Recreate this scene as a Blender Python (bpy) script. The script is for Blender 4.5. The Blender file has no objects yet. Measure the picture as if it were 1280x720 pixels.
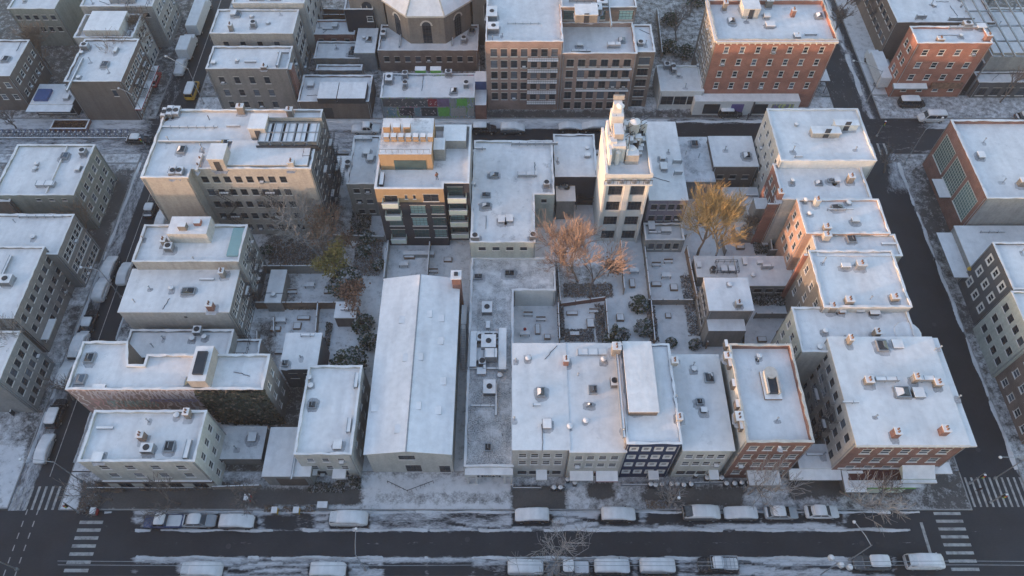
import bpy, math, random
from mathutils import Vector
random.seed(7)
R=math.radians
# ------------------------------------------------------------------ camera model (used to lay the plan out)
H=102.0; TH=R(56.3); F=928.0
def G(px,py,z=0.0):
    """photo pixel -> point on the horizontal plane at height z"""
    a=TH+math.atan((py-360)/F); Y=(H-z)/math.tan(a)
    d=Y*math.cos(TH)+(H-z)*math.sin(TH)
    return ((px-640)/F*d, Y)
def P(X,Y,Z=0.0):
    d=Y*math.cos(TH)+(H-Z)*math.sin(TH)
    return (640+F*X/d, 360+F*((H-Z)*math.cos(TH)-Y*math.sin(TH))/d)
scene=bpy.context.scene
col=scene.collection
# ------------------------------------------------------------------ materials
M={}
def _nodes(name):
    m=bpy.data.materials.new(name); m.use_nodes=True
    nt=m.node_tree; b=nt.nodes['Principled BSDF']
    M[name]=m
    return m,nt,b
def _noise(nt,scale,detail=4,coord='Object',stretch=None,rough=.55):
    tc=nt.nodes.new('ShaderNodeTexCoord'); n=nt.nodes.new('ShaderNodeTexNoise')
    n.inputs['Scale'].default_value=scale; n.inputs['Detail'].default_value=detail
    n.inputs['Roughness'].default_value=rough
    mp=nt.nodes.new('ShaderNodeMapping'); nt.links.new(tc.outputs[coord],mp.inputs[0]); nt.links.new(mp.outputs[0],n.inputs['Vector'])
    if stretch: mp.inputs['Scale'].default_value=stretch
    return n.outputs['Fac']
def _ramp(nt,src,stops):
    r=nt.nodes.new('ShaderNodeValToRGB'); nt.links.new(src,r.inputs[0])
    e=r.color_ramp.elements
    while len(e)<len(stops): e.new(.5)
    for i,(p,c) in enumerate(stops):
        e[i].position=p; e[i].color=(c[0],c[1],c[2],1) if hasattr(c,'__len__') else (c,c,c,1)
    return r.outputs[0]
def _mix(nt,fac,a,b,mode='MIX'):
    m=nt.nodes.new('ShaderNodeMix'); m.data_type='RGBA'; m.blend_type=mode
    for s,v in ((0,fac),(6,a),(7,b)):
        if hasattr(v,'is_linked') or hasattr(v,'links'): nt.links.new(v,m.inputs[s])
        elif s==0: m.inputs[0].default_value=v
        else: m.inputs[s].default_value=(v[0],v[1],v[2],1)
    return m.outputs[2]
def _bump(nt,b,src,strength,dist=.05):
    n=nt.nodes.new('ShaderNodeBump'); n.inputs['Strength'].default_value=strength; n.inputs['Distance'].default_value=dist
    nt.links.new(src,n.inputs['Height']); nt.links.new(n.outputs[0],b.inputs['Normal'])
def _math(nt,op,a,b_):
    n=nt.nodes.new('ShaderNodeMath'); n.operation=op
    for i,v in enumerate((a,b_)):
        if hasattr(v,'links'): nt.links.new(v,n.inputs[i])
        else: n.inputs[i].default_value=v
    return n.outputs[0]
def wallmat(name,c,rough=.85,var=.22,streak=True,fine=3.0):
    m,nt,b=_nodes(name)
    a=_noise(nt,.35,5); f=_noise(nt,fine,6)
    s=_noise(nt,1.0,4,stretch=(1.3,1.3,.12)) if streak else a
    lo=tuple(x*(1-var*1.5) for x in c); hi=tuple(min(1,x*(1+var*.6)) for x in c)
    c1=_ramp(nt,a,[(.3,lo),(.7,hi)])
    c2=_mix(nt,.45,c1,_ramp(nt,s,[(.35,lo),(.6,hi)]))
    c3=_mix(nt,.35,c2,_ramp(nt,f,[(.35,lo),(.65,hi)]))
    nt.links.new(c3,b.inputs['Base Color']); b.inputs['Roughness'].default_value=rough
    b.inputs['Specular IOR Level'].default_value=.25
    _bump(nt,b,f,.25,.03)
    return m
def brickmat(name,c1,c2,mortar=(.30,.27,.25)):
    m,nt,b=_nodes(name)
    tc=nt.nodes.new('ShaderNodeTexCoord')
    sx=nt.nodes.new('ShaderNodeSeparateXYZ'); nt.links.new(tc.outputs['Object'],sx.inputs[0])
    u=_math(nt,'ADD',sx.outputs[0],sx.outputs[1]); cx=nt.nodes.new('ShaderNodeCombineXYZ')
    nt.links.new(u,cx.inputs[0]); nt.links.new(sx.outputs[2],cx.inputs[1])
    br=nt.nodes.new('ShaderNodeTexBrick'); nt.links.new(cx.outputs[0],br.inputs['Vector'])
    br.inputs['Color1'].default_value=(*c1,1); br.inputs['Color2'].default_value=(*c2,1); br.inputs['Mortar'].default_value=(*mortar,1)
    br.inputs['Scale'].default_value=1.0; br.inputs['Brick Width'].default_value=.42; br.inputs['Row Height'].default_value=.14; br.inputs['Mortar Size'].default_value=.012
    a=_noise(nt,.5,6)
    o=_mix(nt,.8,br.outputs['Color'],_ramp(nt,a,[(.3,(.62,.62,.62)),(.7,(1.12,1.1,1.08))]),'MULTIPLY')
    nt.links.new(o,b.inputs['Base Color']); b.inputs['Roughness'].default_value=.9; b.inputs['Specular IOR Level'].default_value=.2
    return m
def snowmat(name,amount=.12,dirt=(.20,.21,.23),base=(.78,.785,.80),sc=.16):
    """snow lying on a roof: thin in places, a few melted spots"""
    m,nt,b=_nodes(name)
    big=_noise(nt,sc,5,coord='Object'); mid=_noise(nt,1.1,5); fin=_noise(nt,6,4); patch=_noise(nt,.42,6,rough=.68)
    c=_ramp(nt,big,[(.3,tuple(x*.80 for x in base)),(.6,base),(.8,tuple(min(1,x*1.05) for x in base))])
    c=_mix(nt,.42,c,_ramp(nt,mid,[(.3,tuple(x*.72 for x in base)),(.65,base)]))
    f=_ramp(nt,patch,[(.70-amount,0.0),(.80-amount*.6,.85)]); ln=_ramp(nt,_noise(nt,.55,3,stretch=(1,.18,1)),[(.35,(.90,.90,.905)),(.55,(1,1,1))]); c=_mix(nt,1.0,c,ln,'MULTIPLY')
    f2=_mix(nt,1.0,f,_ramp(nt,fin,[(.35,1.0),(.62,.35)]),'MULTIPLY')
    c=_mix(nt,f2,c,dirt)
    nt.links.new(c,b.inputs['Base Color']); b.inputs['Roughness'].default_value=.75; b.inputs['Specular IOR Level'].default_value=.3
    _bump(nt,b,mid,.35,.12)
    return m
def covmat(name,dark,snow=(.60,.61,.64),stretch=(1,1,1)):
    """pavement or asphalt partly covered by snow; attribute cov = how much lies there"""
    m,nt,b=_nodes(name)
    at=nt.nodes.new('ShaderNodeAttribute'); at.attribute_name='cov'
    n1=_noise(nt,.9,6,stretch=stretch,rough=.65); n2=_noise(nt,4.5,5,stretch=stretch,rough=.6); n3=_noise(nt,.25,3)
    s=_math(nt,'ADD',at.outputs['Fac'],_math(nt,'MULTIPLY',_math(nt,'SUBTRACT',n1,.5),1.15))
    s=_math(nt,'ADD',s,_math(nt,'MULTIPLY',_math(nt,'SUBTRACT',n2,.5),.75))
    f=_ramp(nt,s,[(.30,0.0),(.52,.45),(.80,1.0)])
    dk=_ramp(nt,n3,[(.3,tuple(x*.75 for x in dark)),(.7,tuple(x*1.3 for x in dark))])
    dk=_mix(nt,.3,dk,_ramp(nt,n2,[(.3,tuple(x*.6 for x in dark)),(.7,tuple(x*1.6 for x in dark))]))
    sn=_ramp(nt,n1,[(.3,tuple(x*.8 for x in snow)),(.7,snow)])
    nt.links.new(_mix(nt,f,dk,sn),b.inputs['Base Color'])
    r=_ramp(nt,f,[(0,.55),(1,.85)]); nt.links.new(r,b.inputs['Roughness']); b.inputs['Specular IOR Level'].default_value=.3
    _bump(nt,b,f,.5,.08)
    return m
def plain(name,c,rough=.6,metal=0,var=.15):
    m,nt,b=_nodes(name)
    a=_noise(nt,2.2,5)
    nt.links.new(_ramp(nt,a,[(.3,tuple(x*(1-var) for x in c)),(.7,tuple(min(1,x*(1+var)) for x in c))]),b.inputs['Base Color'])
    b.inputs['Roughness'].default_value=rough; b.inputs['Metallic'].default_value=metal
    return m
snowmat('snow_roof',.085,dirt=(.34,.35,.37)); snowmat('snow_roof_patchy',.12); snowmat('snow_roof_thin',.215,dirt=(.13,.14,.155),sc=.3)
snowmat('snow_roof_streaky',.33,dirt=(.12,.125,.135),sc=.35); snowmat('bare_roofing',.42,dirt=(.075,.08,.085),sc=.5); snowmat('snow_clumps',.1,base=(.36,.365,.38)); snowmat('snow_clean',-.05,base=(.82,.825,.84)); snowmat('snow_yard',.10,dirt=(.16,.15,.15),base=(.68,.69,.71))
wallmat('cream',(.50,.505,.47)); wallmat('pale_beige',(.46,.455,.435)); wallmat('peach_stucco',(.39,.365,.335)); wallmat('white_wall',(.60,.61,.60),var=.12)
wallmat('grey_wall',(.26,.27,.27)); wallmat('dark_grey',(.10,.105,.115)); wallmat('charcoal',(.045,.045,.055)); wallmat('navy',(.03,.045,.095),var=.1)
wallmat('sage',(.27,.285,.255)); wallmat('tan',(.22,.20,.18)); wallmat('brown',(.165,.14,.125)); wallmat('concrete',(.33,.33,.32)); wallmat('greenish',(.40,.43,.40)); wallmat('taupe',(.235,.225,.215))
wallmat('tower_cream',(.58,.58,.56),var=.1); wallmat('black_wall',(.03,.032,.04)); wallmat('orange_panel',(.36,.25,.15),var=.12); wallmat('pink_brick_flat',(.45,.30,.24)); wallmat('purple_grey',(.22,.20,.25)); wallmat('pale_green_panel',(.50,.56,.50),var=.08)
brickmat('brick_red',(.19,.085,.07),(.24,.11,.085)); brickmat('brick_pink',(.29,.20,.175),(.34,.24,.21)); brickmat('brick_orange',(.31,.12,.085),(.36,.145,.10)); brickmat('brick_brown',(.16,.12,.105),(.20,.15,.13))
covmat('asphalt_snow',(.028,.029,.034),stretch=(.45,1.5,1)); covmat('avenue_snow',(.028,.029,.034),stretch=(1.5,.45,1)); covmat('pavement_snow',(.085,.08,.078),snow=(.70,.705,.725)); covmat('yard_ground',(.11,.10,.09),snow=(.80,.805,.82))
snowmat('melt_snow',.35,dirt=(.16,.165,.18),base=(.58,.59,.62),sc=1.0); wallmat('deck_red',(.12,.05,.045)); m_,nt_,b_=_nodes('lane_paint'); nt_.links.new(_mix(nt_,_ramp(nt_,_noise(nt_,1.3,5,rough=.6),[(.42,0.0),(.75,.75)]),(.42,.42,.41),(.06,.06,.065)),b_.inputs['Base Color']); b_.inputs['Roughness'].default_value=.7; plain('kerb_stone',(.30,.30,.30),.8)
plain('metal_dark',(.05,.05,.055),.5,.3); plain('metal_grey',(.33,.35,.37),.45,.6); plain('rust',(.16,.09,.06),.8); plain('timber',(.20,.14,.10),.8); plain('timber_grey',(.24,.22,.20),.85)
plain('frame_white',(.62,.62,.60),.6,var=.05); plain('frame_dark',(.04,.042,.05),.5,var=.05); plain('stone_trim',(.50,.48,.44),.8)
plain('rubber',(.02,.02,.02),.9); plain('skin',(.45,.28,.2),.6); plain('cloth_dark',(.03,.03,.04),.9); plain('cloth_red',(.35,.04,.04),.9); plain('cloth_brown',(.25,.12,.08),.9); plain('hair',(.03,.02,.015),.9)
plain('mural_violet',(.16,.11,.20),.8,var=.3); plain('mural_blue',(.14,.24,.29),.8,var=.3); wallmat('spray_white',(.55,.50,.52),var=.1); wallmat('spray_lilac',(.30,.27,.40)); wallmat('spray_teal',(.30,.40,.40)); plain('solid_red',(.40,.03,.03),.6); plain('solid_green',(.12,.34,.07),.6); plain('solid_yellow',(.60,.36,.04),.5); plain('solid_blue',(.06,.10,.24),.5); plain('violet_sign',(.10,.08,.24),.5); plain('maroon_awning',(.22,.03,.045),.8)
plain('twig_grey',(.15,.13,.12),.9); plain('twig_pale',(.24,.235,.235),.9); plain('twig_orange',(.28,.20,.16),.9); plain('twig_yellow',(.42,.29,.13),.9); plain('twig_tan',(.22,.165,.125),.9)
plain('leaf_yellow',(.19,.155,.045),.8,var=.4); plain('leaf_green',(.035,.055,.03),.8,var=.4); plain('leaf_rust',(.20,.115,.075),.8,var=.4); plain('leaf_ivy',(.045,.05,.035),.85,var=.45); plain('white_paint',(.72,.73,.74),.4,var=.04)
plain('lamp_glass',(.50,.50,.49),.3,var=.03)
def glassmat(name,c,rough=.12):
    m,nt,b=_nodes(name); a=_noise(nt,.8,3,coord='Object')
    oi=nt.nodes.new('ShaderNodeObjectInfo')
    v=_ramp(nt,oi.outputs['Random'],[(0,tuple(x*.6 for x in c)),(.7,c),(.82,tuple(x*3.2 for x in c)),(1,tuple(min(1,x*5.5) for x in c))])
    nt.links.new(_mix(nt,.3,v,_ramp(nt,a,[(.3,tuple(x*.5 for x in c)),(.7,tuple(x*1.5 for x in c))])),b.inputs['Base Color'])
    b.inputs['Roughness'].default_value=rough; b.inputs['Specular IOR Level'].default_value=.5
    return m
glassmat('glass',(.030,.036,.045)); glassmat('glass_green',(.07,.11,.11)); glassmat('car_glass',(.015,.018,.022),.08)
def paint(name,c,metal=.3):
    m,nt,b=_nodes(name); b.inputs['Base Color'].default_value=(*c,1); b.inputs['Roughness'].default_value=.38; b.inputs['Metallic'].default_value=metal
    a=_noise(nt,5,4); nt.links.new(_ramp(nt,a,[(.35,.30),(.65,.6)]),b.inputs['Roughness'])
    nt.links.new(_mix(nt,_ramp(nt,_noise(nt,3,5),[(.5,0.0),(.75,.5)]),c,(.32,.31,.30)),b.inputs['Base Color'])
paint('paint_black',(.02,.02,.025)); paint('paint_grey',(.10,.11,.12)); paint('paint_silver',(.36,.38,.40)); paint('paint_white',(.62,.63,.64),0); paint('paint_blue',(.03,.06,.16)); paint('paint_red',(.30,.03,.03)); paint('paint_yellow',(.60,.34,.03),0)
# graffiti / mural walls: loops of sprayed paint and bubble shapes without any readable writing
def sprayed(name,ground,cols,scale=.8,zstretch=1.0,amount=.5,wave=2.2):
    m,nt,b=_nodes(name)
    tc=nt.nodes.new('ShaderNodeTexCoord'); mp=nt.nodes.new('ShaderNodeMapping'); nt.links.new(tc.outputs['Object'],mp.inputs[0]); mp.inputs['Scale'].default_value=(1,1,zstretch)
    w=nt.nodes.new('ShaderNodeTexWave'); w.inputs['Scale'].default_value=scale; w.inputs['Distortion'].default_value=9; w.inputs['Detail'].default_value=2; w.inputs['Detail Scale'].default_value=wave
    nt.links.new(mp.outputs[0],w.inputs['Vector'])
    v=nt.nodes.new('ShaderNodeTexVoronoi'); v.inputs['Scale'].default_value=scale*.8; nt.links.new(mp.outputs[0],v.inputs['Vector'])
    sx=nt.nodes.new('ShaderNodeSeparateColor'); nt.links.new(v.outputs['Color'],sx.inputs[0])
    stops=[(i/len(cols),c) for i,c in enumerate(cols)]
    cc=_ramp(nt,sx.outputs[0],stops)
    g=_mix(nt,1.0,ground,_ramp(nt,_noise(nt,.6,5),[(.3,.7),(.7,1.1)]),'MULTIPLY')
    f=_ramp(nt,w.outputs['Fac'],[(amount,0.0),(amount+.1,1.0)])
    nt.links.new(_mix(nt,f,g,cc),b.inputs['Base Color']); b.inputs['Roughness'].default_value=.8
sprayed('graffiti_pink',(.33,.25,.235),[(.55,.50,.52),(.30,.28,.36),(.50,.30,.28),(.6,.56,.55)],.35,.8,.75)
sprayed('mural_teal',(.24,.30,.34),[(.10,.11,.14),(.45,.5,.55),(.16,.22,.28),(.5,.2,.3),(.2,.3,.1)],.5,.9,.58)
sprayed('mural_colour',(.20,.21,.26),[(.35,.07,.18),(.22,.14,.32),(.10,.22,.30),(.35,.42,.12),(.5,.5,.5)],.35,.6,.42)
# ------------------------------------------------------------------ mesh builder
ORG={}
class MB:
    def __init__(s): s.v=[];s.f=[];s.m=[];s.smooth=False
    def q(s,pts,m=0):
        n=len(s.v); s.v+= [tuple(p) for p in pts]; s.f.append(tuple(range(n,n+len(pts)))); s.m.append(m)
    def box(s,x0,x1,y0,y1,z0,z1,m=0,top=None,bottom=True):
        n=len(s.v); s.v+=[(x0,y0,z0),(x1,y0,z0),(x1,y1,z0),(x0,y1,z0),(x0,y0,z1),(x1,y0,z1),(x1,y1,z1),(x0,y1,z1)]
        fs=[(0,1,5,4),(1,2,6,5),(2,3,7,6),(3,0,4,7)]
        for f in fs: s.f.append(tuple(n+i for i in f)); s.m.append(m)
        s.f.append((n+4,n+5,n+6,n+7)); s.m.append(m if top is None else top)
        if bottom: s.f.append((n+3,n+2,n+1,n)); s.m.append(m)
    def obox(s,c,ax,lx,ly,lz,m=0,top=None):
        """box centred in plan at c, x axis along unit vector ax, z from c.z"""
        ax=Vector((ax[0],ax[1],0)).normalized(); ay=Vector((-ax.y,ax.x,0)); c=Vector(c); n=len(s.v)
        for dz in (0,lz):
            for a,b in ((-1,-1),(1,-1),(1,1),(-1,1)): s.v.append(tuple(c+ax*(a*lx/2)+ay*(b*ly/2)+Vector((0,0,dz))))
        for f in [(0,1,5,4),(1,2,6,5),(2,3,7,6),(3,0,4,7),(3,2,1,0)]: s.f.append(tuple(n+i for i in f)); s.m.append(m)
        s.f.append((n+4,n+5,n+6,n+7)); s.m.append(m if top is None else top)
    def tube(s,pts,rad,k=5,m=0,caps=False):
        pts=[Vector(p) for p in pts]; n0=len(s.v)
        for i,p in enumerate(pts):
            d=(pts[min(i+1,len(pts)-1)]-pts[max(i-1,0)])
            if d.length<1e-6: d=Vector((0,0,1))
            d.normalize(); a=d.orthogonal().normalized(); b=d.cross(a); r=rad[i] if hasattr(rad,'__len__') else rad
            for j in range(k):
                t=2*math.pi*j/k; s.v.append(tuple(p+a*(r*math.cos(t))+b*(r*math.sin(t))))
        for i in range(len(pts)-1):
            for j in range(k):
                a=n0+i*k+j; b=n0+i*k+(j+1)%k; s.f.append((a,b,b+k,a+k)); s.m.append(m)
        if caps:
            s.f.append(tuple(n0+k-1-j for j in range(k))); s.m.append(m)
            e=n0+(len(pts)-1)*k; s.f.append(tuple(e+j for j in range(k))); s.m.append(m)
    def lathe(s,c,prof,k=12,m=0,mats=None):
        n0=len(s.v)
        for r,z in prof:
            for j in range(k):
                t=2*math.pi*j/k; s.v.append((c[0]+r*math.cos(t),c[1]+r*math.sin(t),c[2]+z))
        for i in range(len(prof)-1):
            for j in range(k):
                a=n0+i*k+j; b=n0+i*k+(j+1)%k; s.f.append((a,b,b+k,a+k)); s.m.append(m if mats is None else mats[i])
        e=n0+(len(prof)-1)*k; s.f.append(tuple(e+j for j in range(k))); s.m.append(m if mats is None else mats[-1])
    def build(s,name,mats,parent=None,loc=None,smooth=False):
        """links ONE mesh object; vertices are given in world space"""
        o0=Vector(ORG[parent.name]) if parent else Vector((0,0,0))
        own=Vector(loc) if loc is not None else (o0 if parent else Vector((0,0,0)))
        if 9 in s.m: mats=(list(mats) if isinstance(mats,(list,tuple)) else [mats])+['melt_snow']; s.m=[len(mats)-1 if q==9 else q for q in s.m]
        me=bpy.data.meshes.new(name); me.from_pydata([(x-own.x,y-own.y,z-own.z) for x,y,z in s.v],[],s.f)
        for mm in (mats if isinstance(mats,(list,tuple)) else [mats]): me.materials.append(M[mm])
        me.polygons.foreach_set('material_index',s.m)
        if smooth or s.smooth: me.polygons.foreach_set('use_smooth',[True]*len(s.f))
        me.update()
        o=bpy.data.objects.new(name,me); col.objects.link(o)
        if parent: o.parent=parent
        o.location=own-o0; ORG[o.name]=tuple(own)
        return o
def tag(o,label=None,cat=None,group=None,kind=None):
    if label: o['label']=label
    if cat: o['category']=cat
    if group: o['group']=group
    if kind: o['kind']=kind
    return o
def empty(name,loc,label=None,cat=None,group=None,parent=None):
    o=bpy.data.objects.new(name,None); col.objects.link(o); o.empty_display_size=.5
    o.location=loc; ORG[o.name]=tuple(loc)
    return tag(o,label,cat,group)
def inst(name,src_mesh,parent,loc,rz=0):
    """another object on shared mesh data; loc in world space"""
    o=bpy.data.objects.new(name,src_mesh); col.objects.link(o); o.parent=parent
    po=ORG[parent.name]; o.location=(loc[0]-po[0],loc[1]-po[1],loc[2]-po[2]); o.rotation_euler.z=rz; ORG[o.name]=tuple(loc)
    return o
def copy_tree(o,parent=None):
    c=o.copy(); col.objects.link(c); c.parent=parent
    ORG[c.name]=ORG[o.name]
    for ch in list(o.children): copy_tree(ch,c)
    return c
# ------------------------------------------------------------------ windows
WC={}
def winmesh(w,h,style):
    key=(round(w,2),round(h,2),style)
    if key in WC: return WC[key]
    f=MB(); t=.07; D=.06
    fm='frame_dark' if style in('dark','grid','loft') else ('pale_green_panel' if style=='factory' else 'frame_white')
    if style=='bigwhite': t=.16
    f.box(0,w,D-.06,D,0,t); f.box(0,w,D-.06,D,h-t,h); f.box(0,t,D-.06,D,t,h-t); f.box(w-t,w,D-.06,D,t,h-t)
    if style in('grid','loft','factory'):
        nx=max(2,int(w/.55)); nz=max(2,int(h/.6))
        for i in range(1,nx): f.box(w*i/nx-.02,w*i/nx+.02,D-.05,D-.005,t,h-t)
        for i in range(1,nz): f.box(t,w-t,D-.045,D-.01,h*i/nz-.02,h*i/nz+.02)
    else:
        f.box(t,w-t,D-.05,D-.01,h*.5-.03,h*.5+.03)
        if w>1.5: f.box(w/2-.04,w/2+.04,D-.055,D-.005,t,h-t)
    if style=='bigwhite':   # broad white surround proud of the wall
        s=.11
        f.box(-s,w+s,-.05,.0,h,h+s); f.box(-s,0,-.05,0,0,h); f.box(w,w+s,-.05,0,0,h)
    f.box(-.10,w+.10,-.08,.04,-.10,0.0,1)          # sill
    f.box(-.08,w+.08,-.075,-.012,0.003,.045,2)       # snow on the sill
    f.box(-.08,w+.08,-.03,.0,h+(.115 if style=='bigwhite' else .003),h+.10+(.12 if style=='bigwhite' else 0),1)
    p=MB(); p.box(.02,w-.02,D+.002,D+.03,.02,h-.02)
    if style=='blind': pass
    fme=bpy.data.meshes.new('window'); fme.from_pydata(f.v,[],f.f)
    for m_ in (fm,'stone_trim','snow_clean'): fme.materials.append(M[m_])
    fme.polygons.foreach_set('material_index',f.m)
    pme=bpy.data.meshes.new('pane'); pme.from_pydata(p.v,[],p.f); pme.materials.append(M['glass_green' if style in('loft','factory') else 'glass'])
    WC[key]=(fme,pme); return WC[key]
def place_window(root,p,ang,w,h,style):
    fme,pme=winmesh(w,h,style)
    if w<1.35 and h>1.05 and (hash((round(p[0],1),round(p[1],1),round(p[2],1)))%11==0):
        ux,uy=math.cos(ang),math.sin(ang); b=MB(); c=(p[0]+ux*w/2+uy*.12,p[1]+uy*w/2-ux*.12,p[2]+.02); b.obox(c,(ux,uy),.6,.5,.4,0,top=1); b.build('window_air_conditioner',['metal_grey','snow_clean'],root)
    o=inst('window',fme,root,p,ang)
    c=bpy.data.objects.new('pane',pme); col.objects.link(c); c.parent=o; ORG[c.name]=tuple(p)
# ------------------------------------------------------------------ walls with real openings
def wall_edge(mb,p0,p1,z0,z1,ops,m=0,depth=.08):
    dx,dy=p1[0]-p0[0],p1[1]-p0[1]; L=math.hypot(dx,dy); dx/=L; dy/=L; nx,ny=dy,-dx
    us=sorted({0.0,L}|{round(a,4) for o in ops for a in o[:2]}); vs=sorted({z0,z1}|{round(a,4) for o in ops for a in o[2:4]})
    def pt(u,v,d=0): return (p0[0]+dx*u-nx*d,p0[1]+dy*u-ny*d,v)
    for i in range(len(vs)-1):
        vm=(vs[i]+vs[i+1])/2; run=None
        for j in range(len(us)-1):
            um=(us[j]+us[j+1])/2
            hole=any(o[0]<um<o[1] and o[2]<vm<o[3] for o in ops)
            if not hole and run is None: run=us[j]
            if (hole or j==len(us)-2) and run is not None:
                e=us[j] if hole else us[j+1]; mb.q([pt(run,vs[i]),pt(e,vs[i]),pt(e,vs[i+1]),pt(run,vs[i+1])],m); run=None
    for (a,b,c,d) in [o[:4] for o in ops]:
        for (A,B) in (((a,c),(b,c)),((b,c),(b,d)),((b,d),(a,d)),((a,d),(a,c))):
            mb.q([pt(A[0],A[1]),pt(A[0],A[1],depth),pt(B[0],B[1],depth),pt(B[0],B[1])],m)
        mb.q([pt(a,c,depth),pt(b,c,depth),pt(b,d,depth),pt(a,d,depth)],m)
def offs(poly,d):
    n=len(poly); out=[]
    for i in range(n):
        a,b,c=poly[i-1],poly[i],poly[(i+1)%n]; vx,vy=0,0
        def nrm(p,q):
            x,y=q[0]-p[0],q[1]-p[1]; L=math.hypot(x,y) or 1; return (y/L,-x/L)
        n1=nrm(a,b); n2=nrm(b,c); k=1+n1[0]*n2[0]+n1[1]*n2[1]
        out.append((b[0]+(n1[0]+n2[0])*d/max(k,.3),b[1]+(n1[1]+n2[1])*d/max(k,.3)))
    return out
def snap(vals,tol):
    s=sorted(set(vals)); mp={}; grp=[]
    for v in s:
        if grp and v-grp[-1][0]<tol: grp[-1].append(v)
        else: grp.append([v])
    for g in grp:
        for v in g: mp[v]=sum(g)/len(g)
    return mp
ROWS={}
def rectpx(xl,xr,yf,yb,z):
    X0,Y0=G(xl,yf,z); X1,_=G(xr,yf,z); _,Y1=G(640,yb,z); return [(X0,Y0),(X1,Y0),(X1,Y1),(X0,Y1)]
def polypx(pts,z,tx=1.0,ty=.8):
    w=[G(a,b,z) for a,b in pts]; mx=snap([p[0] for p in w],tx); my=snap([p[1] for p in w],ty)
    return [(mx[p[0]],my[p[1]]) for p in w]
def building(name,label,poly,z,wall,cat='building',roof='snow_roof',ph=.4,wins=(),z0=0.0,group=None,items=(),clutter=3,cop='snow_roof',base=None,parts=None,edgemat=None,root=None,seed=None):
    """poly: world plan (anticlockwise). wins: (edge,rows,cols,w,h,drop,pitch,m0,m1,style). edgemat {edge:mat}"""
    rnd=random.Random(seed if seed is not None else label)
    cx=sum(p[0] for p in poly)/len(poly); cy=sum(p[1] for p in poly)/len(poly)
    if root is None: root=empty(name,(cx,cy,0),label,cat,group)
    if ph<=.15: ph=0
    n=len(poly); mats=[wall]; mb=MB()
    for i in range(n):
        p0,p1=poly[i],poly[(i+1)%n]; L=math.hypot(p1[0]-p0[0],p1[1]-p0[1]); ang=math.atan2(p1[1]-p0[1],p1[0]-p0[0]); ops=[]
        for wv in wins:
            if wv[0]!=i: continue
            _,rows,cols,w,h,drop,pitch,m0,m1,style=wv
            if cols=='a': cols=max(1,int((L-m0-m1)/(w*2.0)))
            step=(L-m0-m1)/cols
            for r in range(rows):
                v=z-drop-r*pitch
                if v-h<z0+.15: continue
                for c in range(cols):
                    u=m0+step*(c+.5)-w/2
                    if u<.1 or u+w>L-.1: continue
                    if any(not(u+w<o[0]-.02 or u>o[1]+.02 or v<o[2]-.02 or v-h>o[3]+.02) for o in ops): continue
                    ops.append((round(u,4),round(u+w,4),round(v-h,4),round(v,4),style))
        mi=0
        if edgemat and i in edgemat:
            if edgemat[i] not in mats: mats.append(edgemat[i])
            mi=mats.index(edgemat[i])
        wall_edge(mb,p0,p1,z0,z,ops,mi)
        for (a,b,c,d,st) in ops:
            dx,dy=math.cos(ang),math.sin(ang)
            place_window(root,(p0[0]+dx*a,p0[1]+dy*a,c),ang,b-a,d-c,st)
    mb.build('wall',mats,root)
    if name!='shade_block':
        for i in range(n):
            p0,p1=poly[i],poly[(i+1)%n]; L=math.hypot(p1[0]-p0[0],p1[1]-p0[1])
            if L<6: continue
            ux,uy=(p1[0]-p0[0])/L,(p1[1]-p0[1])/L
            for uu in ((.22,L-.22) if rnd.random()<.5 else (L-.22,)):
                dp=MB(); dp.tube([(p0[0]+ux*uu+uy*.09,p0[1]+uy*uu-ux*.09,z0+.1),(p0[0]+ux*uu+uy*.09,p0[1]+uy*uu-ux*.09,z-.3)],.06,5); dp.build('drain_pipe','metal_grey',root)
    if ph>0:
        cp=MB(); A=offs(poly,.05); B=offs(poly,-.26); zr=z-ph
        for i in range(n):
            j=(i+1)%n; L=math.hypot(A[j][0]-A[i][0],A[j][1]-A[i][1]); k=max(1,int(L/.9)); wx,wy=B[i][0]-A[i][0],B[i][1]-A[i][1]
            dx,dy=(A[j][0]-A[i][0])/L,(A[j][1]-A[i][1])/L; nx,ny=dy,-dx; prev=None
            for q in range(k+1):
                f=q/k; e_=(q in(0,k)); zt=z+.09+(0 if e_ else rnd.uniform(-.06,.07)); ji=0 if e_ else rnd.uniform(-.12,.08); jo=0 if e_ else rnd.uniform(-.07,.04)
                a_=(A[i][0]+(A[j][0]-A[i][0])*f+nx*jo,A[i][1]+(A[j][1]-A[i][1])*f+ny*jo); b_=(B[i][0]+(B[j][0]-B[i][0])*f+nx*ji,B[i][1]+(B[j][1]-B[i][1])*f+ny*ji); c_=(B[i][0]+(B[j][0]-B[i][0])*f,B[i][1]+(B[j][1]-B[i][1])*f)
                if prev:
                    pa,pb,pc,pz=prev; cp.q([(*pa,pz),(*a_,zt),(*b_,zt),(*pb,pz)],0); cp.q([(*pa,z+.002),(*a_,z+.002),(*a_,zt),(*pa,pz)],0); cp.q([(*b_,z-.02),(*pb,z-.02),(*pb,pz),(*b_,zt)],0)
                    cp.q([(*c_,zr),(*pc,zr),(*pc,z-.001),(*c_,z-.001)],2)
                prev=(a_,b_,c_,zt)
        cp.build('parapet',[cop,'stone_trim',wall],root)
        rp=offs(poly,-.24)
    else: zr=z+.10; rp=offs(poly,.10)
    rm=MB(); rm.q([(*p,zr) for p in rp],0)
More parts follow.
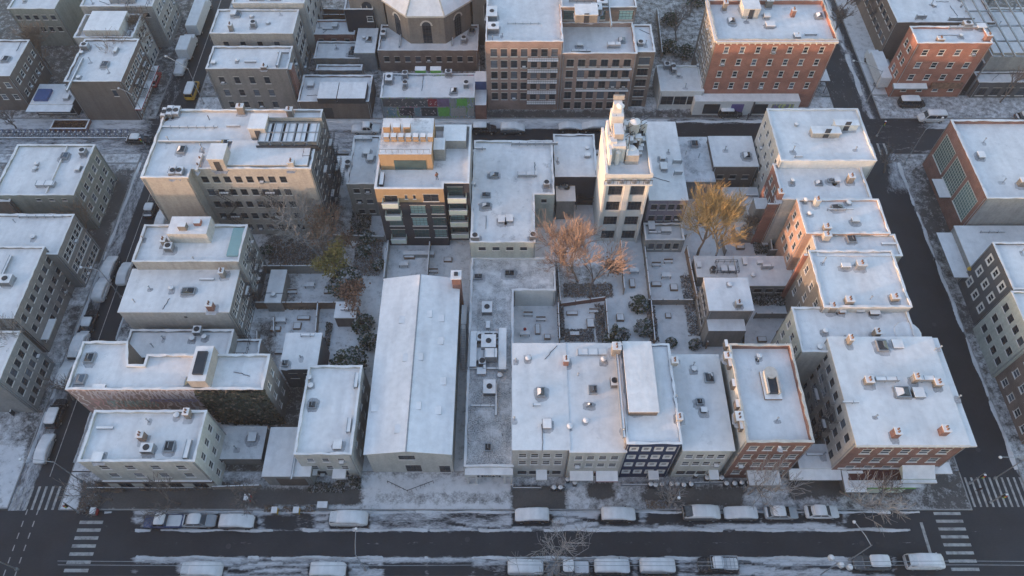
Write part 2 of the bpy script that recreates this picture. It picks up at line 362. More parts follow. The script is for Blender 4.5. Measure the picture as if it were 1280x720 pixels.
    if ph<=0:
        for i in range(n):
            j=(i+1)%n; rm.q([(*rp[i],zr-.20),(*rp[j],zr-.20),(*rp[j],zr-.10),(*rp[i],zr-.10)],1); rm.q([(*rp[i],zr-.10),(*rp[j],zr-.10),(*rp[j],zr),(*rp[i],zr)],0); rm.q([(*poly[i],zr-.20),(*poly[j],zr-.20),(*rp[j],zr-.20),(*rp[i],zr-.20)][::-1],1)
    ro=rm.build('roof',[roof,'stone_trim'],root)
    its=list(items)
    xs=[p[0] for p in poly]; ys=[p[1] for p in poly]
    for k in range(clutter*2+2 if name!='shade_block' and ph is not None and len(poly)<9 else clutter):
        kind=rnd.choice(['pipe','pipe','vent','hatch','skylight','cable','cable','smallduct','pipe'])
        X=rnd.uniform(min(xs)+1.2,max(xs)-1.2); Y=rnd.uniform(min(ys)+1.2,max(ys)-1.2)
        if not inside(poly,X,Y,1.0): continue
        if any((G(i_[1],i_[2],zr)[0]-X)**2+(G(i_[1],i_[2],zr)[1]-Y)**2<5 for i_ in items if not isinstance(i_[1],tuple)): continue
        its.append((kind,('w',X),Y,{}))
    for it in its: roof_item(ro,it,zr,rnd)
    return root,ro,zr
def inside(poly,X,Y,mg=0):
    def ins(x,y):
        c=False; n=len(poly)
        for i in range(n):
            a,b=poly[i],poly[i-1]
            if (a[1]>y)!=(b[1]>y) and x<(b[0]-a[0])*(y-a[1])/(b[1]-a[1])+a[0]: c=not c
        return c
    return all(ins(X+a*mg,Y+b*mg) for a,b in ((-1,-1),(1,-1),(1,1),(-1,1)))
def roof_item(ro,it,zr,rnd):
    kind,px,py,o=it
    if isinstance(px,tuple): X,Y=px[1],py
    else: X,Y=G(px,py,zr)
    w=o.get('w'); d=o.get('d'); h=o.get('h'); mt=o.get('m')
    b=MB()
    if kind in('pipe','vent','hatch','skylight','ac','chimney','bulkhead') and rnd.random()<.85:
        ew=(w or {'pipe':.15,'vent':.4,'hatch':1.0,'skylight':1.3,'ac':1.6,'chimney':.8,'bulkhead':3}[kind])/2+rnd.uniform(.18,.5); ed=(d or {'pipe':.15,'vent':.4,'hatch':1.2,'skylight':1.5,'ac':1.3,'chimney':.9,'bulkhead':3}[kind])/2+rnd.uniform(.18,.55); ox,oy=rnd.uniform(-.12,.12),rnd.uniform(-.35,.05); pp=[]
        for q in range(18):
            a=q*math.pi/9; f=rnd.uniform(.86,1.12); pp.append((X+ox+ew*f*math.copysign(abs(math.cos(a))**.6,math.cos(a)),Y+oy+ed*f*math.copysign(abs(math.sin(a))**.6,math.sin(a)),zr+.004))
        b.q(pp,9)
    if kind=='pipe':
        h=h or rnd.uniform(.5,1.1); b.tube([(X,Y,zr),(X,Y,zr+h)],.07,6,0); b.lathe((X,Y,zr+h),[(.13,0),(.15,.08),(.02,.2)],8,0); b.build('vent_pipe',['metal_grey'],ro)
    elif kind=='vent':
        h=h or .6; b.lathe((X,Y,zr),[(.28,0),(.26,h*.5),(.42,h*.55),(.40,h*.8),(.1,h)],12,0,[0,0,0,1,1]); b.build('roof_vent',['metal_grey','snow_clean'],ro)
    elif kind=='hatch':
        w=w or 1.0; d=d or 1.2; h=h or .55; b.box(X-w/2,X+w/2,Y-d/2,Y+d/2,zr-.01,zr+h,0,top=1); b.box(X-w/2-.06,X+w/2+.06,Y-d/2-.06,Y+d/2+.06,zr+h+.002,zr+h+.12,1); b.build('roof_hatch',[mt or 'metal_grey','snow_clean'],ro)
    elif kind=='skylight':
        w=w or 1.3; d=d or 1.5; h=h or .4
        b.box(X-w/2,X+w/2,Y-d/2,Y+d/2,zr-.01,zr+h,0)
        t=zr+h; a=.12; p=[(X-w/2+a,Y-d/2+a,t+.01),(X+w/2-a,Y-d/2+a,t+.01),(X+w/2-a,Y+d/2-a,t+.01),(X-w/2+a,Y+d/2-a,t+.01)]; r1=(X,Y-d/4,t+.3); r2=(X,Y+d/4,t+.3)
        b.q([p[0],p[1],r1],1); b.q([p[2],p[3],r2],1); b.q([p[1],p[2],r2,r1],1); b.q([p[3],p[0],r1,r2],2 if rnd.random()<.4 else 1)
        b.tube([r1,r2],.04,4,0); b.build('skylight',['metal_grey','glass','snow_clean'],ro)
    elif kind=='chimney':
        w=w or .7; d=d or .9; h=h or 1.4; mt=mt or rnd.choice(['taupe','tan','brick_brown']); mt={'brick_orange':'brick_red'}.get(mt,mt)
        b.box(X-w/2,X+w/2,Y-d/2,Y+d/2,zr-.01,zr+h,0); b.box(X-w/2-.07,X+w/2+.07,Y-d/2-.07,Y+d/2+.07,zr+h+.002,zr+h+.1,1,top=2)
        for q in (-.2,.2): b.lathe((X,Y+q*d,zr+h+.1),[(.13,0),(.11,.35)],8,3)
        b.build('chimney',[mt,'stone_trim','snow_clean','rust'],ro)
    elif kind=='ac':
        w=w or 1.6; d=d or 1.2; h=h or 1.1
        b.box(X-w/2,X+w/2,Y-d/2,Y+d/2,zr+.15,zr+h,0,top=1)
        for a in (-1,1):
            for c in (-1,1): b.box(X+a*(w/2-.1)-.05,X+a*(w/2-.1)+.05,Y+c*(d/2-.1)-.05,Y+c*(d/2-.1)+.05,zr-.01,zr+.149,2)
        b.lathe((X,Y,zr+h+.005),[(.42,0),(.42,.1),(.34,.1),(.3,.04)],14,2)
        for k in range(5): b.box(X-w/2-.012,X-w/2-.002,Y-d/2+.1,Y+d/2-.1,zr+.3+k*.14,zr+.36+k*.14,2); b.box(X-w/2+.1,X+w/2-.1,Y-d/2-.012,Y-d/2-.002,zr+.3+k*.14,zr+.36+k*.14,2)
        b.build('cooling_unit',[mt or 'metal_grey','snow_clean','metal_dark'],ro)
    elif kind=='bulkhead':
        w=w or 3; d=d or 3.5; h=h or 2.4; mt=mt or 'pale_beige'
        b.box(X-w/2,X+w/2,Y-d/2,Y+d/2,zr-.01,zr+h,0); b.box(X-w/2-.1,X+w/2+.1,Y-d/2-.1,Y+d/2+.1,zr+h+.002,zr+h+.16,2,top=1)
        b.box(X-.45,X+.45,Y-d/2-.04,Y-d/2-.003,zr,zr+2.0,3)
        b.build('stair_bulkhead',[mt,'snow_clean','stone_trim','frame_dark'],ro)
    elif kind=='duct':
        w=w or 6; d=d or .8; h=h or .8
        b.box(X-w/2,X+w/2,Y-d/2,Y+d/2,zr+.2,zr+.2+h,0,top=1)
        k=0
        while k<w: b.box(X-w/2+k-.03,X-w/2+k+.05,Y-d/2-.03,Y+d/2+.03,zr-.01,zr+.24+h,0); k+=1.4
        b.build('air_duct',['metal_grey','snow_clean'],ro)
    elif kind=='rail':
        w=w or 4; d=d or 4
        for (xa,ya,xb,yb) in ((X-w/2,Y-d/2,X+w/2,Y-d/2),(X+w/2,Y-d/2,X+w/2,Y+d/2),(X+w/2,Y+d/2,X-w/2,Y+d/2),(X-w/2,Y+d/2,X-w/2,Y-d/2)):
            for zz in (.45,1.0): b.tube([(xa,ya,zr+zz),(xb,yb,zr+zz)],.035,4)
            L=math.hypot(xb-xa,yb-ya); k=0
            while k<=L: t=k/L; b.tube([(xa+(xb-xa)*t,ya+(yb-ya)*t,zr),(xa+(xb-xa)*t,ya+(yb-ya)*t,zr+1.0)],.035,4); k+=1.0
        b.build('roof_railing',['metal_dark' if not mt else mt],ro)
    elif kind=='cable':
        a=rnd.choice([0,1.57,rnd.uniform(0,3)]); L=rnd.uniform(1.5,5); pts=[]
        for q in range(7): v=(q/6-.5)*L; pts.append((X+math.cos(a)*v+rnd.uniform(-.08,.08),Y+math.sin(a)*v+rnd.uniform(-.08,.08),zr+.04))
        b.tube(pts,.045,4); b.build('roof_cable',['metal_dark'],ro)
    elif kind=='smallduct':
        b.box(X-1.1,X+1.1,Y-.16,Y+.16,zr+.1,zr+.4,0,top=1); b.box(X-1.0,X-.85,Y-.12,Y+.12,zr-.01,zr+.099,0); b.box(X+.85,X+1.0,Y-.12,Y+.12,zr-.01,zr+.099,0); b.build('air_duct',['metal_grey','snow_clean'],ro)
def rect(xl,xr,yf,yb,z): return rectpx(xl,xr,yf,yb,z)
# ------------------------------------------------------------------ setting
def sheet(name,x0,x1,y0,y1,z,step,matname,cov,kerb=False):
    nx=max(2,int((x1-x0)/step)); ny=max(2,int((y1-y0)/step)); v=[];f=[];c=[]
    for j in range(ny+1):
        for i in range(nx+1):
            X=x0+(x1-x0)*i/nx; Y=y0+(y1-y0)*j/ny; cv=cov(X,Y); v.append((X,Y,z)); c.append(cv)
    for j in range(ny):
        for i in range(nx):
            a=j*(nx+1)+i; f.append((a,a+1,a+nx+2,a+nx+1))
    me=bpy.data.meshes.new(name); me.from_pydata(v,[],f); me.materials.append(M[matname])
    at=me.attributes.new('cov','FLOAT','POINT'); at.data.foreach_set('value',c)
    o=bpy.data.objects.new(name,me); col.objects.link(o); ORG[o.name]=(0,0,0); tag(o,kind='structure'); return o
def soft(px,py,r):
    x0,x1,y0,y1,s=r
    d=min(px-x0,x1-px,(py-y0)*1.3,(y1-py)*1.3)
    return max(0,min(1,.5+d/s))
def covfn(default,patches):
    pr=[]
    for (x0,x1,y0,y1,val,*s) in patches: pr.append(((x0,x1,y0,y1,s[0]*1.7 if s else 10.0),val))
    def f(X,Y):
        px,py=P(X,Y,0); c=default(X,Y,px,py) if callable(default) else default
        for r,val in pr:
            if r[0]-12<px<r[1]+12 and r[2]-10<py<r[3]+10:
                k=soft(px,py,r); c=c*(1-k)+val*k
        return c
    return f
g=MB(); g.q([(-900,-700,-.30),(900,-700,-.30),(900,1200,-.30),(-900,1200,-.30)]); tag(g.build('ground','yard_ground'),kind='structure')
KW,KE=-62.4,63.4           # kerbs of the block on the two avenues
LW=-69.4; LE=71.8          # far kerbs
SN,SS=31.2,22.6            # street kerbs (near street)
TN,TS=107.6,98.4
# near street
def dstreet(X,Y,px,py):
    if X<-57 or X>56: return .05
    if Y>28.5 or Y<24.9:
        c=.80 if Y>28.5 else .76; b0=28.9 if Y>28.5 else 22.9
        for k in range(4):
            if abs(Y-(b0+.42*k+.38*math.sin(X*.23+k*1.3+b0)+.2*math.sin(X*.61+k)))<.2 and math.sin(X*.11+k*2.1)>-.35: c-=.30
        return c
    e=min(Y-24.9,28.5-Y); return .02+max(0,.42-e*.8)+(.16 if abs(Y-26.8)<.12 else 0)
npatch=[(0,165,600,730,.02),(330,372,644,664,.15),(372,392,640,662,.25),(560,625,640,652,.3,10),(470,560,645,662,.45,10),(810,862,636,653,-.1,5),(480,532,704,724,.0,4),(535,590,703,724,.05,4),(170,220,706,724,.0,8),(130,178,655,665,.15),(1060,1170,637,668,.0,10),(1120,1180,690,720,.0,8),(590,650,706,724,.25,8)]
npatch+=[(cx-24,cx+25,cy-7,cy+13,.0,3) for cx,cy in ((204,651),(248,650),(296,652),(436,648),(665,644),(773,643),(877,641),(926,641),(977,640),(1028,639),(253,712),(410,712),(657,709),(712,709),(765,708),(822,707),(898,705),(1090,703),(1156,702))]  # bare ground under parked cars, doubling as a painted contact shadow
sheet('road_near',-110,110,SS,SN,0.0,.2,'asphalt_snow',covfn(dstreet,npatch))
def dave_w(X,Y,px,py):
    if X<-67.0: return .55
    e=min(X+67.0,KW-X); return .0+max(0,.22-e*.5)
def dave_e(X,Y,px,py):
    e=LE-X; return .0+max(0,.5-e*.8)
sheet('avenue_west',LW,KW,SN+.001,TS,0.002,.33,'avenue_snow',covfn(dave_w,[(60,120,380,420,.2),(195,225,0,240,.35,10)]))
sheet('avenue_west',LW,KW,TN,230,0.002,.5,'avenue_snow',covfn(lambda X,Y,px,py:.30 if X<-66.5 else .12,[]))
sheet('avenue_east',KE,LE,SN+.001,TS,0.002,.33,'avenue_snow',covfn(dave_e,[(1110,1160,190,240,.6,8)]))
sheet('avenue_east',KE,LE,TN,230,0.002,.5,'avenue_snow',covfn(lambda X,Y,px,py:.18+.5*max(0,1-abs(X-70)/1.2),[]))
def dfar(X,Y,px,py):
    if Y>105.0: return .80
    if Y<99.6: return .6
    return .10 if px>580 else .55
sheet('road_far',-150,150,TS,TN,0.004,.4,'asphalt_snow',covfn(dfar,[(180,240,120,260,.25,14),(840,960,150,200,.12,12),(1060,1160,120,220,.2,16)]))
# pavements (raised)
def walk(name,x0,x1,y0,y1,default,patches,step=.3,m='pavement_snow'):
    o=sheet(name,x0,x1,y0,y1,.14,step,m,covfn(default,patches))
    k=MB()
    for (a,b,c,d) in ((x0,x1,y0-.16,y0-.001),(x0,x1,y1+.001,y1+.16)): k.box(a,b,c,d,-.29,.136)
    for (a,b,c,d) in ((x0-.16,x0-.001,y0-.16,y1+.16),(x1+.001,x1+.16,y0-.16,y1+.16)): k.box(a,b,c,d,-.29,.136)
    tag(k.build('kerb','kerb_stone'),kind='structure')
swp=[(98,300,604,637,.02,8),(60,100,560,650,.85,8),(300,450,612,634,.05,8),(345,450,632,640,.8,4),(455,640,598,640,.92,8),(470,640,616,630,.62,5),(641,706,609,638,-.1,5),(732,766,604,623,.0,5),(708,735,604,640,.75),(772,808,608,634,.6),(805,935,609,634,.08,8),(930,990,600,636,.7,8),(985,1100,592,622,.05,8),(1050,1190,612,636,.45,6),(1160,1215,575,640,.25,10)]
walk('pavement_near',KW+.2,KE-.2,SN+.2,36.6,.6,swp,.25)
walk('pavement_south',-58,150,10,SS-.2,.75,[(760,900,712,730,.6)],.5)
walk('pavement_west_kerb',KW+.2,-55.2,36.8,TS-.4,.62,[(60,110,480,600,.8),(135,190,200,420,.45)],.35)
walk('pavement_east_kerb',58.0,KE-.2,36.8,TS-.4,.45,[],.4)
walk('pavement_far_west',-79,LW-.2,SN+.4,95.6,.62,[(86,103,385,470,.30,8),(30,62,480,640,.35,10),(112,140,270,330,.1,12),(130,165,215,270,.1,14),(0,30,560,660,.9)],.35)
walk('pavement_far_east',LE+.2,78.2,SN+.4,TS-.4,.50,[(1150,1200,215,300,.25,14),(1190,1240,380,420,.3,10)],.3)
walk('pavement_north',-62.2,KE-.2,TN+.2,113.5,.72,[(490,900,139,147,.25,6),(612,760,140,150,.15,8),(760,960,140,158,.3,8)],.35)
walk('pavement_north_block_west',-150,LW-.2,TN+.2,114,.5,[],.6); walk('pavement_north_block_east',LE+.2,150,TN+.2,114,.6,[],.6)
walk('pavement_terrace_west',-150,LW-.2,96,TS-.3,.7,[],.6)
walk('pavement_avenue_north_west',-62.2,-56,114.2,230,.5,[],.7); walk('pavement_avenue_north_far_west',-76,LW-.2,114.4,230,.35,[],.6)
walk('pavement_avenue_north_east',57,KE-.2,114.2,230,.5,[],.7); walk('pavement_avenue_north_far_east',LE+.2,78,114.4,230,.85,[],.6)
# yards (gardens inside the block) and the neighbouring blocks' ground
def dyard(X,Y,px,py): return .95 if px>640 else .86
sheet('garden_ground',-57,60,36.8,TS-.6,.02,.4,'yard_ground',covfn(dyard,[(400,440,250,330,.45,14),(330,420,270,330,.3,12),(690,760,330,372,.55,8),(260,345,570,640,.35,10),(325,445,470,540,.3,10),(318,345,400,470,.4,8),(985,1045,470,590,.3,10),(280,372,345,380,.5)]))
sheet('garden_ground',-62,62,113.6,230,.02,.8,'yard_ground',covfn(.45,[]))
sheet('garden_ground',-170,-76,SN+.4,96,.02,.8,'yard_ground',covfn(.45,[])); sheet('garden_ground',78.3,170,SN+.4,TS-.5,.02,.8,'yard_ground',covfn(.3,[]))
sheet('garden_ground',-170,-76.2,114.5,230,.02,.8,'yard_ground',covfn(.3,[])); sheet('garden_ground',78.2,190,114.5,230,.02,.8,'yard_ground',covfn(.3,[]))
def bank(p0,p1,width,h,seed,gaps=()):
    rn_=random.Random(seed); d=Vector((p1[0]-p0[0],p1[1]-p0[1])); L=d.length; d/=L; nn=Vector((-d.y,d.x)); n_=int(L/.35); rows=[-1,-.55,0,.5,1]; b_=MB(); ph_=[rn_.uniform(0,6) for _ in range(4)]
    pos=[]
    for i in range(n_+1):
        v=L*i/n_; a_=.5+.5*math.sin(v*.35+ph_[0])*math.sin(v*.12+ph_[1])+.25*math.sin(v*1.7+ph_[2]); a_=max(0,a_)*h
        x_=p0[0]+d.x*v; y_=p0[1]+d.y*v; px_,py_=P(x_,y_)
        if any(g[0]<px_<g[1] for g in gaps): a_=0
        row=[]
        for r_ in rows:
            ww=width*(.75+.35*math.sin(v*.8+ph_[3]+r_)); zz=a_*(1-abs(r_))*rn_.uniform(.6,1.2) if abs(r_)<1 else -.05
            if a_<=.03: zz=-.05
            row.append((x_+nn.x*r_*ww+rn_.uniform(-.04,.04),y_+nn.y*r_*ww+rn_.uniform(-.04,.04),zz+.02))
        pos.append(row)
    for i in range(n_):
        for j in range(4):
            q_=[pos[i][j],pos[i+1][j],pos[i+1][j+1],pos[i][j+1]]
            if max(w_[2] for w_ in q_)>0: b_.q(q_[::-1])
    tag(b_.build('snow_bank','snow_yard',None,smooth=True),kind='structure')
bank((-52,28.55),(54,28.6),.32,.26,1,((340,378),(560,600),(812,862))); bank((-50,24.9),(50,24.85),.32,.26,2,((478,532),(536,592))); bank((-56,31.0),(56,31.0),.28,.30,3,((140,180),)); bank((-69.2,38),(-69.2,96),.35,.3,4); bank((71.7,37),(71.9,96),.45,.35,5); bank((-62.5,38),(-62.5,95),.22,.2,6); bank((-58,106.9),(58,106.9),.5,.35,7); bank((-50,99.0),(60,99.0),.4,.3,8); bank((69.9,114),(69.9,170),.6,.4,9)
# painted markings
def paintquad(b,x0,x1,y0,y1,z): b.q([(x0,y0,z),(x1,y0,z),(x1,y1,z),(x0,y1,z)])
for (mx_,my_) in ((-38,26.4),(-6,27.3),(21,25.9),(47,26.8),(-64.3,48),(67.5,61),(67.2,40)):
    mh=MB(); mh.lathe((mx_,my_,.012),[(.36,0),(.34,.012),(.30,.006),(.02,.010)],16); tag(mh.build('manhole_cover','metal_dark'),kind='structure')
mk=MB()
for k in range(7):                                     # crossing over the near street, west end
    X0,Y=G(94,676+0,0); yc=29.6-k*1.05; xa=-57.4; paintquad(mk,xa-1.6,xa+1.6,yc-.22,yc+.22,.008)
for k in range(8):                                     # crossing over the near street, east end
    yc=30.8-k*1.05; paintquad(mk,57.9,61.6,yc-.2,yc+.2,.008)
for k in range(8):                                     # crossing over the west avenue
    xc=-69.0+k*.95; paintquad(mk,xc-.17,xc+.17,31.3,34.6,.010)
for k in range(11):                                    # crossing over the east avenue
    xc=63.9+k*.86; paintquad(mk,xc-.15,xc+.15,31.7,35.9,.010)
paintquad(mk,55.6,56.0,23.6,29.6,.008)
y=36
while y<96: paintquad(mk,-65.32,-65.2,y,y+5.99,.010); y+=6.0
y=113
while y<200: paintquad(mk,-64.9,-64.75,y,y+7,.010); y+=7
for k in range(7): yy=21+k*1.6; paintquad(mk,-66.8,-66.65,yy,yy+.8,.008); paintquad(mk,-65.3,-65.15,yy,yy+.8,.008)
for k in range(6): paintquad(mk,64.3+k*1.2,64.7+k*1.2,98.0,101.0,.010)
tag(mk.build('road_markings','lane_paint'),kind='structure')
# ------------------------------------------------------------------ extra parts of buildings
def part_box(name,root,x0,x1,y0,y1,z0,z1,mat,top=None,label=None):
    b=MB(); b.box(x0,x1,y0,y1,z0,z1,0,top=1 if top else None); o=b.build(name,[mat]+([top] if top else []),root)
    if label: o['label']=label
    return o
def cornice(root,p0,p1,z,out=.45,h=.45,mat='stone_trim'):
    dx,dy=p1[0]-p0[0],p1[1]-p0[1]; L=math.hypot(dx,dy); dx/=L;dy/=L; nx,ny=dy,-dx; c=((p0[0]+p1[0])/2+nx*out/2,(p0[1]+p1[1])/2+ny*out/2,z-h)
    b=MB(); b.obox(c,(dx,dy),L+.1,out-.01,h,0,top=1)
    k=.5
    while k<L-.3: b.obox((p0[0]+dx*k+nx*(out*.4),p0[1]+dy*k+ny*(out*.4),z-h-.35),(dx,dy),.16,out*.75,.345,0); k+=1.1
    b.build('cornice',[mat,'snow_clean'],root)
def escape(root,p0,p1,u,levels,w=2.6,proj=1.0,pitch=3.0,mat='metal_dark'):
    """iron fire escape on the wall p0->p1, centred at u; levels = list of z"""
    dx,dy=p1[0]-p0[0],p1[1]-p0[1]; L=math.hypot(dx,dy); dx/=L;dy/=L; nx,ny=dy,-dx
    b=MB()
    def pt(a,d,z): return (p0[0]+dx*a+nx*d,p0[1]+dy*a+ny*d,z)
    for i,z in enumerate(levels):
        for k in range(7): b.tube([pt(u-w/2,.08+k*proj/6.5,z),pt(u+w/2,.08+k*proj/6.5,z)],.03,4)
        (b.obox(pt(u,proj*.5,z+.03),(dx,dy),w*.5,proj*.4,.05,1) if i%2 else None)
        for zz in (.5,1.0):
            b.tube([pt(u-w/2,.03,z+zz),pt(u-w/2,proj,z+zz),pt(u+w/2,proj,z+zz),pt(u+w/2,.03,z+zz)],.03,4)
        a=0
        while a<=w+.01: b.tube([pt(u-w/2+a,proj,z),pt(u-w/2+a,proj,z+1.0)],.022,4); a+=w/7
        if i<len(levels)-1:
            z2=levels[i+1]; s=1 if i%2 else -1
            for d in (.35,.85): b.tube([pt(u-s*w*.4,d,z),pt(u+s*w*.4,d,z2)],.035,4)
            for t in range(1,9): q=t/9; b.tube([pt(u-s*w*.4+s*w*.8*q,.35,z+(z2-z)*q),pt(u-s*w*.4+s*w*.8*q,.85,z+(z2-z)*q)],.03,4)
    b.build('fire_escape',[mat,'snow_clean'],root)
def balcony(root,x,y,z,w,proj,floor='concrete',rail='glass_green'):
    """balcony on a south wall; x centre, y wall plane"""
    b=MB(); b.box(x-w/2,x+w/2,y-proj,y-.005,z-.18,z,0,top=2)
    b.box(x-w/2,x+w/2,y-proj,y-proj+.05,z+.05,z+1.0,1); b.box(x-w/2,x-w/2+.05,y-proj+.051,y-.01,z+.05,z+1.0,1); b.box(x+w/2-.05,x+w/2,y-proj+.051,y-.01,z+.05,z+1.0,1)
    b.box(x-w/2-.03,x+w/2+.03,y-proj-.03,y-proj+.08,z+1.002,z+1.07,2)
    b.build('balcony',[floor,rail,'snow_clean'],root)
def awning(root,x0,x1,y,z,proj,mat,drop=.5,name='awning',front=.3):
    b=MB(); b.q([(x0,y,z),(x1,y,z),(x1,y-proj,z-drop),(x0,y-proj,z-drop)][::-1],1)
    b.q([(x0,y-proj,z-drop),(x1,y-proj,z-drop),(x1,y-proj,z-drop-front),(x0,y-proj,z-drop-front)][::-1],0)
    for x in (x0,x1): b.q([(x,y,z),(x,y-proj,z-drop),(x,y-proj,z-drop-front),(x,y,z-drop-front)],0)
    b.q([(x0,y-.01,z-.06),(x1,y-.01,z-.06),(x1,y-proj+.02,z-drop-.06),(x0,y-proj+.02,z-drop-.06)],0)
    return b.build(name,[mat,'snow_clean'],root)
def door(root,x,y,z=0,w=1.0,h=2.2,mat='frame_dark'):
    b=MB(); b.box(x-w/2-.12,x+w/2+.12,y-.10,y-.006,z,z+h+.14,1); b.box(x-w/2,x+w/2,y-.14,y-.101,z,z+h,0)
    d=b.build('door',[mat,'stone_trim'],root); k=MB(); k.lathe((x+w/2-.12,y-.17,z+1.0),[(.035,-.03),(.05,0),(.035,.03)],6); k.build('handle','metal_grey',d); return d
def stoop(root,x,y,w=1.6,n=4,run=.32,mat='taupe'):
    b=MB()
    for i in range(n): b.box(x-w/2,x+w/2,y-run*(n-i),y-run*(n-i-1)-.002 if i<n-1 else y-.006,.14,.14+.18*(i+1),0,top=1 if i%2 else 0)
    for s in (-1,1): b.tube([(x+s*w/2,y-run*n,.15),(x+s*w/2,y-run*n,1.1),(x+s*w/2,y,1.75)],.04,4,2)
    b.build('stoop',[mat,'snow_clean','metal_dark'],root)
def letters(root,text,x,y,z,size,mat,name='sign_lettering',proud=.06,rot=(R(90),0,0)):
    cu=bpy.data.curves.new(name,'FONT'); cu.body=text; cu.size=size; cu.extrude=.03; cu.align_x='CENTER'
    to=bpy.data.objects.new('tmp',cu); col.objects.link(to); dg=bpy.context.evaluated_depsgraph_get(); me=bpy.data.meshes.new_from_object(to.evaluated_get(dg)); bpy.data.objects.remove(to)
    me.materials.clear(); me.materials.append(M[mat]); o=bpy.data.objects.new(name,me); col.objects.link(o); o.parent=root; po=ORG[root.name]
    o.location=(x-po[0],y-proud-po[1],z-po[2]); o.rotation_euler=rot; ORG[o.name]=(x,y,z); return o
# =================================================================== THE CENTRAL BLOCK, FRONT ROW
pl=rect(97,243,577,513,10.5)
r,ro,zr=building('corner_house','cream corner house at the bottom left with a snowy flat roof and brown ground floor',pl,10.5,'cream',clutter=2,
  wins=[(0,2,4,1.3,1.5,1.4,2.9,.8,.8,'white'),(1,3,3,1.0,1.5,1.6,3.0,.6,.6,'white'),(0,1,4,1.9,2.0,8.0,3,.6,.6,'dark')],
  items=[('chimney',180,548,{'w':.8}),('ac',187,563,{}),('hatch',124,573,{'w':1.2}),('vent',222,520,{}),('chimney',237,520,{'m':'tan'}),('duct',236,563,{'w':.6,'d':2.5,'h':.5})])
x0,x1,y0=pl[0][0],pl[1][0],pl[0][1]
part_box('shop_front',r,x0+.05,x1-.05,y0-.25,y0-.01,3.05,3.55,'brown','snow_clean'); part_box('shop_fascia',r,x0+.05,x1-.05,y0-.12,y0-.012,2.5,3.04,'brown'); door(r,(x0+x1)/2,y0,.14)
pl=polypx([(86,487),(333,487),(333,443),(182,443),(182,456),(160,456),(160,427),(100,427)],11)
X=[p[0] for p in pl]
r,ro,zr=building('graffiti_building','pale building with pinkish graffiti side wall, ivy at one end and a notched roof',pl,11,'pale_beige',roof='snow_roof_patchy',clutter=1,edgemat={0:'graffiti_pink',1:'taupe',5:'brown',6:'brown',4:'brown'},
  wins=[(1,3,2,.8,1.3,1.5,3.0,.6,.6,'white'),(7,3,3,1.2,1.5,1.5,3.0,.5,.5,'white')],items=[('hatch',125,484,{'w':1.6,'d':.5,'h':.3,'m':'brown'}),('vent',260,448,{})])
bx0,_=G(233,476,13); bx1,_=G(256,476,13); _,by0=G(0,476,13); _,by1=G(0,432,13)
part_box('penthouse',r,bx0,bx1,by0,by1,zr-.02,12.9,'peach_stucco','snow_clean'); part_box('roof_lantern',r,bx0+.6,bx1-.5,by0+.9,by1-1,12.905,13.3,'glass')
rg=random.Random(21); gx=G(90,487,11)[0]; gy=pl[0][1]-.03
for (u0,u1,zlo,zhi,mt,nm) in ((1.2,7.4,8.3,10.6,'spray_white','sprayed_scrawl'),(8.6,16.2,8.2,10.6,'spray_white','sprayed_scrawl'),(3,9.5,5.6,7.6,'spray_teal','sprayed_scrawl'),(9.2,15.6,7.2,8.0,'spray_lilac','sprayed_scrawl')):
    b=MB(); x_=u0
    while x_<u1:
        w_=rg.uniform(.5,1.0); k=rg.choice((0,1,2)); P_=[]
        if k==0: P_=[(x_,zlo),(x_+w_*.5,zhi),(x_+w_,zlo)]
        elif k==1: P_=[(x_+w_*.5+w_*.5*math.cos(a*.7),(zlo+zhi)/2+(zhi-zlo)*.48*math.sin(a*.7)) for a in range(8)]
        else: P_=[(x_,zhi),(x_+w_*.8,zhi-.2),(x_+w_*.3,(zlo+zhi)/2),(x_+w_,(zlo+zhi)/2-.1),(x_+w_*.5,zlo)]
        for i in range(len(P_)-1):
            p,q=P_[i],P_[i+1]; d=Vector((q[0]-p[0],q[1]-p[1])); L_=d.length or 1; nn=Vector((-d.y,d.x))/L_*rg.uniform(.07,.13)
            yy=gy-.001*rg.random()*8; b.q([(gx+p[0]-nn.x,yy,p[1]-nn.y),(gx+q[0]-nn.x,yy,q[1]-nn.y),(gx+q[0]+nn.x,yy,q[1]+nn.y),(gx+p[0]+nn.x,yy,p[1]+nn.y)])
        x_+=w_*.75
    b.build(nm,mt,r)
b=MB()                                                  # ivy: many small leaves over the wall
rn=random.Random(3); ivx0,ivx1=G(240,487,11)[0],pl[1][0]; iy=pl[0][1]
for k in range(9000):
    u=rn.uniform(ivx0,ivx1+.15); z=rn.uniform(0.2,10.9); 
    if (u-ivx0)<rn.uniform(0,2.2)*(1.1-z/14): continue
    d=rn.uniform(.03,.40); s=rn.uniform(.10,.24); a=rn.uniform(0,6.28); t=rn.uniform(-.6,.9)
    ax=Vector((math.cos(a),0,math.sin(a)))*s; ay=Vector((-math.sin(a)*.8,-t*.8,math.cos(a)*.8))*s; c=Vector((u,iy-d,z))
    b.q([c-ax-ay,c+ax-ay,c+ax+ay,c-ax+ay],0 if rn.random()<.88 else 1)
iv=b.build('ivy',['leaf_ivy','twig_tan'],r,label if False else None)
building('side_annex','low snowy annex roof behind the graffiti building with vents and a blue-grey patio',rect(152,284,447,412,6.2),6.2,'grey_wall',clutter=2,items=[('ac',249,416,{'w':1.2}),('vent',241,424,{}),('vent',256,422,{}),('pipe',205,424,{}),('pipe',192,434,{})])
building('patio_annex','small dark flat-roofed rear extension with a railing beside the annex',rect(285,322,447,424,4.2),4.2,'taupe',roof='snow_yard',clutter=0,items=[('rail',298,434,{'w':3.4,'d':3.0})])
pl=rect(148,286,390,337,9.2)
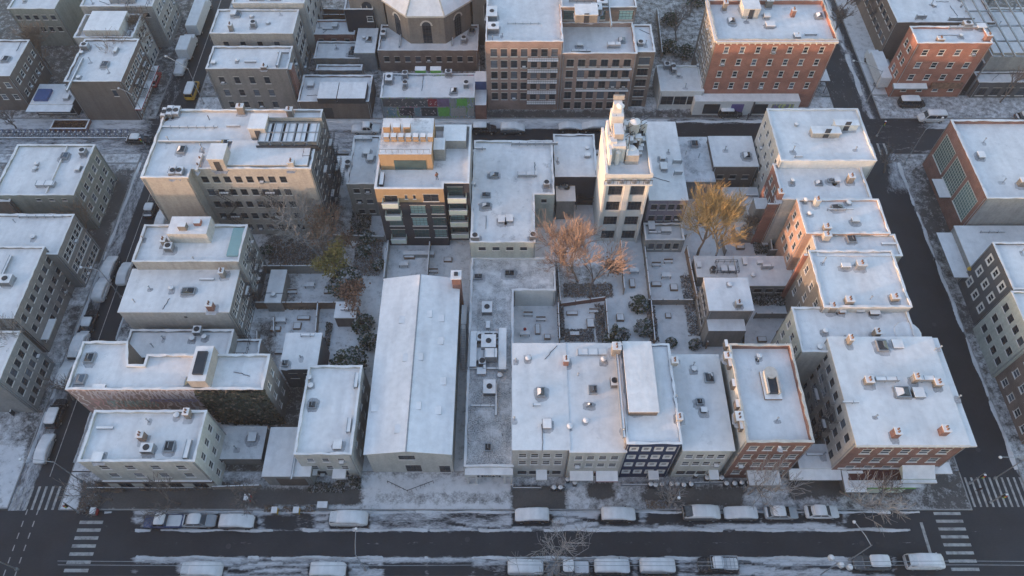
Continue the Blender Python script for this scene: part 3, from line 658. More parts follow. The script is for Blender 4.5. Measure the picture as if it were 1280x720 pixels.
r,ro,zr=building('beige_house','beige house on the left avenue with a blank side wall and one tiny dark vent',pl,9.2,'pale_beige',clutter=1,edgemat={1:'taupe'},ph=.15,
  wins=[(1,3,5,.9,1.5,1.3,2.9,.5,.5,'white'),(3,3,5,1,1.5,1.3,2.9,.5,.5,'white')],items=[('chimney',265,386,{'m':'brick_orange','w':.9}),('skylight',236,365,{'w':2,'d':1.2}),('vent',215,361,{}),('chimney',280,345,{})])
escape(r,pl[1],pl[2],6.0,[3.0,5.9],3.2,1.1)
b=MB(); b.box(G(226,0,9)[0] if False else pl[0][0]+9.2,pl[0][0]+9.6,pl[0][1]-.06,pl[0][1]-.005,7.6,8.0); b.build('wall_vent','metal_dark',r)
pl=rect(165,298,327,281,11.4)
r,ro,zr=building('terrace_house','cream house with a rear rooftop room and a long blue-tinted skylight on its snowy roof',pl,11.4,'peach_stucco',clutter=0,edgemat={1:'grey_wall'},
  wins=[(1,3,4,.9,1.5,1.6,2.9,.5,.5,'white'),(3,3,5,1,1.5,1.5,2.9,.5,.5,'white')],items=[('chimney',208,306,{}),('ac',213,312,{'w':1.2}),('pipe',243,325,{}),('pipe',180,300,{})])
a0,ay=G(290,322,11.2); part_box('long_skylight',r,a0-.9,a0+.9,ay+.3,ay+5.6,zr,zr+.35,'glass_green'); a1,ay=G(232,294,13)
part_box('roof_deck_room',r,a1-2.8,a1+3.2,ay,ay+3.4,zr,13.3,'pale_beige','snow_clean')
part_box('chimney',r,a1-1.0,a1+.2,ay+.6,ay+1.5,13.31,14.3,'tan','snow_clean'); part_box('chimney',r,a1+1.1,a1+2.1,ay+1.5,ay+2.4,13.31,14.0,'brick_orange','snow_clean')
escape(r,pl[1],pl[2],3.0,[2.8,5.7,8.6],2.6,1.0)
# big apartment house
z5=16.5; pl=polypx([(180,222),(237,222),(237,210),(390,212),(402,137),(203,137)],z5,1.4,1.0)
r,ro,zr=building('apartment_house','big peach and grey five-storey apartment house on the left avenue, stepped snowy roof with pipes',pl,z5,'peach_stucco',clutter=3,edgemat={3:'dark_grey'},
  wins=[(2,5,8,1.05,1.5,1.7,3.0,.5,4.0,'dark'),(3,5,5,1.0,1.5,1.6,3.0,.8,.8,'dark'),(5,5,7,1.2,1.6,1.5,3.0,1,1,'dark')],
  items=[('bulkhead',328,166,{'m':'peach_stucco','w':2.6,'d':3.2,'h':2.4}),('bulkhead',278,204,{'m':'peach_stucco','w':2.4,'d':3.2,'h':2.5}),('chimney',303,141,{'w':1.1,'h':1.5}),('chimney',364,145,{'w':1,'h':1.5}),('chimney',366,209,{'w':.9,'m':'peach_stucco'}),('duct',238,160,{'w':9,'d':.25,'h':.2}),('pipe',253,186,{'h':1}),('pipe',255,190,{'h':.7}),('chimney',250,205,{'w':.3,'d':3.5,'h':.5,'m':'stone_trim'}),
  ('ac',218,217,{'w':1.1,'d':1.6,'h':.8}),('ac',226,217,{'w':1.1,'d':1.6,'h':.8}),('ac',214,142,{'w':1.1,'d':2.2,'h':.8}),('ac',222,142,{'w':1.1,'d':2,'h':.8}),('ac',207,144,{'w':.8,'d':2,'h':.8}),('rail',389,180,{'w':1.2,'d':7}),('rail',262,150,{'w':.05,'d':.05})])
ax,ay=G(362,174,zr); b=MB()
for k in range(5): b.box(ax-4.2+k*1.9,ax-2.7+k*1.9,ay-2.2,ay+2.0,zr+.5,zr+1.5,0,top=1); b.box(ax-4.1+k*1.9,ax-2.8+k*1.9,ay-2.0,ay-1.7,zr,zr+.49,2)
for k in range(9): b.box(ax-4.3+k*1.1,ax-4.2+k*1.1,ay-2.3,ay+2.3,zr+1.3,zr+1.62,0)
for k in range(3): b.box(ax-4.3,ax+4.9,ay-2.2+k*2.1,ay-2.1+k*2.1,zr+1.33,zr+1.66,0)
b.box(ax-4.6,ax+5.2,ay-2.6,ay-2.45,zr+.02,zr+1.1,2); b.box(ax-4.6,ax+5.2,ay+2.5,ay+2.65,zr+.02,zr+2.2,3); b.build('cooling_plant',['metal_grey','snow_clean','metal_dark','concrete'],ro)
sx,sy=G(292,179,zr); part_box('raised_roof',r,sx+.1,pl[3][0]-.6,pl[2][1]+.5,sy-.1,zr-.02,zr+.7,'concrete','snow_roof'); part_box('roof_step',r,pl[0][0]+.6,sx,sy,sy+.25,zr-.02,zr+.45,'concrete','snow_clean')
p0,p1=pl[2],pl[3]
for u in (3.6,11.0): escape(r,p0,p1,u,[2.4,5.4,8.4,11.4],3.0,1.1)
escape(r,pl[3],pl[4],4.5,[2.6,5.6,8.6,11.6],3.2,1.2); escape(r,pl[3],pl[4],10.5,[2.6,5.6,8.6,11.6],3.2,1.2)
# small annex + white house + garage
pl=rect(350,395,461,417,6.0)
r,ro,zr=building('rear_shed_house','small snowy square-roofed rear house between the ivy wall and the white house',pl,6.0,'dark_grey',clutter=0,ph=.12,wins=[(0,1,2,1.2,1.5,1.5,3,.4,.4,'dark')],items=[('skylight',357,455,{'w':1,'d':1}),('duct',385,420,{'w':2,'d':.3,'h':.2}),('pipe',376,447,{'h':.5})])
pl=rect(367,439,568,457,8.4)
r,ro,zr=building('white_house','white two-storey house with a long snowy roof, left of the gabled hall',pl,8.4,'cream',roof='snow_clean',clutter=0,edgemat={1:'concrete'},
  wins=[(0,2,3,1.0,1.3,1.5,2.8,.7,.7,'white'),(0,1,2,1.3,1.6,6.2,3,.7,.7,'dark'),(1,2,4,.9,1.2,1.6,3,1,1,'white')],items=[('skylight',391,507,{'w':1.1,'d':1.1}),('vent',389,483,{}),('duct',446,477,{'w':.5,'d':2.2,'h':.4}),('duct',437,533,{'w':.5,'d':2,'h':.4}),('vent',387,473,{})])
x0,x1,y0=pl[0][0],pl[1][0],pl[0][1]; awning(r,x0+4.1,x0+5.9,y0,3.0,1.3,'white_wall',.15,'door_hood'); door(r,x0+5.0,y0,.14); stoop(r,x0+5,y0,1.5,3); part_box('porch_roof',r,x0+.8,x0+1.9,y0-.8,y0-.02,2.5,2.65,'white_wall','snow_clean')
pl=rect(328,387,595,535,3.9)
r,ro,zr=building('garage','low snowy lean-to garage between the ivy building and the white house',pl,3.9,'grey_wall',clutter=0,ph=0,roof='snow_roof',items=[('duct',367,585,{'w':.2,'d':3.2,'h':.1})])
b=MB(); b.box(pl[0][0]+1.6,pl[1][0]-.9,pl[0][1]-.06,pl[0][1]-.004,.15,2.9,0)
for k in range(6): b.box(pl[0][0]+1.6,pl[1][0]-.9,pl[0][1]-.08,pl[0][1]-.061,.4+k*.42,.45+k*.42,1)
b.build('garage_door',['brown','metal_dark'],r)
pl=rect(272,326,573,534,2.6)
r,ro,zr=building('carport','low ribbed snowy carport roof right of the corner house',pl,2.6,'taupe',clutter=0,ph=0,roof='snow_roof_thin')
# gabled hall
x0,y0=G(457,567,7.2); x1,_=G(563,567,7.2); xm=(x0+x1)/2-.1; y1=G(520,350,7.4)[1]; ze,zg=7.3,8.35
root=empty('gabled_hall',((x0+x1)/2,(y0+y1)/2,0),'long gabled hall with a white snowy roof split by a dark ridge line','hall')
b=MB(); ops=[(xm-x0-1.35,xm-x0+.85,5.0,6.5),(xm-x0-.8,xm-x0+1.35,.3,2.9),(x1-x0-1.9,x1-x0-.4,.15,2.6)]
wall_edge(b,(x0,y0),(x1,y0),0,ze,ops); wall_edge(b,(x1,y0),(x1,y1),0,ze,[]); wall_edge(b,(x1,y1),(x0,y1),0,ze,[]); wall_edge(b,(x0,y1),(x0,y0),0,ze,[])
b.q([(x0,y0,ze),(x1,y0,ze),(xm,y0,zg)]); b.q([(x1,y1,ze),(x0,y1,ze),(xm,y1,zg)]); b.build('wall','cream',root)
for o in ops: place_window(root,(x0+o[0],y0,o[2]),0,o[1]-o[0],o[3]-o[2],'grid')
b=MB(); e=.25
for (xa,xb) in ((x0-e,xm),(x1+e,xm)):
    za=ze-.08; t=.2
    pts=[(xa,y0-e,za),(xb,y0-e,zg+.03),(xb,y1+e,zg+.03),(xa,y1+e,za)]
    if xa>xb: pts=pts[::-1]
    up=[(p[0],p[1],p[2]+t) for p in pts]; b.q(up[::1] if xa<xb else up,0) 
    n=4
    for i in range(4): j=(i+1)%4; b.q([pts[i],pts[j],up[j],up[i]],1)
    b.q(pts[::-1],1)
ro=b.build('roof',['snow_clean','stone_trim'],root); ORG[ro.name]=ORG[root.name]
b=MB(); b.box(xm-.09,xm+.09,y0-.3,y1+.3,zg+.19,zg+.30,0); b.build('ridge_cap','metal_grey',ro)
for (px,py) in ((536,393),(551,397),(503,400),(550,425),(525,447),(508,448),(553,475),(522,508),(547,512),(468,508),(498,537)):
    X_,Y_=G(px,py,8.1); zz=ze+(zg-ze)*(1-abs(X_-xm)/((x1-x0)/2)); bb=MB(); bb.box(X_-.5,X_+.5,Y_-.6,Y_+.6,zz+.02,zz+.27,0,top=1); bb.build('roof_panel',['metal_grey','snow_clean'],ro)
cx_,cy_=G(571,352,8.5); part_box('chimney',root,cx_-.65,cx_+.65,cy_-.65,cy_+.65,0.2,10.2,'brick_red','snow_clean'); part_box('chimney_cap',root,cx_-.8,cx_+.8,cy_-.8,cy_+.8,10.21,10.4,'snow_clean'); part_box('chimney_flue',root,cx_-.28,cx_+.28,cy_-.28,cy_+.28,10.41,10.7,'metal_dark')
b=MB(); b.tube([(xm-3.4,y0-1.6,.15),(xm-3.4,y0-1.6,1.1),(xm-.5,y0-3.0,1.15),(xm+3.0,y0-1.6,1.1),(xm+3.0,y0-1.6,.15)],.05,5)
for k in range(12): t=k/11; xx=xm-3.4+6.4*t; yy=y0-1.6-(1.4*(1-abs(2*t-1))); b.tube([(xx,yy,.14),(xx,yy,1.1)],.03,4)
b.build('entrance_railing','metal_dark',root)
# alley stairs beside the hall
ax0,ax1=x1+.35,G(581,500,4.5)[0]-.3
al=empty('alley_stair',((ax0+ax1)/2,52,0),'metal staircase with snowy treads in the narrow alley right of the gabled hall','staircase')
b=MB(); c=MB(); ys,ye=G(0,455,2)[1],G(0,412,3)[1]; n=24
for i in range(n): t=i/n; c.box(ax0+.1,ax1-.1,ys+(ye-ys)*t,ys+(ye-ys)*(t+.6/1),.3+3.2*t,.36+3.2*t,0,top=1)
c.build('treads',['metal_dark','snow_clean'],al)
for xx in (ax0+.05,ax1-.05): b.tube([(xx,ys,.3),(xx,ye,3.5)],.06,4); b.tube([(xx,ys,1.3),(xx,ye,4.5)],.04,4)
b.build('railing','metal_grey',al)
c=MB(); c.box(ax0,ax1,ye+.7,ye+4.2,3.4,3.5,0,top=1); c.build('landing',['metal_dark','snow_clean'],al)
# narrow one-storey commercial building with the roof plant
zc=4.6; xa,ya=G(580,583,zc); xb,_=G(642,583,zc); yb=G(0,363,zc)[1]; yc=G(0,322,zc)[1]; xr=G(694,350,zc)[0]
pl=[(xa,ya),(xb,ya),(xb,yb),(xr,yb),(xr,yc),(xa,yc)]
r,ro,zr=building('commercial_unit','long narrow one-storey commercial unit with thin streaky snow and cooling plant on its roof',pl,zc,'white_wall',roof='snow_roof_streaky',clutter=0,ph=.3,
  items=[('ac',609,388,{'w':1.6,'d':2.0}),('hatch',610,408,{'w':.5,'d':1.1}),('ac',611,432,{'w':2.2,'d':2.2,'h':1.5}),('duct',592,440,{'w':1.0,'d':6,'h':.9}),('duct',628,440,{'w':1.2,'d':7,'h':1.0}),('duct',610,462,{'w':6,'d':.3,'h':.3}),('hatch',602,466,{'w':1.2,'d':.9}),('ac',612,487,{'w':1.8,'d':2.2}),('duct',604,508,{'w':3.5,'d':.2,'h':.2}),('skylight',637,343,{'w':1.6,'d':1.2}),('skylight',598,347,{'w':1.4,'d':1}),('duct',614,448,{'w':1.8,'d':1.5,'h':1.6}),('hatch',600,445,{'w':1.6,'d':2}),('vent',622,430,{}),('vent',596,425,{}),('ac',601,425,{'w':1.2,'d':1.4}),('ac',620,424,{'w':1,'d':1}),('duct',610,418,{'w':5,'d':.3,'h':.5}),('duct',606,452,{'w':.4,'d':3,'h':.6}),('ac',603,455,{'w':1,'d':1}),('vent',625,470,{}),('duct',620,500,{'w':.3,'d':5,'h':.2}),('pipe',598,530,{}),('pipe',628,545,{}),('skylight',610,560,{'w':1,'d':1.2})])
b=MB(); b.box(xa+.1,xb-.1,ya-1.0,ya-.01,3.3,4.1,0,top=1)
for xx in (xa+.4,xa+1.6,xb-1.2,xb-.3): b.box(xx-.14,xx+.14,ya-.95,ya-.65,.14,3.29,0)
b.build('portico',['white_wall','snow_clean'],r); letters(r,'E EMMATS',(xa+xb)/2,ya-1.0,3.42,.72,'frame_dark')
bm=MB(); u0,v0=G(583,580,zc); u1,_=G(638,580,zc); _,v1=G(0,478,zc); bm.q([(u0,v0,zr+.012),(u1,v0,zr+.012),(u1,v1,zr+.012),(u0,v1,zr+.012)]); bm.build('bare_roofing','bare_roofing',ro)
bm=MB(); _,v0=G(0,452,zc); _,v1=G(0,372,zc); bm.q([(u0+.8,v0,zr+.012),(u1-.8,v0,zr+.012),(u1-.8,v1,zr+.012),(u0+.8,v1,zr+.012)]); bm.build('bare_roofing','bare_roofing',ro)
for q in range(3): part_box('shop_window',r,xa+.6+q*1.9,xa+2.2+q*1.9,ya-.05,ya-.004,.5,2.9,'glass')
# factory block behind
zf=8.8; x0,y0=G(588,303,zf); x1=G(669,303,zf)[0]; x2=G(693,243,zf)[0]; y2=G(0,243,zf)[1]; y3=G(0,176,zf)[1]
pl=[(x0,y0),(x1,y0),(x1,y2),(x2,y2),(x2,y3),(x0,y3)]
r,ro,zr=building('factory_block','factory with a large flat snowy roof, small skylights and grey-green front, mid-block',pl,zf,'greenish',roof='snow_roof_patchy',clutter=2,ph=.25,
  wins=[(0,1,4,1.1,.9,1.2,3,.7,.7,'dark'),(2,1,1,.9,.9,1.2,3,.5,.5,'dark')],items=[('skylight',618,220,{'w':1.6,'d':1.1}),('skylight',608,245,{'w':1.5,'d':1}),('skylight',608,258,{'w':1.5,'d':1}),('hatch',627,276,{}),('hatch',637,275,{}),('duct',659,220,{'w':3.2,'d':.7,'h':.5}),('ac',683,233,{'w':1,'d':1}),('ac',666,298,{'w':1,'d':1}),('ac',594,299,{'w':1.4,'d':1}),('vent',592,231,{}),('duct',600,187,{'w':2,'d':.3,'h':.3}),('duct',668,182,{'w':8,'d':.2,'h':.6})])
r,ro,zr=building('rear_warehouse','flat snowy roof left of the tall cream tower with two round vents',rect(694,747,221,168,7.4),7.4,'charcoal',clutter=0,ph=.2,items=[('vent',734,186,{'h':.5}),('hatch',734,196,{'w':.8,'d':.6}),('pipe',697,202,{})])
r,ro,zr=building('loading_shed','small white snow-covered shed roof in front of the flat warehouse left of the tower',rect(696,719,251,223,5.0),5.0,'taupe',clutter=0,ph=0,cat='shed')
b=MB(); xx0,yy0=G(719,254,1)[0],G(0,262,0)[1]
dk=empty('iron_deck',(xx0+2.5,yy0+1.5,0),'dark iron deck with stairs in the gap left of the cream tower','deck')
for k in range(12): b.box(xx0+.2,xx0+4.6,yy0+k*.5,yy0+k*.5+.12,2.2+.3*k,2.28+.3*k,0)
for q in (.2,4.6): b.tube([(xx0+q,yy0,2.1),(xx0+q,yy0+5.6,5.6)],.07,4); b.tube([(xx0+q,yy0,3.1),(xx0+q,yy0+5.6,6.6)],.05,4); b.tube([(xx0+q,yy0,0),(xx0+q,yy0,3.1)],.06,4); b.tube([(xx0+q,yy0+5.6,0),(xx0+q,yy0+5.6,6.6)],.06,4)
b.build('stair_frame','metal_dark',dk)
# front row of beige houses
pl=rect(641,712,562,430,10.4)
def frontrow(name,label,xl,xr,yf,yb,z,wall,cols,items,side=None,style='white',w=1.05,h=1.35,roofm='snow_roof',rows=2,drop=1.5,pitch=2.6):
    pl=rect(xl,xr,yf,yb,z)
    r,ro,zr=building(name,label,pl,z,wall,clutter=1,ph=.15,roof=roofm,wins=[(0,rows,cols,w,h,drop,pitch,.5,.5,style),(0,1,cols,1.2,1.3,z-2.6,3,.5,.5,'dark')],items=items,edgemat=side)
    return r,pl,ro,zr
r,pl,ro,zr=frontrow('row_house','beige three-storey row house with a square skylight, directly right of the narrow commercial unit',641,712,562,430,10.4,'pale_beige',4,[('skylight',676,491,{'w':1.2,'d':1.4}),('vent',660,449,{}),('pipe',645,452,{}),('duct',671,507,{'w':1,'d':.3,'h':.2}),('pipe',643,525,{})])
awning(r,pl[0][0]+3.2,pl[0][0]+4.7,pl[0][1],3.0,1.4,'white_wall',.1,'door_hood'); door(r,pl[0][0]+3.95,pl[0][1],.14)
r,pl,ro,zr=frontrow('row_house','beige three-storey row house with long awnings over the shops, left of the navy house',712.6,783,565,430,10.3,'cream',4,[('skylight',741,488,{'w':1.2,'d':1.3}),('chimney',707,454,{'m':'brick_red','w':.7}),('vent',754,451,{'h':.8}),('skylight',737,507,{'w':.8,'d':.5}),('vent',732,527,{}),('ac',767,480,{'w':1,'d':1.4}),('vent',712,534,{}),('duct',740,441,{'w':4,'d':.9,'h':.12})])
awning(r,pl[0][0]+.4,pl[0][0]+3.6,pl[0][1],3.3,1.2,'taupe',.5); awning(r,pl[0][0]+4.0,pl[1][0]-.3,pl[0][1],3.3,1.3,'maroon_awning',.5)
pl=rect(783.5,853,555,430,12.4)
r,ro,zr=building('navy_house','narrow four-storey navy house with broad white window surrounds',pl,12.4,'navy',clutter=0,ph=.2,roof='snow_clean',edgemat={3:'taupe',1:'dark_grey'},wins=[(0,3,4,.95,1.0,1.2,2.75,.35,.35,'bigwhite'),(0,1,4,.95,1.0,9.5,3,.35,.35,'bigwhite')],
  items=[('chimney',769,441,{'w':1.1,'d':1.1,'h':1.9,'m':'taupe'}),('chimney',842,454,{'m':'peach_stucco','w':.8,'h':.9}),('chimney',848,524,{'m':'peach_stucco','w':.7,'h':.9}),('duct',775,495,{'w':.3,'d':12,'h':.4}),('pipe',844,498,{}),('pipe',779,540,{})])
qx0,qy0=G(787,514,13.6); qx1,_=G(823,514,13.6); qy1=pl[2][1]-.4
part_box('roof_room',r,qx0,qx1,qy0,qy1,zr-.02,13.5,'brown','snow_clean'); b=MB(); b.box(qx0-.12,qx1+.12,qy0-.12,qy1+.12,13.51,13.66,0); b.build('roof_room_eaves','snow_roof',r)
awning(r,pl[0][0]+4.2,pl[0][0]+5.6,pl[0][1],2.7,1.2,'white_wall',.1,'door_hood'); door(r,pl[0][0]+4.9,pl[0][1],.14)
r,pl,ro,zr=frontrow('row_house','pale green-beige row house between the navy house and the brick house',854,918,563,444,10.2,'cream',4,[('vent',867,462,{}),('skylight',874,503,{'w':.9,'d':.9}),('hatch',879,514,{'w':.7,'d':.6,'m':'metal_dark'}),('pipe',866,458,{}),('pipe',922,500,{})],side={0:'cream'})
awning(r,pl[0][0]+4.9,pl[0][0]+6.2,pl[0][1],3.0,1.3,'white_wall',.1,'door_hood'); door(r,pl[0][0]+5.5,pl[0][1],.14)
pl=rect(934,1018,553,430,13.2)
r,ro,zr=building('brick_house','red brick four-storey house with white lintels, roof edged by tall parapets and one glazed dormer',pl,13.2,'brick_red',clutter=0,ph=.9,edgemat={3:'pale_beige',1:'brick_orange'},cop='stone_trim',
  wins=[(0,4,4,1.15,1.4,1.3,2.9,.3,.3,'white')],items=[('chimney',908,448,{'w':.9,'d':.9,'h':.9,'m':'taupe'}),('chimney',922,524,{'w':.9,'d':1.2,'h':1.0,'m':'taupe'}),('vent',948,446,{}),('pipe',946,452,{}),('hatch',974,560,{'w':.2,'d':.2,'h':.2}),('pipe',971,525,{})])
b=MB(); X_,Y_=G(963,484,zr); b.box(X_-1.15,X_+1.15,Y_-1.9,Y_+2.2,zr-.02,zr+.35,0,top=1)
for s in (-1,1): b.box(X_+s*.75-.13,X_+s*.75+.13,Y_-1.3,Y_+1.6,zr+.351,zr+1.25,2)
b.box(X_-.61,X_+.61,Y_-1.2,Y_+1.5,zr+.355,zr+.9,3); b.lathe((X_,Y_+1.6,zr+.355),[(.88,0),(.88,.9),(.6,.9)],14,2); b.build('glazed_dormer',['timber','snow_clean','pale_beige','glass'],ro)
for k in range(5): b=MB(); yy=pl[0][1]+2.5+k*3.0; b.box(pl[0][0]-.45,pl[0][0]-.02,yy-.55,yy+.55,zr-.5,zr+.7,0,top=1); b.build('chimney_stack',['brown','snow_clean'],r)
x0,x1,y0=pl[0][0],pl[1][0],pl[0][1]; b=MB(); b.box(x0+2.5,x1-1.4,y0-2.2,y0-.01,2.9,3.1,0)
for k in range(5): xx=x0+2.6+k*(x1-x0-4.1)/4; b.box(xx-.08,xx+.08,y0-2.1,y0-1.95,.14,2.89,0)
b.build('porch',['timber_grey'],r); part_box('porch_snow',r,x0+2.6,x1-1.5,y0-2.1,y0-.05,3.105,3.2,'snow_roof_thin')
# gap between brick houses and low shop
pl=rect(1000,1046,585,556,3.6)
r,ro,zr=building('low_shop','low snow-roofed link shop between the two brick buildings',pl,3.6,'grey_wall',clutter=0,ph=.1); awning(r,pl[0][0]-1.5,pl[0][0]+5.6,pl[0][1],3.4,1.5,'grey_wall',.35); awning(r,pl[0][0]+5.7,pl[0][0]+8.6,pl[0][1]-.3,3.4,2.9,'grey_wall',.3)
# corner brick building
pl=rect(1071,1212,556,422,12.4); 
r,ro,zr=building('corner_brick_building','wide brick corner building at the bottom right with a green shop front',pl,12.4,'brick_red',clutter=1,ph=.15,edgemat={3:'pale_beige'},
  wins=[(0,3,5,1.3,1.5,1.6,3.0,.9,.9,'white'),(3,4,7,1.0,1.5,1.4,2.9,.8,.8,'dark')],
  items=[('skylight',1102,433,{'w':1.5,'d':1.7}),('hatch',1121,431,{'w':1.3,'d':1.2,'h':.3}),('duct',1107,476,{'w':3.2,'d':.5,'h':.5}),('chimney',1084,478,{'m':'tan','w':1,'h':.9}),('duct',1152,476,{'w':3,'d':.6,'h':.7}),('chimney',1170,481,{'m':'tan','w':1,'h':.9}),('chimney',1141,476,{'m':'tan','w':.6}),('skylight',1127,491,{'w':2,'d':1.6}),('hatch',1147,492,{'w':1.3,'d':1.3,'h':.4}),('chimney',1117,544,{'w':.8,'m':'brick_red'}),('chimney',1177,541,{'w':.9,'m':'brick_orange'}),('pipe',1168,438,{}),('pipe',1173,437,{}),('duct',1062,504,{'w':2.2,'d':.2,'h':.3}),('pipe',1197,498,{}),('chimney',1060,428,{'w':.5})])
x0,x1,y0=pl[0][0],pl[1][0],pl[0][1]
cornice(r,pl[0],pl[1],12.3,.22,.35); cornice(r,(pl[1][0]+.02,pl[1][1]-.1),pl[2],12.25,1.0,.35)
ex0,ey0=G(1063,607,3.4); ex1,_=G(1150,607,3.4)
part_box('shop_extension',r,ex0,ex1,ey0,y0-.01,0.14,3.3,'dark_grey'); part_box('extension_deck',r,ex0+.1,ex1-.7,ey0+.75,y0-.02,3.305,3.36,'deck_red')
b=MB(); b.box(ex0-.1,ex1+.1,ey0-.25,ey0+.7,3.305,3.5,0); b.box(ex1-.65,ex1+.1,ey0+.705,y0-.02,3.305,3.5,0); b.build('extension_snow','snow_roof',r)
part_box('sign_band',r,ex0+.02,ex1-.3,ey0-.16,ey0-.01,2.5,3.2,'solid_green')
for q,(a_,c_) in enumerate(((.2,2.4),(2.9,4.9),(5.6,8.0))): part_box('shop_window',r,ex0+a_,ex0+c_,ey0-.08,ey0-.01,.6,2.4,'pale_green_panel' if q else 'solid_green')
part_box('upper_band',r,x0+.6,x1-5.2,y0-.14,y0-.01,3.9,4.2,'stone_trim','snow_clean')
awning(r,x1-5.4,x1-1.0,y0-.02,5.2,1.6,'pale_green_panel',.9); part_box('awning_ledge',r,x1-5.6,x1-.8,y0-2.1,y0-1.65,3.8,4.1,'stone_trim','snow_clean'); part_box('corner_canopy',r,x1-1.4,x1+1.4,y0-1.0,y0+.6,4.4,4.6,'stone_trim','snow_clean')
escape(r,pl[3],pl[0],5.5,[3,5.9,8.8],3.6,1.2,mat='metal_grey'); escape(r,pl[3],pl[0],10,[3,5.9,8.8],2.6,1.2)
# =================================================================== RIGHT AVENUE ROW
def er(name,label,xl,xr,yf,yb,z,wall,items,em=None,wins=None,rf='snow_roof',ph=.25,clutter=2,**k):
    pl=rect(xl,xr,yf,yb,z)
    w=[(3,3,3,1.0,1.5,1.4,2.9,.5,.5,'white'),(1,3,4,1.0,1.5,1.4,2.9,.5,.5,'white')] if wins is None else wins
    r,ro,zr=building(name,label,pl,z,wall,items=items,edgemat=em,wins=w,roof=rf,ph=ph,clutter=clutter,**k); return r,pl,ro,zr
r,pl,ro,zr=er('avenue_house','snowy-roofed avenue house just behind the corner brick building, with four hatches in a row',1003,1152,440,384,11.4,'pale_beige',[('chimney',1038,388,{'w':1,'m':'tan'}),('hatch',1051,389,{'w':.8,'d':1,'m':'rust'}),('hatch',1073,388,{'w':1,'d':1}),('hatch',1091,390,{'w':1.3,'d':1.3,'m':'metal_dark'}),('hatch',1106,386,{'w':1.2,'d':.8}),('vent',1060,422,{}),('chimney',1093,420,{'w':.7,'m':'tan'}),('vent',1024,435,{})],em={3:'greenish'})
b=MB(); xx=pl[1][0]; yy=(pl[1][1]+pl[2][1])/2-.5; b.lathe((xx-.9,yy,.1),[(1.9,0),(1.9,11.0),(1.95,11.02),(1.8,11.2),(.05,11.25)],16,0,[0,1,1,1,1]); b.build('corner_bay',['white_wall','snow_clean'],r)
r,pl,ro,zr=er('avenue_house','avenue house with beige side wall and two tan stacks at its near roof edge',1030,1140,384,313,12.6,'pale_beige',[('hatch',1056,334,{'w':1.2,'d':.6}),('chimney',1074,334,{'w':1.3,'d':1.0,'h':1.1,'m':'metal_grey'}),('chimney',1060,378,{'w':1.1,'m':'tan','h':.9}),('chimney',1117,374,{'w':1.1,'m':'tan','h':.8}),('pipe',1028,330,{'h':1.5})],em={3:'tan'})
r,pl,ro,zr=er('avenue_house','avenue house with orange rear parapet, round roof vent and a ridge of drifted snow',1022,1128,320,293,12.4,'peach_stucco',[('chimney',1031,299,{'w':1.0,'m':'peach_stucco','h':1.3}),('skylight',1064,300,{'w':1.3,'d':1.3})],clutter=1)
part_box('party_wall',r,pl[0][0]-1.9,pl[0][0]-.01,pl[0][1]+.2,pl[0][1]+.6,0,12.2,'brick_orange','snow_clean')
r,pl,ro,zr=er('avenue_house','avenue house with a pink rear wall and a brown-edged roof with a small tan chimney',1008,1113,292,249,12.9,'pink_brick_flat',[('chimney',1032,287,{'w':1.0,'m':'tan','h':.9}),('vent',1006,253,{'h':1}),('chimney',1019,256,{'m':'pale_beige'}),('skylight',1046,260,{'w':1.8,'d':.9}),('vent',1060,255,{}),('hatch',1068,277,{'w':1,'d':.7}),('duct',1050,263,{'w':4,'d':.15,'h':.2})],clutter=0)
r,pl,ro,zr=er('avenue_house','avenue house with four roof lights in a row and a brick chimney behind',978,1090,249,205,12.0,'pale_beige',[('vent',990,228,{'h':.9}),('skylight',1023,230,{'w':1.2,'d':1}),('skylight',1038,227,{'w':1,'d':.7}),('hatch',1045,227,{'w':.8,'d':.8}),('chimney',1061,227,{'w':.9,'m':'tan'}),('chimney',973,247,{'w':.8,'m':'brick_orange','h':1.5})],em={3:'brick_red'},clutter=0)
part_box('party_wall',r,pl[0][0]-1.8,pl[0][0]-.01,pl[0][1]+.2,pl[0][1]+.5,0,10.5,'brick_red','snow_clean'); part_box('rear_wing',r,pl[0][0]-2.2,pl[0][0]-.01,pl[0][1]+2.6,pl[0][1]+5,0,6.5,'peach_stucco','snow_clean')
r,pl,ro,zr=er('avenue_corner_building','large snowy-roofed building at the top of the right avenue row with low pinkish bulkheads',976,1096,201,136,13.6,'white_wall',[('bulkhead',1030,168,{'w':4.6,'d':1.5,'h':.9,'m':'peach_stucco'}),('bulkhead',1055,160,{'w':3.8,'d':1.2,'h':1.1,'m':'white_wall'}),('vent',995,157,{}),('pipe',991,189,{}),('duct',998,197,{'w':1.2,'d':.2,'h':.2}),('pipe',1069,188,{})],em={3:'pale_beige'},wins=[(3,4,5,1.0,1.5,1.4,2.9,.5,.5,'white'),(0,1,1,.5,.5,30,3,1,1,'white')],clutter=0)

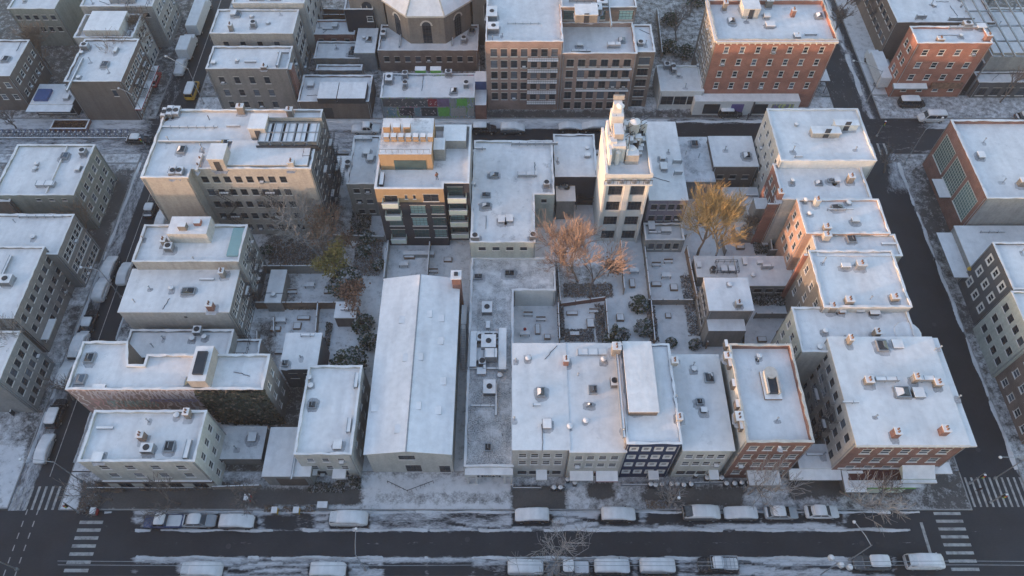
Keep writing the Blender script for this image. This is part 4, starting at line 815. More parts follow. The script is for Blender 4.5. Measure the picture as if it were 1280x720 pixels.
# carriage house in the gardens
r,pl,ro,zr=er('carriage_house','small taupe house with a white square roof standing alone in the rear gardens',887,942,388,348,7.4,'taupe',[('chimney',922,382,{'w':.8,'d':.8,'h':1.0,'m':'grey_wall'}),('vent',912,356,{'h':.3})],wins=[(3,2,4,.8,1.3,1.3,2.8,.3,.3,'dark')],rf='snow_clean',ph=.1,clutter=0)
part_box('lower_wing_roof',r,pl[0][0]+.1,pl[1][0]-.8,pl[0][1]-2.1,pl[0][1]-.01,0,4.9,'taupe','snow_clean')
er('garden_extension','low wide snow deck roof in the gardens behind the avenue houses',925,1004,357,321,3.2,'grey_wall',[('hatch',930,328,{'w':.6,'d':1.4}),('hatch',949,330,{'w':.8,'d':.4}),('duct',958,336,{'w':1.8,'d':.4}),('vent',941,345,{}),('pipe',993,341,{})],wins=[(0,1,5,1.2,1.0,1.0,3,.5,.5,'dark')],ph=.1,clutter=0)
er('garden_extension','low snowy deck roof with dark railings by the yellow tree trunks',872,922,346,321,2.8,'timber_grey',[('rail',908,336,{'w':3.5,'d':2.2}),('hatch',905,338,{'w':1.1,'d':1}),('hatch',913,338,{'w':1.1,'d':1}),('ac',890,340,{'w':.8,'d':.8}),('hatch',873,333,{'w':.6,'d':.9})],wins=[],ph=.1,clutter=0)
# far street row, right of the tower
er('street_house','flat snow-roofed house right of the cream tower with dark rear windows',812,860,250,153,8.6,'purple_grey',[('hatch',829,210,{'w':1,'d':1.4}),('duct',846,205,{'w':1.6,'d':.2}),('duct',847,219,{'w':1.4,'d':.2}),('hatch',828,199,{'w':.8,'d':.8}),('pipe',835,190,{}),('pipe',857,193,{})],wins=[(0,2,4,1.0,1.4,1.1,2.9,.3,.3,'dark')],ph=.12,clutter=0)
er('roof_terrace_extension','low snowy rear terrace with furniture in front of the purple-grey windows',807,856,300,279,3.4,'grey_wall',[('hatch',814,284,{'w':1,'d':1.6}),('hatch',832,289,{'w':1.6,'d':.8}),('duct',818,292,{'w':2,'d':.3,'h':.3})],wins=[(0,1,4,.9,1.6,.9,3,.5,.5,'dark')],clutter=0,ph=.5)
er('greenhouse_annex','low annex with a greyish ribbed roof between the tower row and the dark-fronted shed',857,894,227,172,4.6,'grey_wall',[],wins=[],rf='snow_roof_thin',ph=.05,clutter=0)
er('dark_front_shop','flat snowy roof with a dark timber rear front, left of the avenue corner building',893,948,208,171,6.0,'brown',[('pipe',906,188,{})],wins=[(0,1,3,1.1,1.0,2.2,3,.5,.5,'dark')],ph=.1,clutter=0)
er('garden_shed','small pale shed behind the yellow tree with a hipped snowy roof',907,951,257,235,2.8,'grey_wall',[],wins=[],ph=0,clutter=0)
er('garden_shed','tiny white-roofed hut in the garden beside the pink rear wall',937,957,276,258,3.0,'white_wall',[],wins=[],ph=0,clutter=0)
er('garden_shed','low snow-covered lean-to roof below the tiny white hut',921,965,292,278,2.6,'timber_grey',[],wins=[],ph=0,clutter=0)
er('garden_shed','white snowy garden shed below the rust-coloured bushes on the left',418,444,397,378,2.8,'brown',[],wins=[],ph=0,clutter=0)
er('garden_shed','long narrow snowy lean-to roof in the left gardens',331,350,378,338,2.8,'timber_grey',[],wins=[],ph=0,clutter=0)
# low beige house + modern block
r,pl,ro,zr=er('street_house','low beige house with two rear windows, left of the orange and charcoal block',433,468,230,170,8.4,'taupe',[('ac',436,208,{'w':.8}),('pipe',440,190,{}),('duct',455,176,{'w':3,'d':.3,'h':.5})],wins=[(0,3,2,1.0,1.1,1.2,2.7,.5,.5,'dark')],clutter=0)
zm=14.6; xa,ya=G(468,236,zm); xb,_=G(554,236,zm); xc,_=G(586,231,zm); y1=G(0,229,zm)[1]; yb=G(0,157,zm)[1]
pl=[(xa,ya),(xb,ya),(xb,y1),(xc,y1),(xc,yb),(xa,yb)]
root=empty('modern_block',((xa+xc)/2,(ya+yb)/2,0),'modern block with an orange panelled top storey over charcoal floors with small balconies','building')
b=MB(); zo=11.4; ops=[]
LX=xb-xa
for (u,w,zb_,h) in ((1.3,2.0,zm-3.1,1.5),(4.5,.4,zm-2.4,.9),(5.8,.4,zm-2.4,.9),(7.4,2.4,zm-3.0,1.7)): ops.append((u,u+w,zb_,zb_+h))
wall_edge(b,pl[0],pl[1],zo,zm,ops,0)
ops2=[]
for lv in range(3):
    for (u,w) in ((1.2,2.3),(5.0,2.5),(8.4,2.3)):
        z_=zo-2.9-lv*3.1
        ops2.append((u,min(u+w,LX-.2),z_,z_+2.1))
wall_edge(b,pl[0],pl[1],0,zo,ops2,1)
ops3=[(.5,LX*0+2.9,zo-2.9-k*3.1+3.1*0,zo-.8-k*3.1) for k in range(-1,3)]
wall_edge(b,pl[2],pl[3],0,zm,ops3,1); wall_edge(b,pl[1],pl[2],0,zm,[],1)
for i in (3,4,5): wall_edge(b,pl[i],pl[(i+1)%6],0,zm,[],2)
b.build('wall',['orange_panel','charcoal','grey_wall'],root)
for o in ops+ops2: place_window(root,(pl[0][0]+o[0],pl[0][1],o[2]),0,o[1]-o[0],o[3]-o[2],'loft' if o in ops2 else 'dark')
for o in ops3: place_window(root,(pl[2][0]+o[0],pl[2][1],o[2]),0,o[1]-o[0],o[3]-o[2],'loft')
for (u,z_) in ((2.2,zm-3.15),(2.3,zo-2.95),(2.4,zo-9.15)): balcony(root,xa+u,ya,z_,2.5,1.3,'concrete','pale_green_panel')
for z_ in (zm-3.2,zo-2.95,zo-9.15,zo-6.05): balcony(root,(xb+xc)/2,y1,z_,2.9,1.3,'concrete','pale_green_panel')
cp=MB(); A=offs(pl,.06); B=offs(pl,-.3); zr=zm-.9
for i in range(6):
    j=(i+1)%6; zt=zm+.1
    cp.q([(*A[i],zt),(*A[j],zt),(*B[j],zt),(*B[i],zt)],0); cp.q([(*A[i],zm+.002),(*A[j],zm+.002),(*A[j],zt),(*A[i],zt)],0); cp.q([(*B[j],zr),(*B[i],zr),(*B[i],zt),(*B[j],zt)],1)
cp.build('parapet',['snow_clean','white_wall'],root)
b=MB(); b.q([(*p,zr) for p in offs(pl,-.25)]); ro=b.build('roof','snow_roof_patchy',root)
px0,py0=G(473,193,zm+2.6); px1,_=G(539,193,zm+2.6); py1=yb-1.0
part_box('penthouse',root,px0,px1,py0,py1,zr-.02,zm+2.6,'orange_panel','snow_roof_thin'); part_box('penthouse_glazing',root,px0+2.2,px1-1.0,py0-.06,py0-.004,zr+.1,zr+2.2,'glass_green')
b=MB()
for i in range(7): b.box(px0+.7+i*1.15,px0+1.5+i*1.15,py0+2.6,py0+3.5,zm+2.75,zm+3.75,0,top=1)
for i in range(3): b.box(px0+.4+i*1.6,px0+1.5+i*1.6,py0+4.6,py0+5.6,zm+2.75,zm+3.9,0,top=1)
b.tube([(px0+.2,py0+2.2,zm+3.7),(px1-.2,py0+2.2,zm+3.7)],.05,4,2); b.tube([(px0+.2,py0+.3,zm+3.4),(px1-.2,py0+.3,zm+3.4)],.05,4,2)
for i in range(9): xx=px0+.2+i*(px1-px0-.4)/8; b.tube([(xx,py0+.3,zm+2.6),(xx,py0+.3,zm+3.4)],.04,4,2)
b.build('cooling_plant',['orange_panel','snow_clean','metal_grey'],root)
part_box('lift_room',root,px1+.1,px1+1.9,py0+2.0,py0+4.6,zr-.02,zm+1.6,'grey_wall','snow_clean'); part_box('roof_store',root,xc-4.4,xc-.7,yb-4.4,yb-.7,zr-.02,zm+.9,'grey_wall','snow_clean')
b=MB(); b.box(xa+.6,xa+1.2,ya+1.0,ya+3.6,zr,zr+.8,0,top=1); b.build('roof_planter',['metal_dark','snow_clean'],root)
x_,y_=G(480,310,1); part_box('patio_wall',root,xa+.3,xa+.5,y_-9 if False else ya-8.5,ya-.3,.0,1.9,'concrete','snow_clean'); part_box('patio_wall',root,xc-.2,xc,ya-8.5,ya-.3,0,1.9,'concrete','snow_clean'); part_box('patio_wall',root,(xa+xc)/2,(xa+xc)/2+.15,ya-8.5,ya-.3,0,1.6,'concrete','snow_clean'); part_box('patio_bench',root,xa+3,xa+8.2,ya-2.6,ya-1.8,0.02,.9,'grey_wall','snow_clean')
# cream tower
zt_=16.6; xa,ya=G(757,220,zt_); xb,_=G(815,220,zt_); yb=G(0,163,zt_)[1]
root=empty('cream_tower',((xa+xb)/2,(ya+yb)/2,0),'tall narrow cream tower crowned by tanks, boxes and antennas, its top catching the sun','tower')
b=MB(); L=xb-xa; ops=[]
for k in range(4):
    for (u0,u1) in ((.11,.42),(.60,.91)): z_=zt_-4.6-k*3.75; ops.append((L*u0,L*u1,z_,z_+2.3))
wall_edge(b,(xa,ya),(xb,ya),0,zt_,ops,0,.35); wall_edge(b,(xb,ya),(xb,yb),0,zt_,[]); wall_edge(b,(xb,yb),(xa,yb),0,zt_,[]); wall_edge(b,(xa,yb),(xa,ya),0,zt_,[]); b.build('wall','tower_cream',root)
for o in ops: place_window(root,(xa+o[0],ya+.18,o[2]),0,o[1]-o[0],o[3]-o[2],'grid')
b=MB()
for u in (.0,.45,.94): b.box(xa+L*u,xa+L*u+.34 if u!=.45 else xa+L*.57,ya-.28,ya-.004,0,zt_-1.6,0)
b.build('pilasters','tower_cream',root)
b=MB(); b.box(xa-.2,xb+.2,ya-.7,ya-.01,zt_-1.5,zt_-1.2,0,top=1); b.box(xa-.15,xb+.15,ya-.12,ya-.008,zt_-.25,zt_+.5,0,top=1); b.build('balcony_ledge',['white_wall','snow_clean'],root)
b=MB(); b.tube([(xa-.1,ya-.62,zt_-.3),(xb+.1,ya-.62,zt_-.3)],.06,4)
for k in range(12): xx=xa-.1+k*(L+.2)/11; b.tube([(xx,ya-.62,zt_-1.19),(xx,ya-.62,zt_-.3)],.035,4)
b.build('balcony_rail','metal_dark',root)
b=MB()
for k in range(4): xx=xa+.6+k*(L-1.2)/3; b.box(xx-.35,xx+.35,ya-.55,ya-.15,zt_-1.19,zt_-.55,0,top=1)
b.build('box_unit',['metal_grey','snow_clean'],root)
b=MB(); b.box(xa+.05,xb-.05,ya+.05,yb-.05,zt_-.4,zt_-.25); ro=b.build('roof','snow_roof',root); zr=zt_-.25
part_box('parapet',root,xa-.05,xa+.35,ya,yb,zt_,zt_+.7,'white_wall','snow_clean'); part_box('parapet',root,xb-.3,xb+.05,ya,yb,zt_,zt_+.7,'white_wall','snow_clean')
yy=yb-1.5
part_box('water_tank_room',root,xa+1.0,xa+3.0,ya+3.0,ya+7.2,zr,zr+3.6,'tower_cream','snow_clean'); part_box('tank_room_step',root,xa+1.2,xa+2.6,ya+4.2,ya+6.6,zr+3.61,zr+4.9,'peach_stucco','snow_clean'); part_box('stair_tower',root,xa+.9,xa+2.8,ya+7.3,yb-.6,zr,zr+5.6,'tower_cream','snow_clean'); part_box('stair_tower_top',root,xa+1.1,xa+2.4,ya+8.0,yb-.9,zr+5.61,zr+7.4,'tower_cream','snow_clean')
part_box('plant_screen',root,xa+3.2,xa+5.2,ya+2.6,ya+3.8,zr,zr+2.0,'peach_stucco','snow_clean'); part_box('stack_wall',root,xa+.45,xa+.8,ya+1.6,yb-.7,zr,zr+3.2,'white_wall','snow_clean')
b=MB(); b.lathe((xa+4.2,ya+4.2,zr),[(.9,0),(.9,1.6),(.95,1.62),(.5,2.2),(.1,2.3)],14,0,[0,0,1,1,1]); b.build('round_tank',['peach_stucco','snow_clean'],root)
b=MB(); b.lathe((xa+4.6,yb-2.6,zr+2.8),[(.85,0),(.85,1.9),(.8,1.95),(.1,2.2)],14,0,[0,1,1,1]); 
for a_ in range(4): t=a_*1.57+.6; b.tube([(xa+4.6+.6*math.cos(t),yb-2.6+.6*math.sin(t),zr),(xa+4.6+.6*math.cos(t),yb-2.6+.6*math.sin(t),zr+2.8)],.07,4,2)
b.build('water_tank',['pale_beige','snow_clean','metal_grey'],root)
rn=random.Random(5); b=MB()
for k in range(26):
    x_=rn.uniform(xa+3.2,xb-.7); y_=rn.uniform(ya+4.5,yb-.8); w_=rn.uniform(.15,.55); h_=rn.uniform(.6,3.2); b.box(x_-w_,x_+w_,y_-w_,y_+w_,zr,zr+h_,0 if k%3 else 2,top=1)
for k in range(12): x_=rn.uniform(xa+.8,xb-.4); y_=rn.uniform(ya+2.5,yb-.5); b.tube([(x_,y_,zr),(x_,y_,zr+rn.uniform(2.5,6))],.045,4,2); b.box(x_-.12,x_+.12,y_-.08,y_+.08,zr+2.0,zr+3.1,3)
for k in range(5): z_=zr+1.2+k*1.1; b.tube([(xa+3.1,ya+4+k*.6,z_),(xb-.4,yb-1-k*.2,z_)],.05,4,2)
for k in range(16): x_=rn.uniform(xa+.6,xb-.5); y_=rn.uniform(ya+2.2,yb-.6); w_=rn.uniform(.25,.6); h_=rn.uniform(1.2,4.4); b.box(x_-w_,x_+w_,y_-w_,y_+w_,zr,zr+h_,4,top=1)
for k in range(5): x_=rn.uniform(xa+.8,xb-.8); y_=rn.uniform(ya+2.5,yb-1); b.lathe((x_,y_,zr),[(.4,0),(.4,2.6),(.44,2.65),(.05,3.0)],10,4)
b.build('antenna_plant',['metal_grey','snow_clean','metal_dark','white_paint','tower_cream'],root)
b=MB(); b.lathe((xa+2.0,yb-2.4,zr+7.45),[(.55,0),(.62,.25),(.3,.6)],12,1); b.box(xa+1.05,xa+2.7,yb-.9,yb-.62,zr+7.5,zr+8.3,0); b.build('tank_cap',['peach_stucco','snow_clean'],root)
# =================================================================== BUILDINGS NORTH OF THE FAR STREET
def nb(name,label,xl,xr,yf,yb,z,wall,wins=(),items=(),em=None,rf='snow_roof',ph=.3,clutter=2,cat='building',**k):
    return (lambda t,p:(t[0],p,t[1],t[2]))(building(name,label,*(lambda p:(p,z,wall))(rect(xl,xr,yf,yb,z)),wins=wins,items=items,edgemat=em,roof=rf,ph=ph,clutter=clutter,cat=cat,**k),rect(xl,xr,yf,yb,z))
r,pl,ro,zr=nb('grey_apartment','pale grey-brown apartment house, nearest of the three up the left avenue',257,359,86,58,10,'taupe',[(0,3,4,1.0,1.6,1.9,3.0,.8,3,'dark'),(1,3,3,1.0,1.5,1.9,3,.4,.4,'dark')],[('chimney',331,86,{'w':1.1,'m':'brown','h':.7}),('hatch',268,80,{'w':.7,'d':.7}),('duct',350,78,{'w':.4,'d':4})])
part_box('brick_chimney_breast',r,pl[1][0]+.005,pl[1][0]+.6,pl[1][1]+.3,pl[1][1]+2.2,0,9.6,'brick_red','snow_clean')
nb('grey_apartment','pale apartment house, middle of the three up the left avenue',262,366,42,12,11,'concrete',[(0,3,4,1.0,1.5,1.8,3.0,.8,2,'dark'),(1,3,4,1.0,1.5,1.8,3,.4,.4,'dark')],[('chimney',290,38,{}),('vent',315,22,{}),('vent',335,30,{}),('ac',318,33,{'w':1})])
nb('grey_apartment','beige apartment house cut by the top edge, farthest of the three up the left avenue',290,380,4,-40,12,'pale_beige',[(0,3,5,1.0,1.5,1.8,3.0,.8,1,'dark'),(1,4,4,1,1.5,1.8,3,.4,.4,'dark')],[('duct',322,0,{'w':3,'d':.6}),('vent',330,-10,{})])
r,pl,ro,zr=nb('flat_workshop','low snow-covered workshop on the far street with a brown wall and two ribbed roof sections',372,461,127,94,4.4,'brown',[],[('hatch',389,107,{'w':1.1,'d':1.2})],clutter=0)
for (a,c) in ((396,420),(421,456)):
    qx0,qy0=G(a,123,5.4); qx1,_=G(c,123,5.4); part_box('raised_roof',r,qx0,qx1,qy0,qy0+4.6,zr,5.4,'metal_dark','snow_clean')
b=MB(); b.box(pl[0][0]+4.4,pl[0][0]+6.2,pl[0][1]-.06,pl[0][1]-.005,.2,2.8); b.build('garage_door','metal_dark',r)
nb('brick_yard_building','brick-fronted low yard building with a snowy court, behind the flat workshop',389,443,43,25,4,'brick_red',[(0,1,3,1,1.2,1.2,3,.4,.4,'dark')],clutter=1)
nb('yard_store','long low snowy roof between the workshop and the brick yard building',392,449,73,52,3.2,'taupe',[],[('pipe',421,61,{})],clutter=0)
nb('yard_store','lower long snowy strip roof right behind the ribbed workshop',395,452,88,81,2.8,'taupe',[],[],clutter=0)
nb('black_house','black-walled house with a white snowy roof, left of the domed church',430,466,12,-25,9,'black_wall',[(0,1,1,1.2,1.2,1.6,3,4.5,.5,'white')],clutter=0)
nb('yard_store','snow-roofed tall shed directly below the black house',443,468,66,36,4.5,'metal_grey',[],[],clutter=0,ph=0,cat='shed')
# church
root=empty('church',(G(530,40,0)[0],G(530,40,0)[1]+6,0),'tan octagonal domed church with arched windows and a snowy ribbed roof','church')
cx_,cy_=G(531,0,12); cy_=124.2+8.5; cx_=G(531,40,10)[0]; rad=9.2; b=MB(); rf=MB(); zw=11.6; N=8; wi=MB()
pts=[(cx_+rad*math.cos(math.pi/8+k*math.pi/4),cy_+rad*math.sin(math.pi/8+k*math.pi/4)) for k in range(8)]
for k in range(8):
    p,q=pts[k],pts[(k+1)%8]; L=math.hypot(q[0]-p[0],q[1]-p[1]); ops=[(L/2-.9,L/2+.9,4.2,9.0)]
    wall_edge(b,p,q,0,zw,ops,0,.4); ang=math.atan2(q[1]-p[1],q[0]-p[0]); place_window(root,(p[0]+math.cos(ang)*(L/2-.9),p[1]+math.sin(ang)*(L/2-.9),4.2),ang,1.8,4.8,'grid')
    n=(math.sin(ang),-math.cos(ang)); m_=((p[0]+q[0])/2,(p[1]+q[1])/2)
    # arched head
    for t in range(8):
        a0,a1=math.pi*t/8,math.pi*(t+1)/8
        def ap(a,rr,d): return (m_[0]+math.cos(ang)*rr*math.cos(a)+n[0]*d,m_[1]+math.sin(ang)*rr*math.cos(a)+n[1]*d,9.0+rr*math.sin(a))
        wi.q([ap(a0,1.25,.12),ap(a1,1.25,.12),ap(a1,.9,.12),ap(a0,.9,.12)][::-1],0); wi.q([(m_[0]+n[0]*.05,m_[1]+n[1]*.05,9.0),ap(a0,.9,.05),ap(a1,.9,.05)],1)
    o1=offs([p,q],0); e=1.06
    P1=(cx_+(p[0]-cx_)*e,cy_+(p[1]-cy_)*e); P2=(cx_+(q[0]-cx_)*e,cy_+(q[1]-cy_)*e)
    rf.q([(*P1,zw-.1),(*P2,zw-.1),(cx_+(q[0]-cx_)*.28,cy_+(q[1]-cy_)*.28,zw+6.2),(cx_+(p[0]-cx_)*.28,cy_+(p[1]-cy_)*.28,zw+6.2)],0)
    rf.q([(*P1,zw-.5),(*P2,zw-.5),(*P2,zw-.1),(*P1,zw-.1)],1); rf.tube([(*P1,zw),(cx_+(p[0]-cx_)*.28,cy_+(p[1]-cy_)*.28,zw+6.3)],.14,5,1)
    rf.q([(*p,zw-.5),(*q,zw-.5),(*P2,zw-.5),(*P1,zw-.5)][::-1],1)
b.build('wall','tan',root); ro=rf.build('roof',['snow_clean','stone_trim'],root); wi.build('window_arches',['stone_trim','glass'],root)
b=MB(); b.lathe((cx_,cy_,zw+6),[(2.6,0),(2.6,2.4),(2.9,2.5),(.2,5.5)],8,0,[0,0,1,1]); b.build('lantern',['tan','snow_clean'],ro)
for k in range(8):
    a=math.pi/4*k+math.pi/4*0; t=.55; X_=cx_+math.cos(a)*rad*.92*t; Y_=cy_+math.sin(a)*rad*.92*t; 
    bb=MB(); bb.obox((X_,Y_,zw+3.0),(-math.sin(a),math.cos(a)),1.2,2.2,.9,0,top=1); bb.build('roof_dormer',['metal_grey','snow_clean'],ro)
def gable(root,x0,x1,y0,y1,ze,zg,wall,name='wing'):
    b=MB(); wall_edge(b,(x0,y0),(x1,y0),0,ze,[]); wall_edge(b,(x1,y0),(x1,y1),0,ze,[]); wall_edge(b,(x0,y1),(x0,y0),0,ze,[]); xm=(x0+x1)/2; b.q([(x0,y0,ze),(x1,y0,ze),(xm,y0,zg)]); b.build(name,wall,root)
    b=MB(); 
    b.q([(x0-.3,y0-.3,ze),(xm,y0-.3,zg+.2),(xm,y1,zg+.2),(x0-.3,y1,ze)][::-1]); b.q([(x1+.3,y0-.3,ze),(xm,y0-.3,zg+.2),(xm,y1,zg+.2),(x1+.3,y1,ze)]); b.build('roof','snow_clean',root)
gx0=cx_-rad-6.5; gy=cy_-3.0
gable(root,gx0,gx0+6.8,gy,gy+20,11,14.2,'tan'); gable(root,cx_+rad-.3,cx_+rad+6.5,gy,gy+20,11,14.2,'tan')
for xx in (gx0+3.4,cx_+rad+3.1):
    ob=MB(); ob.box(xx-1.0,xx+1.0,gy-.07,gy-.006,5.5,9.5,0)
    for t in range(8): a0,a1=math.pi*t/8,math.pi*(t+1)/8; ob.q([(xx,gy-.05,9.5),(xx+math.cos(a0),gy-.05,9.5+math.sin(a0)),(xx+math.cos(a1),gy-.05,9.5+math.sin(a1))][::-1],0)
    for s in (-1.15,-.05,1.05): ob.box(xx+s,xx+s+.12,gy-.12,gy-.071,5.4,9.6,1)
    ob.build('arched_window',['glass','stone_trim'],root)
nb('church_hall','brick-banded low wing with a snowy terrace wrapped round the foot of the church',472,597,63,31,5.2,'brick_brown',[(0,1,9,1,1.3,1.5,3,.5,.5,'dark')],[('ac',480,45,{'w':1,'d':2}),('ac',580,52,{'w':1,'d':1.4}),('duct',501,48,{'w':.2,'d':6,'h':.3}),('duct',566,46,{'w':.2,'d':6,'h':.3})],em={0:'brick_brown'},clutter=0,ph=.5)
r,pl,ro,zr=nb('mural_building','one-storey building with a long mural wall facing the far street below the church',475,593,122,92,5.2,'mural_teal',[],[('ac',487,101,{'w':1.4,'d':2.2}),('ac',507,96,{'w':1}),('ac',507,108,{'w':.8}),('ac',561,94,{'w':1.3,'d':1}),('ac',583,108,{'w':1,'d':1.4}),('hatch',526,90,{'w':2,'d':1,'h':.8,'m':'solid_green'}),('hatch',545,90,{'w':2,'d':1,'h':.8,'m':'solid_green'})],em={1:'grey_wall'},clutter=0,ph=.3)
mx=pl[0][0]; mw=pl[1][0]-pl[0][0]; my=pl[0][1]
for (a_,c_,z0_,z1_,mt) in ((.02,.5,3.0,4.9,'dark_grey'),(.50,.60,3.0,4.9,'maroon_awning'),(.60,.73,3.0,4.9,'mural_violet'),(.74,.80,3.0,4.9,'grey_wall'),(.81,.92,3.2,4.9,'solid_green'),(.06,.14,.7,2.6,'mural_blue'),(.18,.34,.7,2.7,'metal_dark'),(.35,.41,.7,2.7,'mural_blue'),(.42,.59,.6,2.7,'metal_dark'),(.60,.72,.6,2.7,'solid_green'),(.74,.9,.6,2.6,'concrete'),(.92,.99,.6,2.6,'concrete')):
    part_box('painted_panel',r,mx+mw*a_,mx+mw*c_,my-.05,my-.005,z0_,z1_,mt)
b=MB(); rg=random.Random(4)
for k in range(90): u_=rg.uniform(.04,.6); zz=rg.choice((rg.uniform(.9,2.4),rg.uniform(3.2,4.5))); dx_=rg.uniform(.1,.35); dz_=rg.uniform(-.4,.4); b.q([(mx+mw*u_,my-.07,zz),(mx+mw*u_+.14,my-.07,zz),(mx+mw*u_+dx_+.14,my-.07,zz+dz_),(mx+mw*u_+dx_,my-.07,zz+dz_)])
b.build('sprayed_scrawl','spray_white',r)
part_box('brick_entry',r,pl[1][0]+.02,pl[1][0]+2.2,pl[0][1]-.3,pl[0][1]+4,0,3.6,'brick_red','snow_clean'); part_box('link_roof',r,pl[1][0]+.02,pl[1][0]+2.3,pl[0][1]+4.02,pl[0][1]+7,0,5.6,'solid_blue','snow_clean')
for (px,py) in ((533,117),(516,112),(557,112)):
    pass
# brick loft block
z6=16.2; xa,ya=G(607,52,z6); xb,_=G(704,52,z6); xe,_=G(818,66,z6); yb=ya+34
pl=[(xa,ya),(xb,ya),(xb,yb),(xa,yb)]
r,ro,zr=building('loft_block','large pink brick loft block with rows of dark windows and balconies',pl,z6,'brick_pink',clutter=2,ph=.9,wins=[(0,6,7,1.15,1.7,1.6,2.55,.5,.5,'dark')],items=[('duct',655,30,{'w':6,'d':.2,'h':.1}),('ac',615,20,{'w':2,'d':3}),('ac',617,38,{'w':2,'d':2})])
z7=13.6; ya2=G(0,70,z7)[1]; xe2,_=G(797,70,z7)
p2=[(xb+.01,ya),(xe2,ya),(xe2,ya+9),(xb+.01,ya+9)]
building('x','',p2,z7,'brick_pink',ph=.9,clutter=0,root=r,wins=[(0,5,6,1.3,1.7,1.3,2.55,.5,.5,'grid')],items=[('duct',767,59,{'w':2.4,'d':.8,'h':.7}),('hatch',725,58,{'w':1,'d':.6}),('ac',800,58,{'w':1,'d':1}),('duct',726,66,{'w':3.6,'d':.4,'h':.4})],seed=1)
p3=[(xb+.01,ya+9.02),(xe2+.3,ya+9.02),(xe2+.3,yb),(xb+.01,yb)]
building('x','',p3,z6+.6,'brick_brown',ph=.5,clutter=3,root=r,wins=[(0,1,5,2.6,2.0,.7,3,.5,.5,'loft')],items=[('bulkhead',732,22,{'w':4,'d':3,'h':1.6,'m':'tan'}),('ac',745,14,{'w':2,'d':2}),('ac',752,6,{'w':2,'d':2}),('duct',728,2,{'w':5,'d':.5}),('duct',761,10,{'w':.2,'d':12,'h':.5})],seed=2)
p4=[(xe2+.02,ya+.8),(xe2+3.4,ya+.8),(xe2+3.4,ya+8.6),(xe2+.02,ya+8.6)]
building('x','',p4,z7-.3,'brick_brown',ph=.3,clutter=0,root=r,wins=[(0,5,1,2.0,1.7,1.2,2.55,.3,.3,'grid')],seed=3)
for lv in range(5):
    z_=z6-3.6-lv*2.55
    for u in (.62,):
        b=MB(); x_=xa+(xb-xa)*.66; b.box(x_-1.6,x_+4.0,ya-1.0,ya-.01,z_-.1,z_,0,top=1)
        for zz in (.5,1.0): b.tube([(x_-1.6,ya-.97,z_+zz),(x_+4,ya-.97,z_+zz)],.03,4)
        for k in range(14): xx=x_-1.6+k*.43; b.tube([(xx,ya-.97,z_),(xx,ya-.97,z_+1.0)],.02,4)
        b.build('balcony',['metal_dark','snow_clean'],r)
for lv in range(3):
    z_=z7-3.2-lv*2.55; b=MB(); b.box(p2[0][0]+3,p2[1][0]-.6,ya-.7,ya-.01,z_-.08,z_,0,top=1)
    for zz in (.5,1.0): b.tube([(p2[0][0]+3,ya-.68,z_+zz),(p2[1][0]-.6,ya-.68,z_+zz)],.03,4)
    b.build('balcony',['metal_dark','snow_clean'],r)
# white corner shop + big orange brick
r,pl,ro,zr=nb('white_shop','low white shop with a snowy roof and wide windows, between the two brick blocks',826,880,114,82,4.6,'white_wall',[(0,1,3,2.4,2.1,1.3,3,.3,.3,'dark')],[('ac',833,85,{'w':1.2}),('vent',848,95,{}),('ac',841,88,{'w':.8,'d':2})],clutter=0)
z8=16; pl=rect(896,1048,50,0,z8)
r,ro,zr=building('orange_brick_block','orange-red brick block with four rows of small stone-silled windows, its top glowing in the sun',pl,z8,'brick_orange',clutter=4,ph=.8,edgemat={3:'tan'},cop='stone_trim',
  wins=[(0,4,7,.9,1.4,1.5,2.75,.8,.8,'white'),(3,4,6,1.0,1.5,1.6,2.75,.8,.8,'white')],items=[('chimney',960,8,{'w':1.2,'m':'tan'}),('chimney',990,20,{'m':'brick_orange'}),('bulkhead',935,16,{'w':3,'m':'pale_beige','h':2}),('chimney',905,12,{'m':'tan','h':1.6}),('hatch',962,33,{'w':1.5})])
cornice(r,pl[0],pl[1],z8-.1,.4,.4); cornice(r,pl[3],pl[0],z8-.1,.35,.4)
x0,x1,y0=pl[0][0],pl[1][0],pl[0][1]
b=MB(); b.box(x0-1.6,x1-3.2,y0-2.2,y0-.02,0.14,3.6,0,top=1); b.build('shop_row',['white_wall','snow_clean'],r)
for k,(a,c,mt) in enumerate(((.3,3.4,'glass'),(5.6,8.0,'violet_sign'),(10.0,12.6,'glass'),(13.4,17.6,'mural_colour'))): part_box('shop_window',r,x0+a,x0+c,y0-2.26,y0-2.205,.5,2.9,mt)
part_box('shop_pillar',r,x0+10.2-.5,x0+9.9,y0-2.5,y0-2.21,.14,3.5,'metal_dark')
# sidewalk canopy beside it, and the long white market roof in the avenue
b=MB(); xx,yy=G(1050,100,3); root=empty('pavement_canopy',(60.6,121,0),'long narrow snowy pavement canopy beside the orange brick block','canopy')
part_box('canopy_roof',root,59.6,62.4,114.5,128,3.2,3.45,'metal_dark','snow_roof')
for k in range(6):
    for x_ in (59.8,62.2): b=MB(); b.tube([(x_,114.8+k*2.6,.14),(x_,114.8+k*2.6,3.19)],.08,5); b.build('post','metal_dark',root)
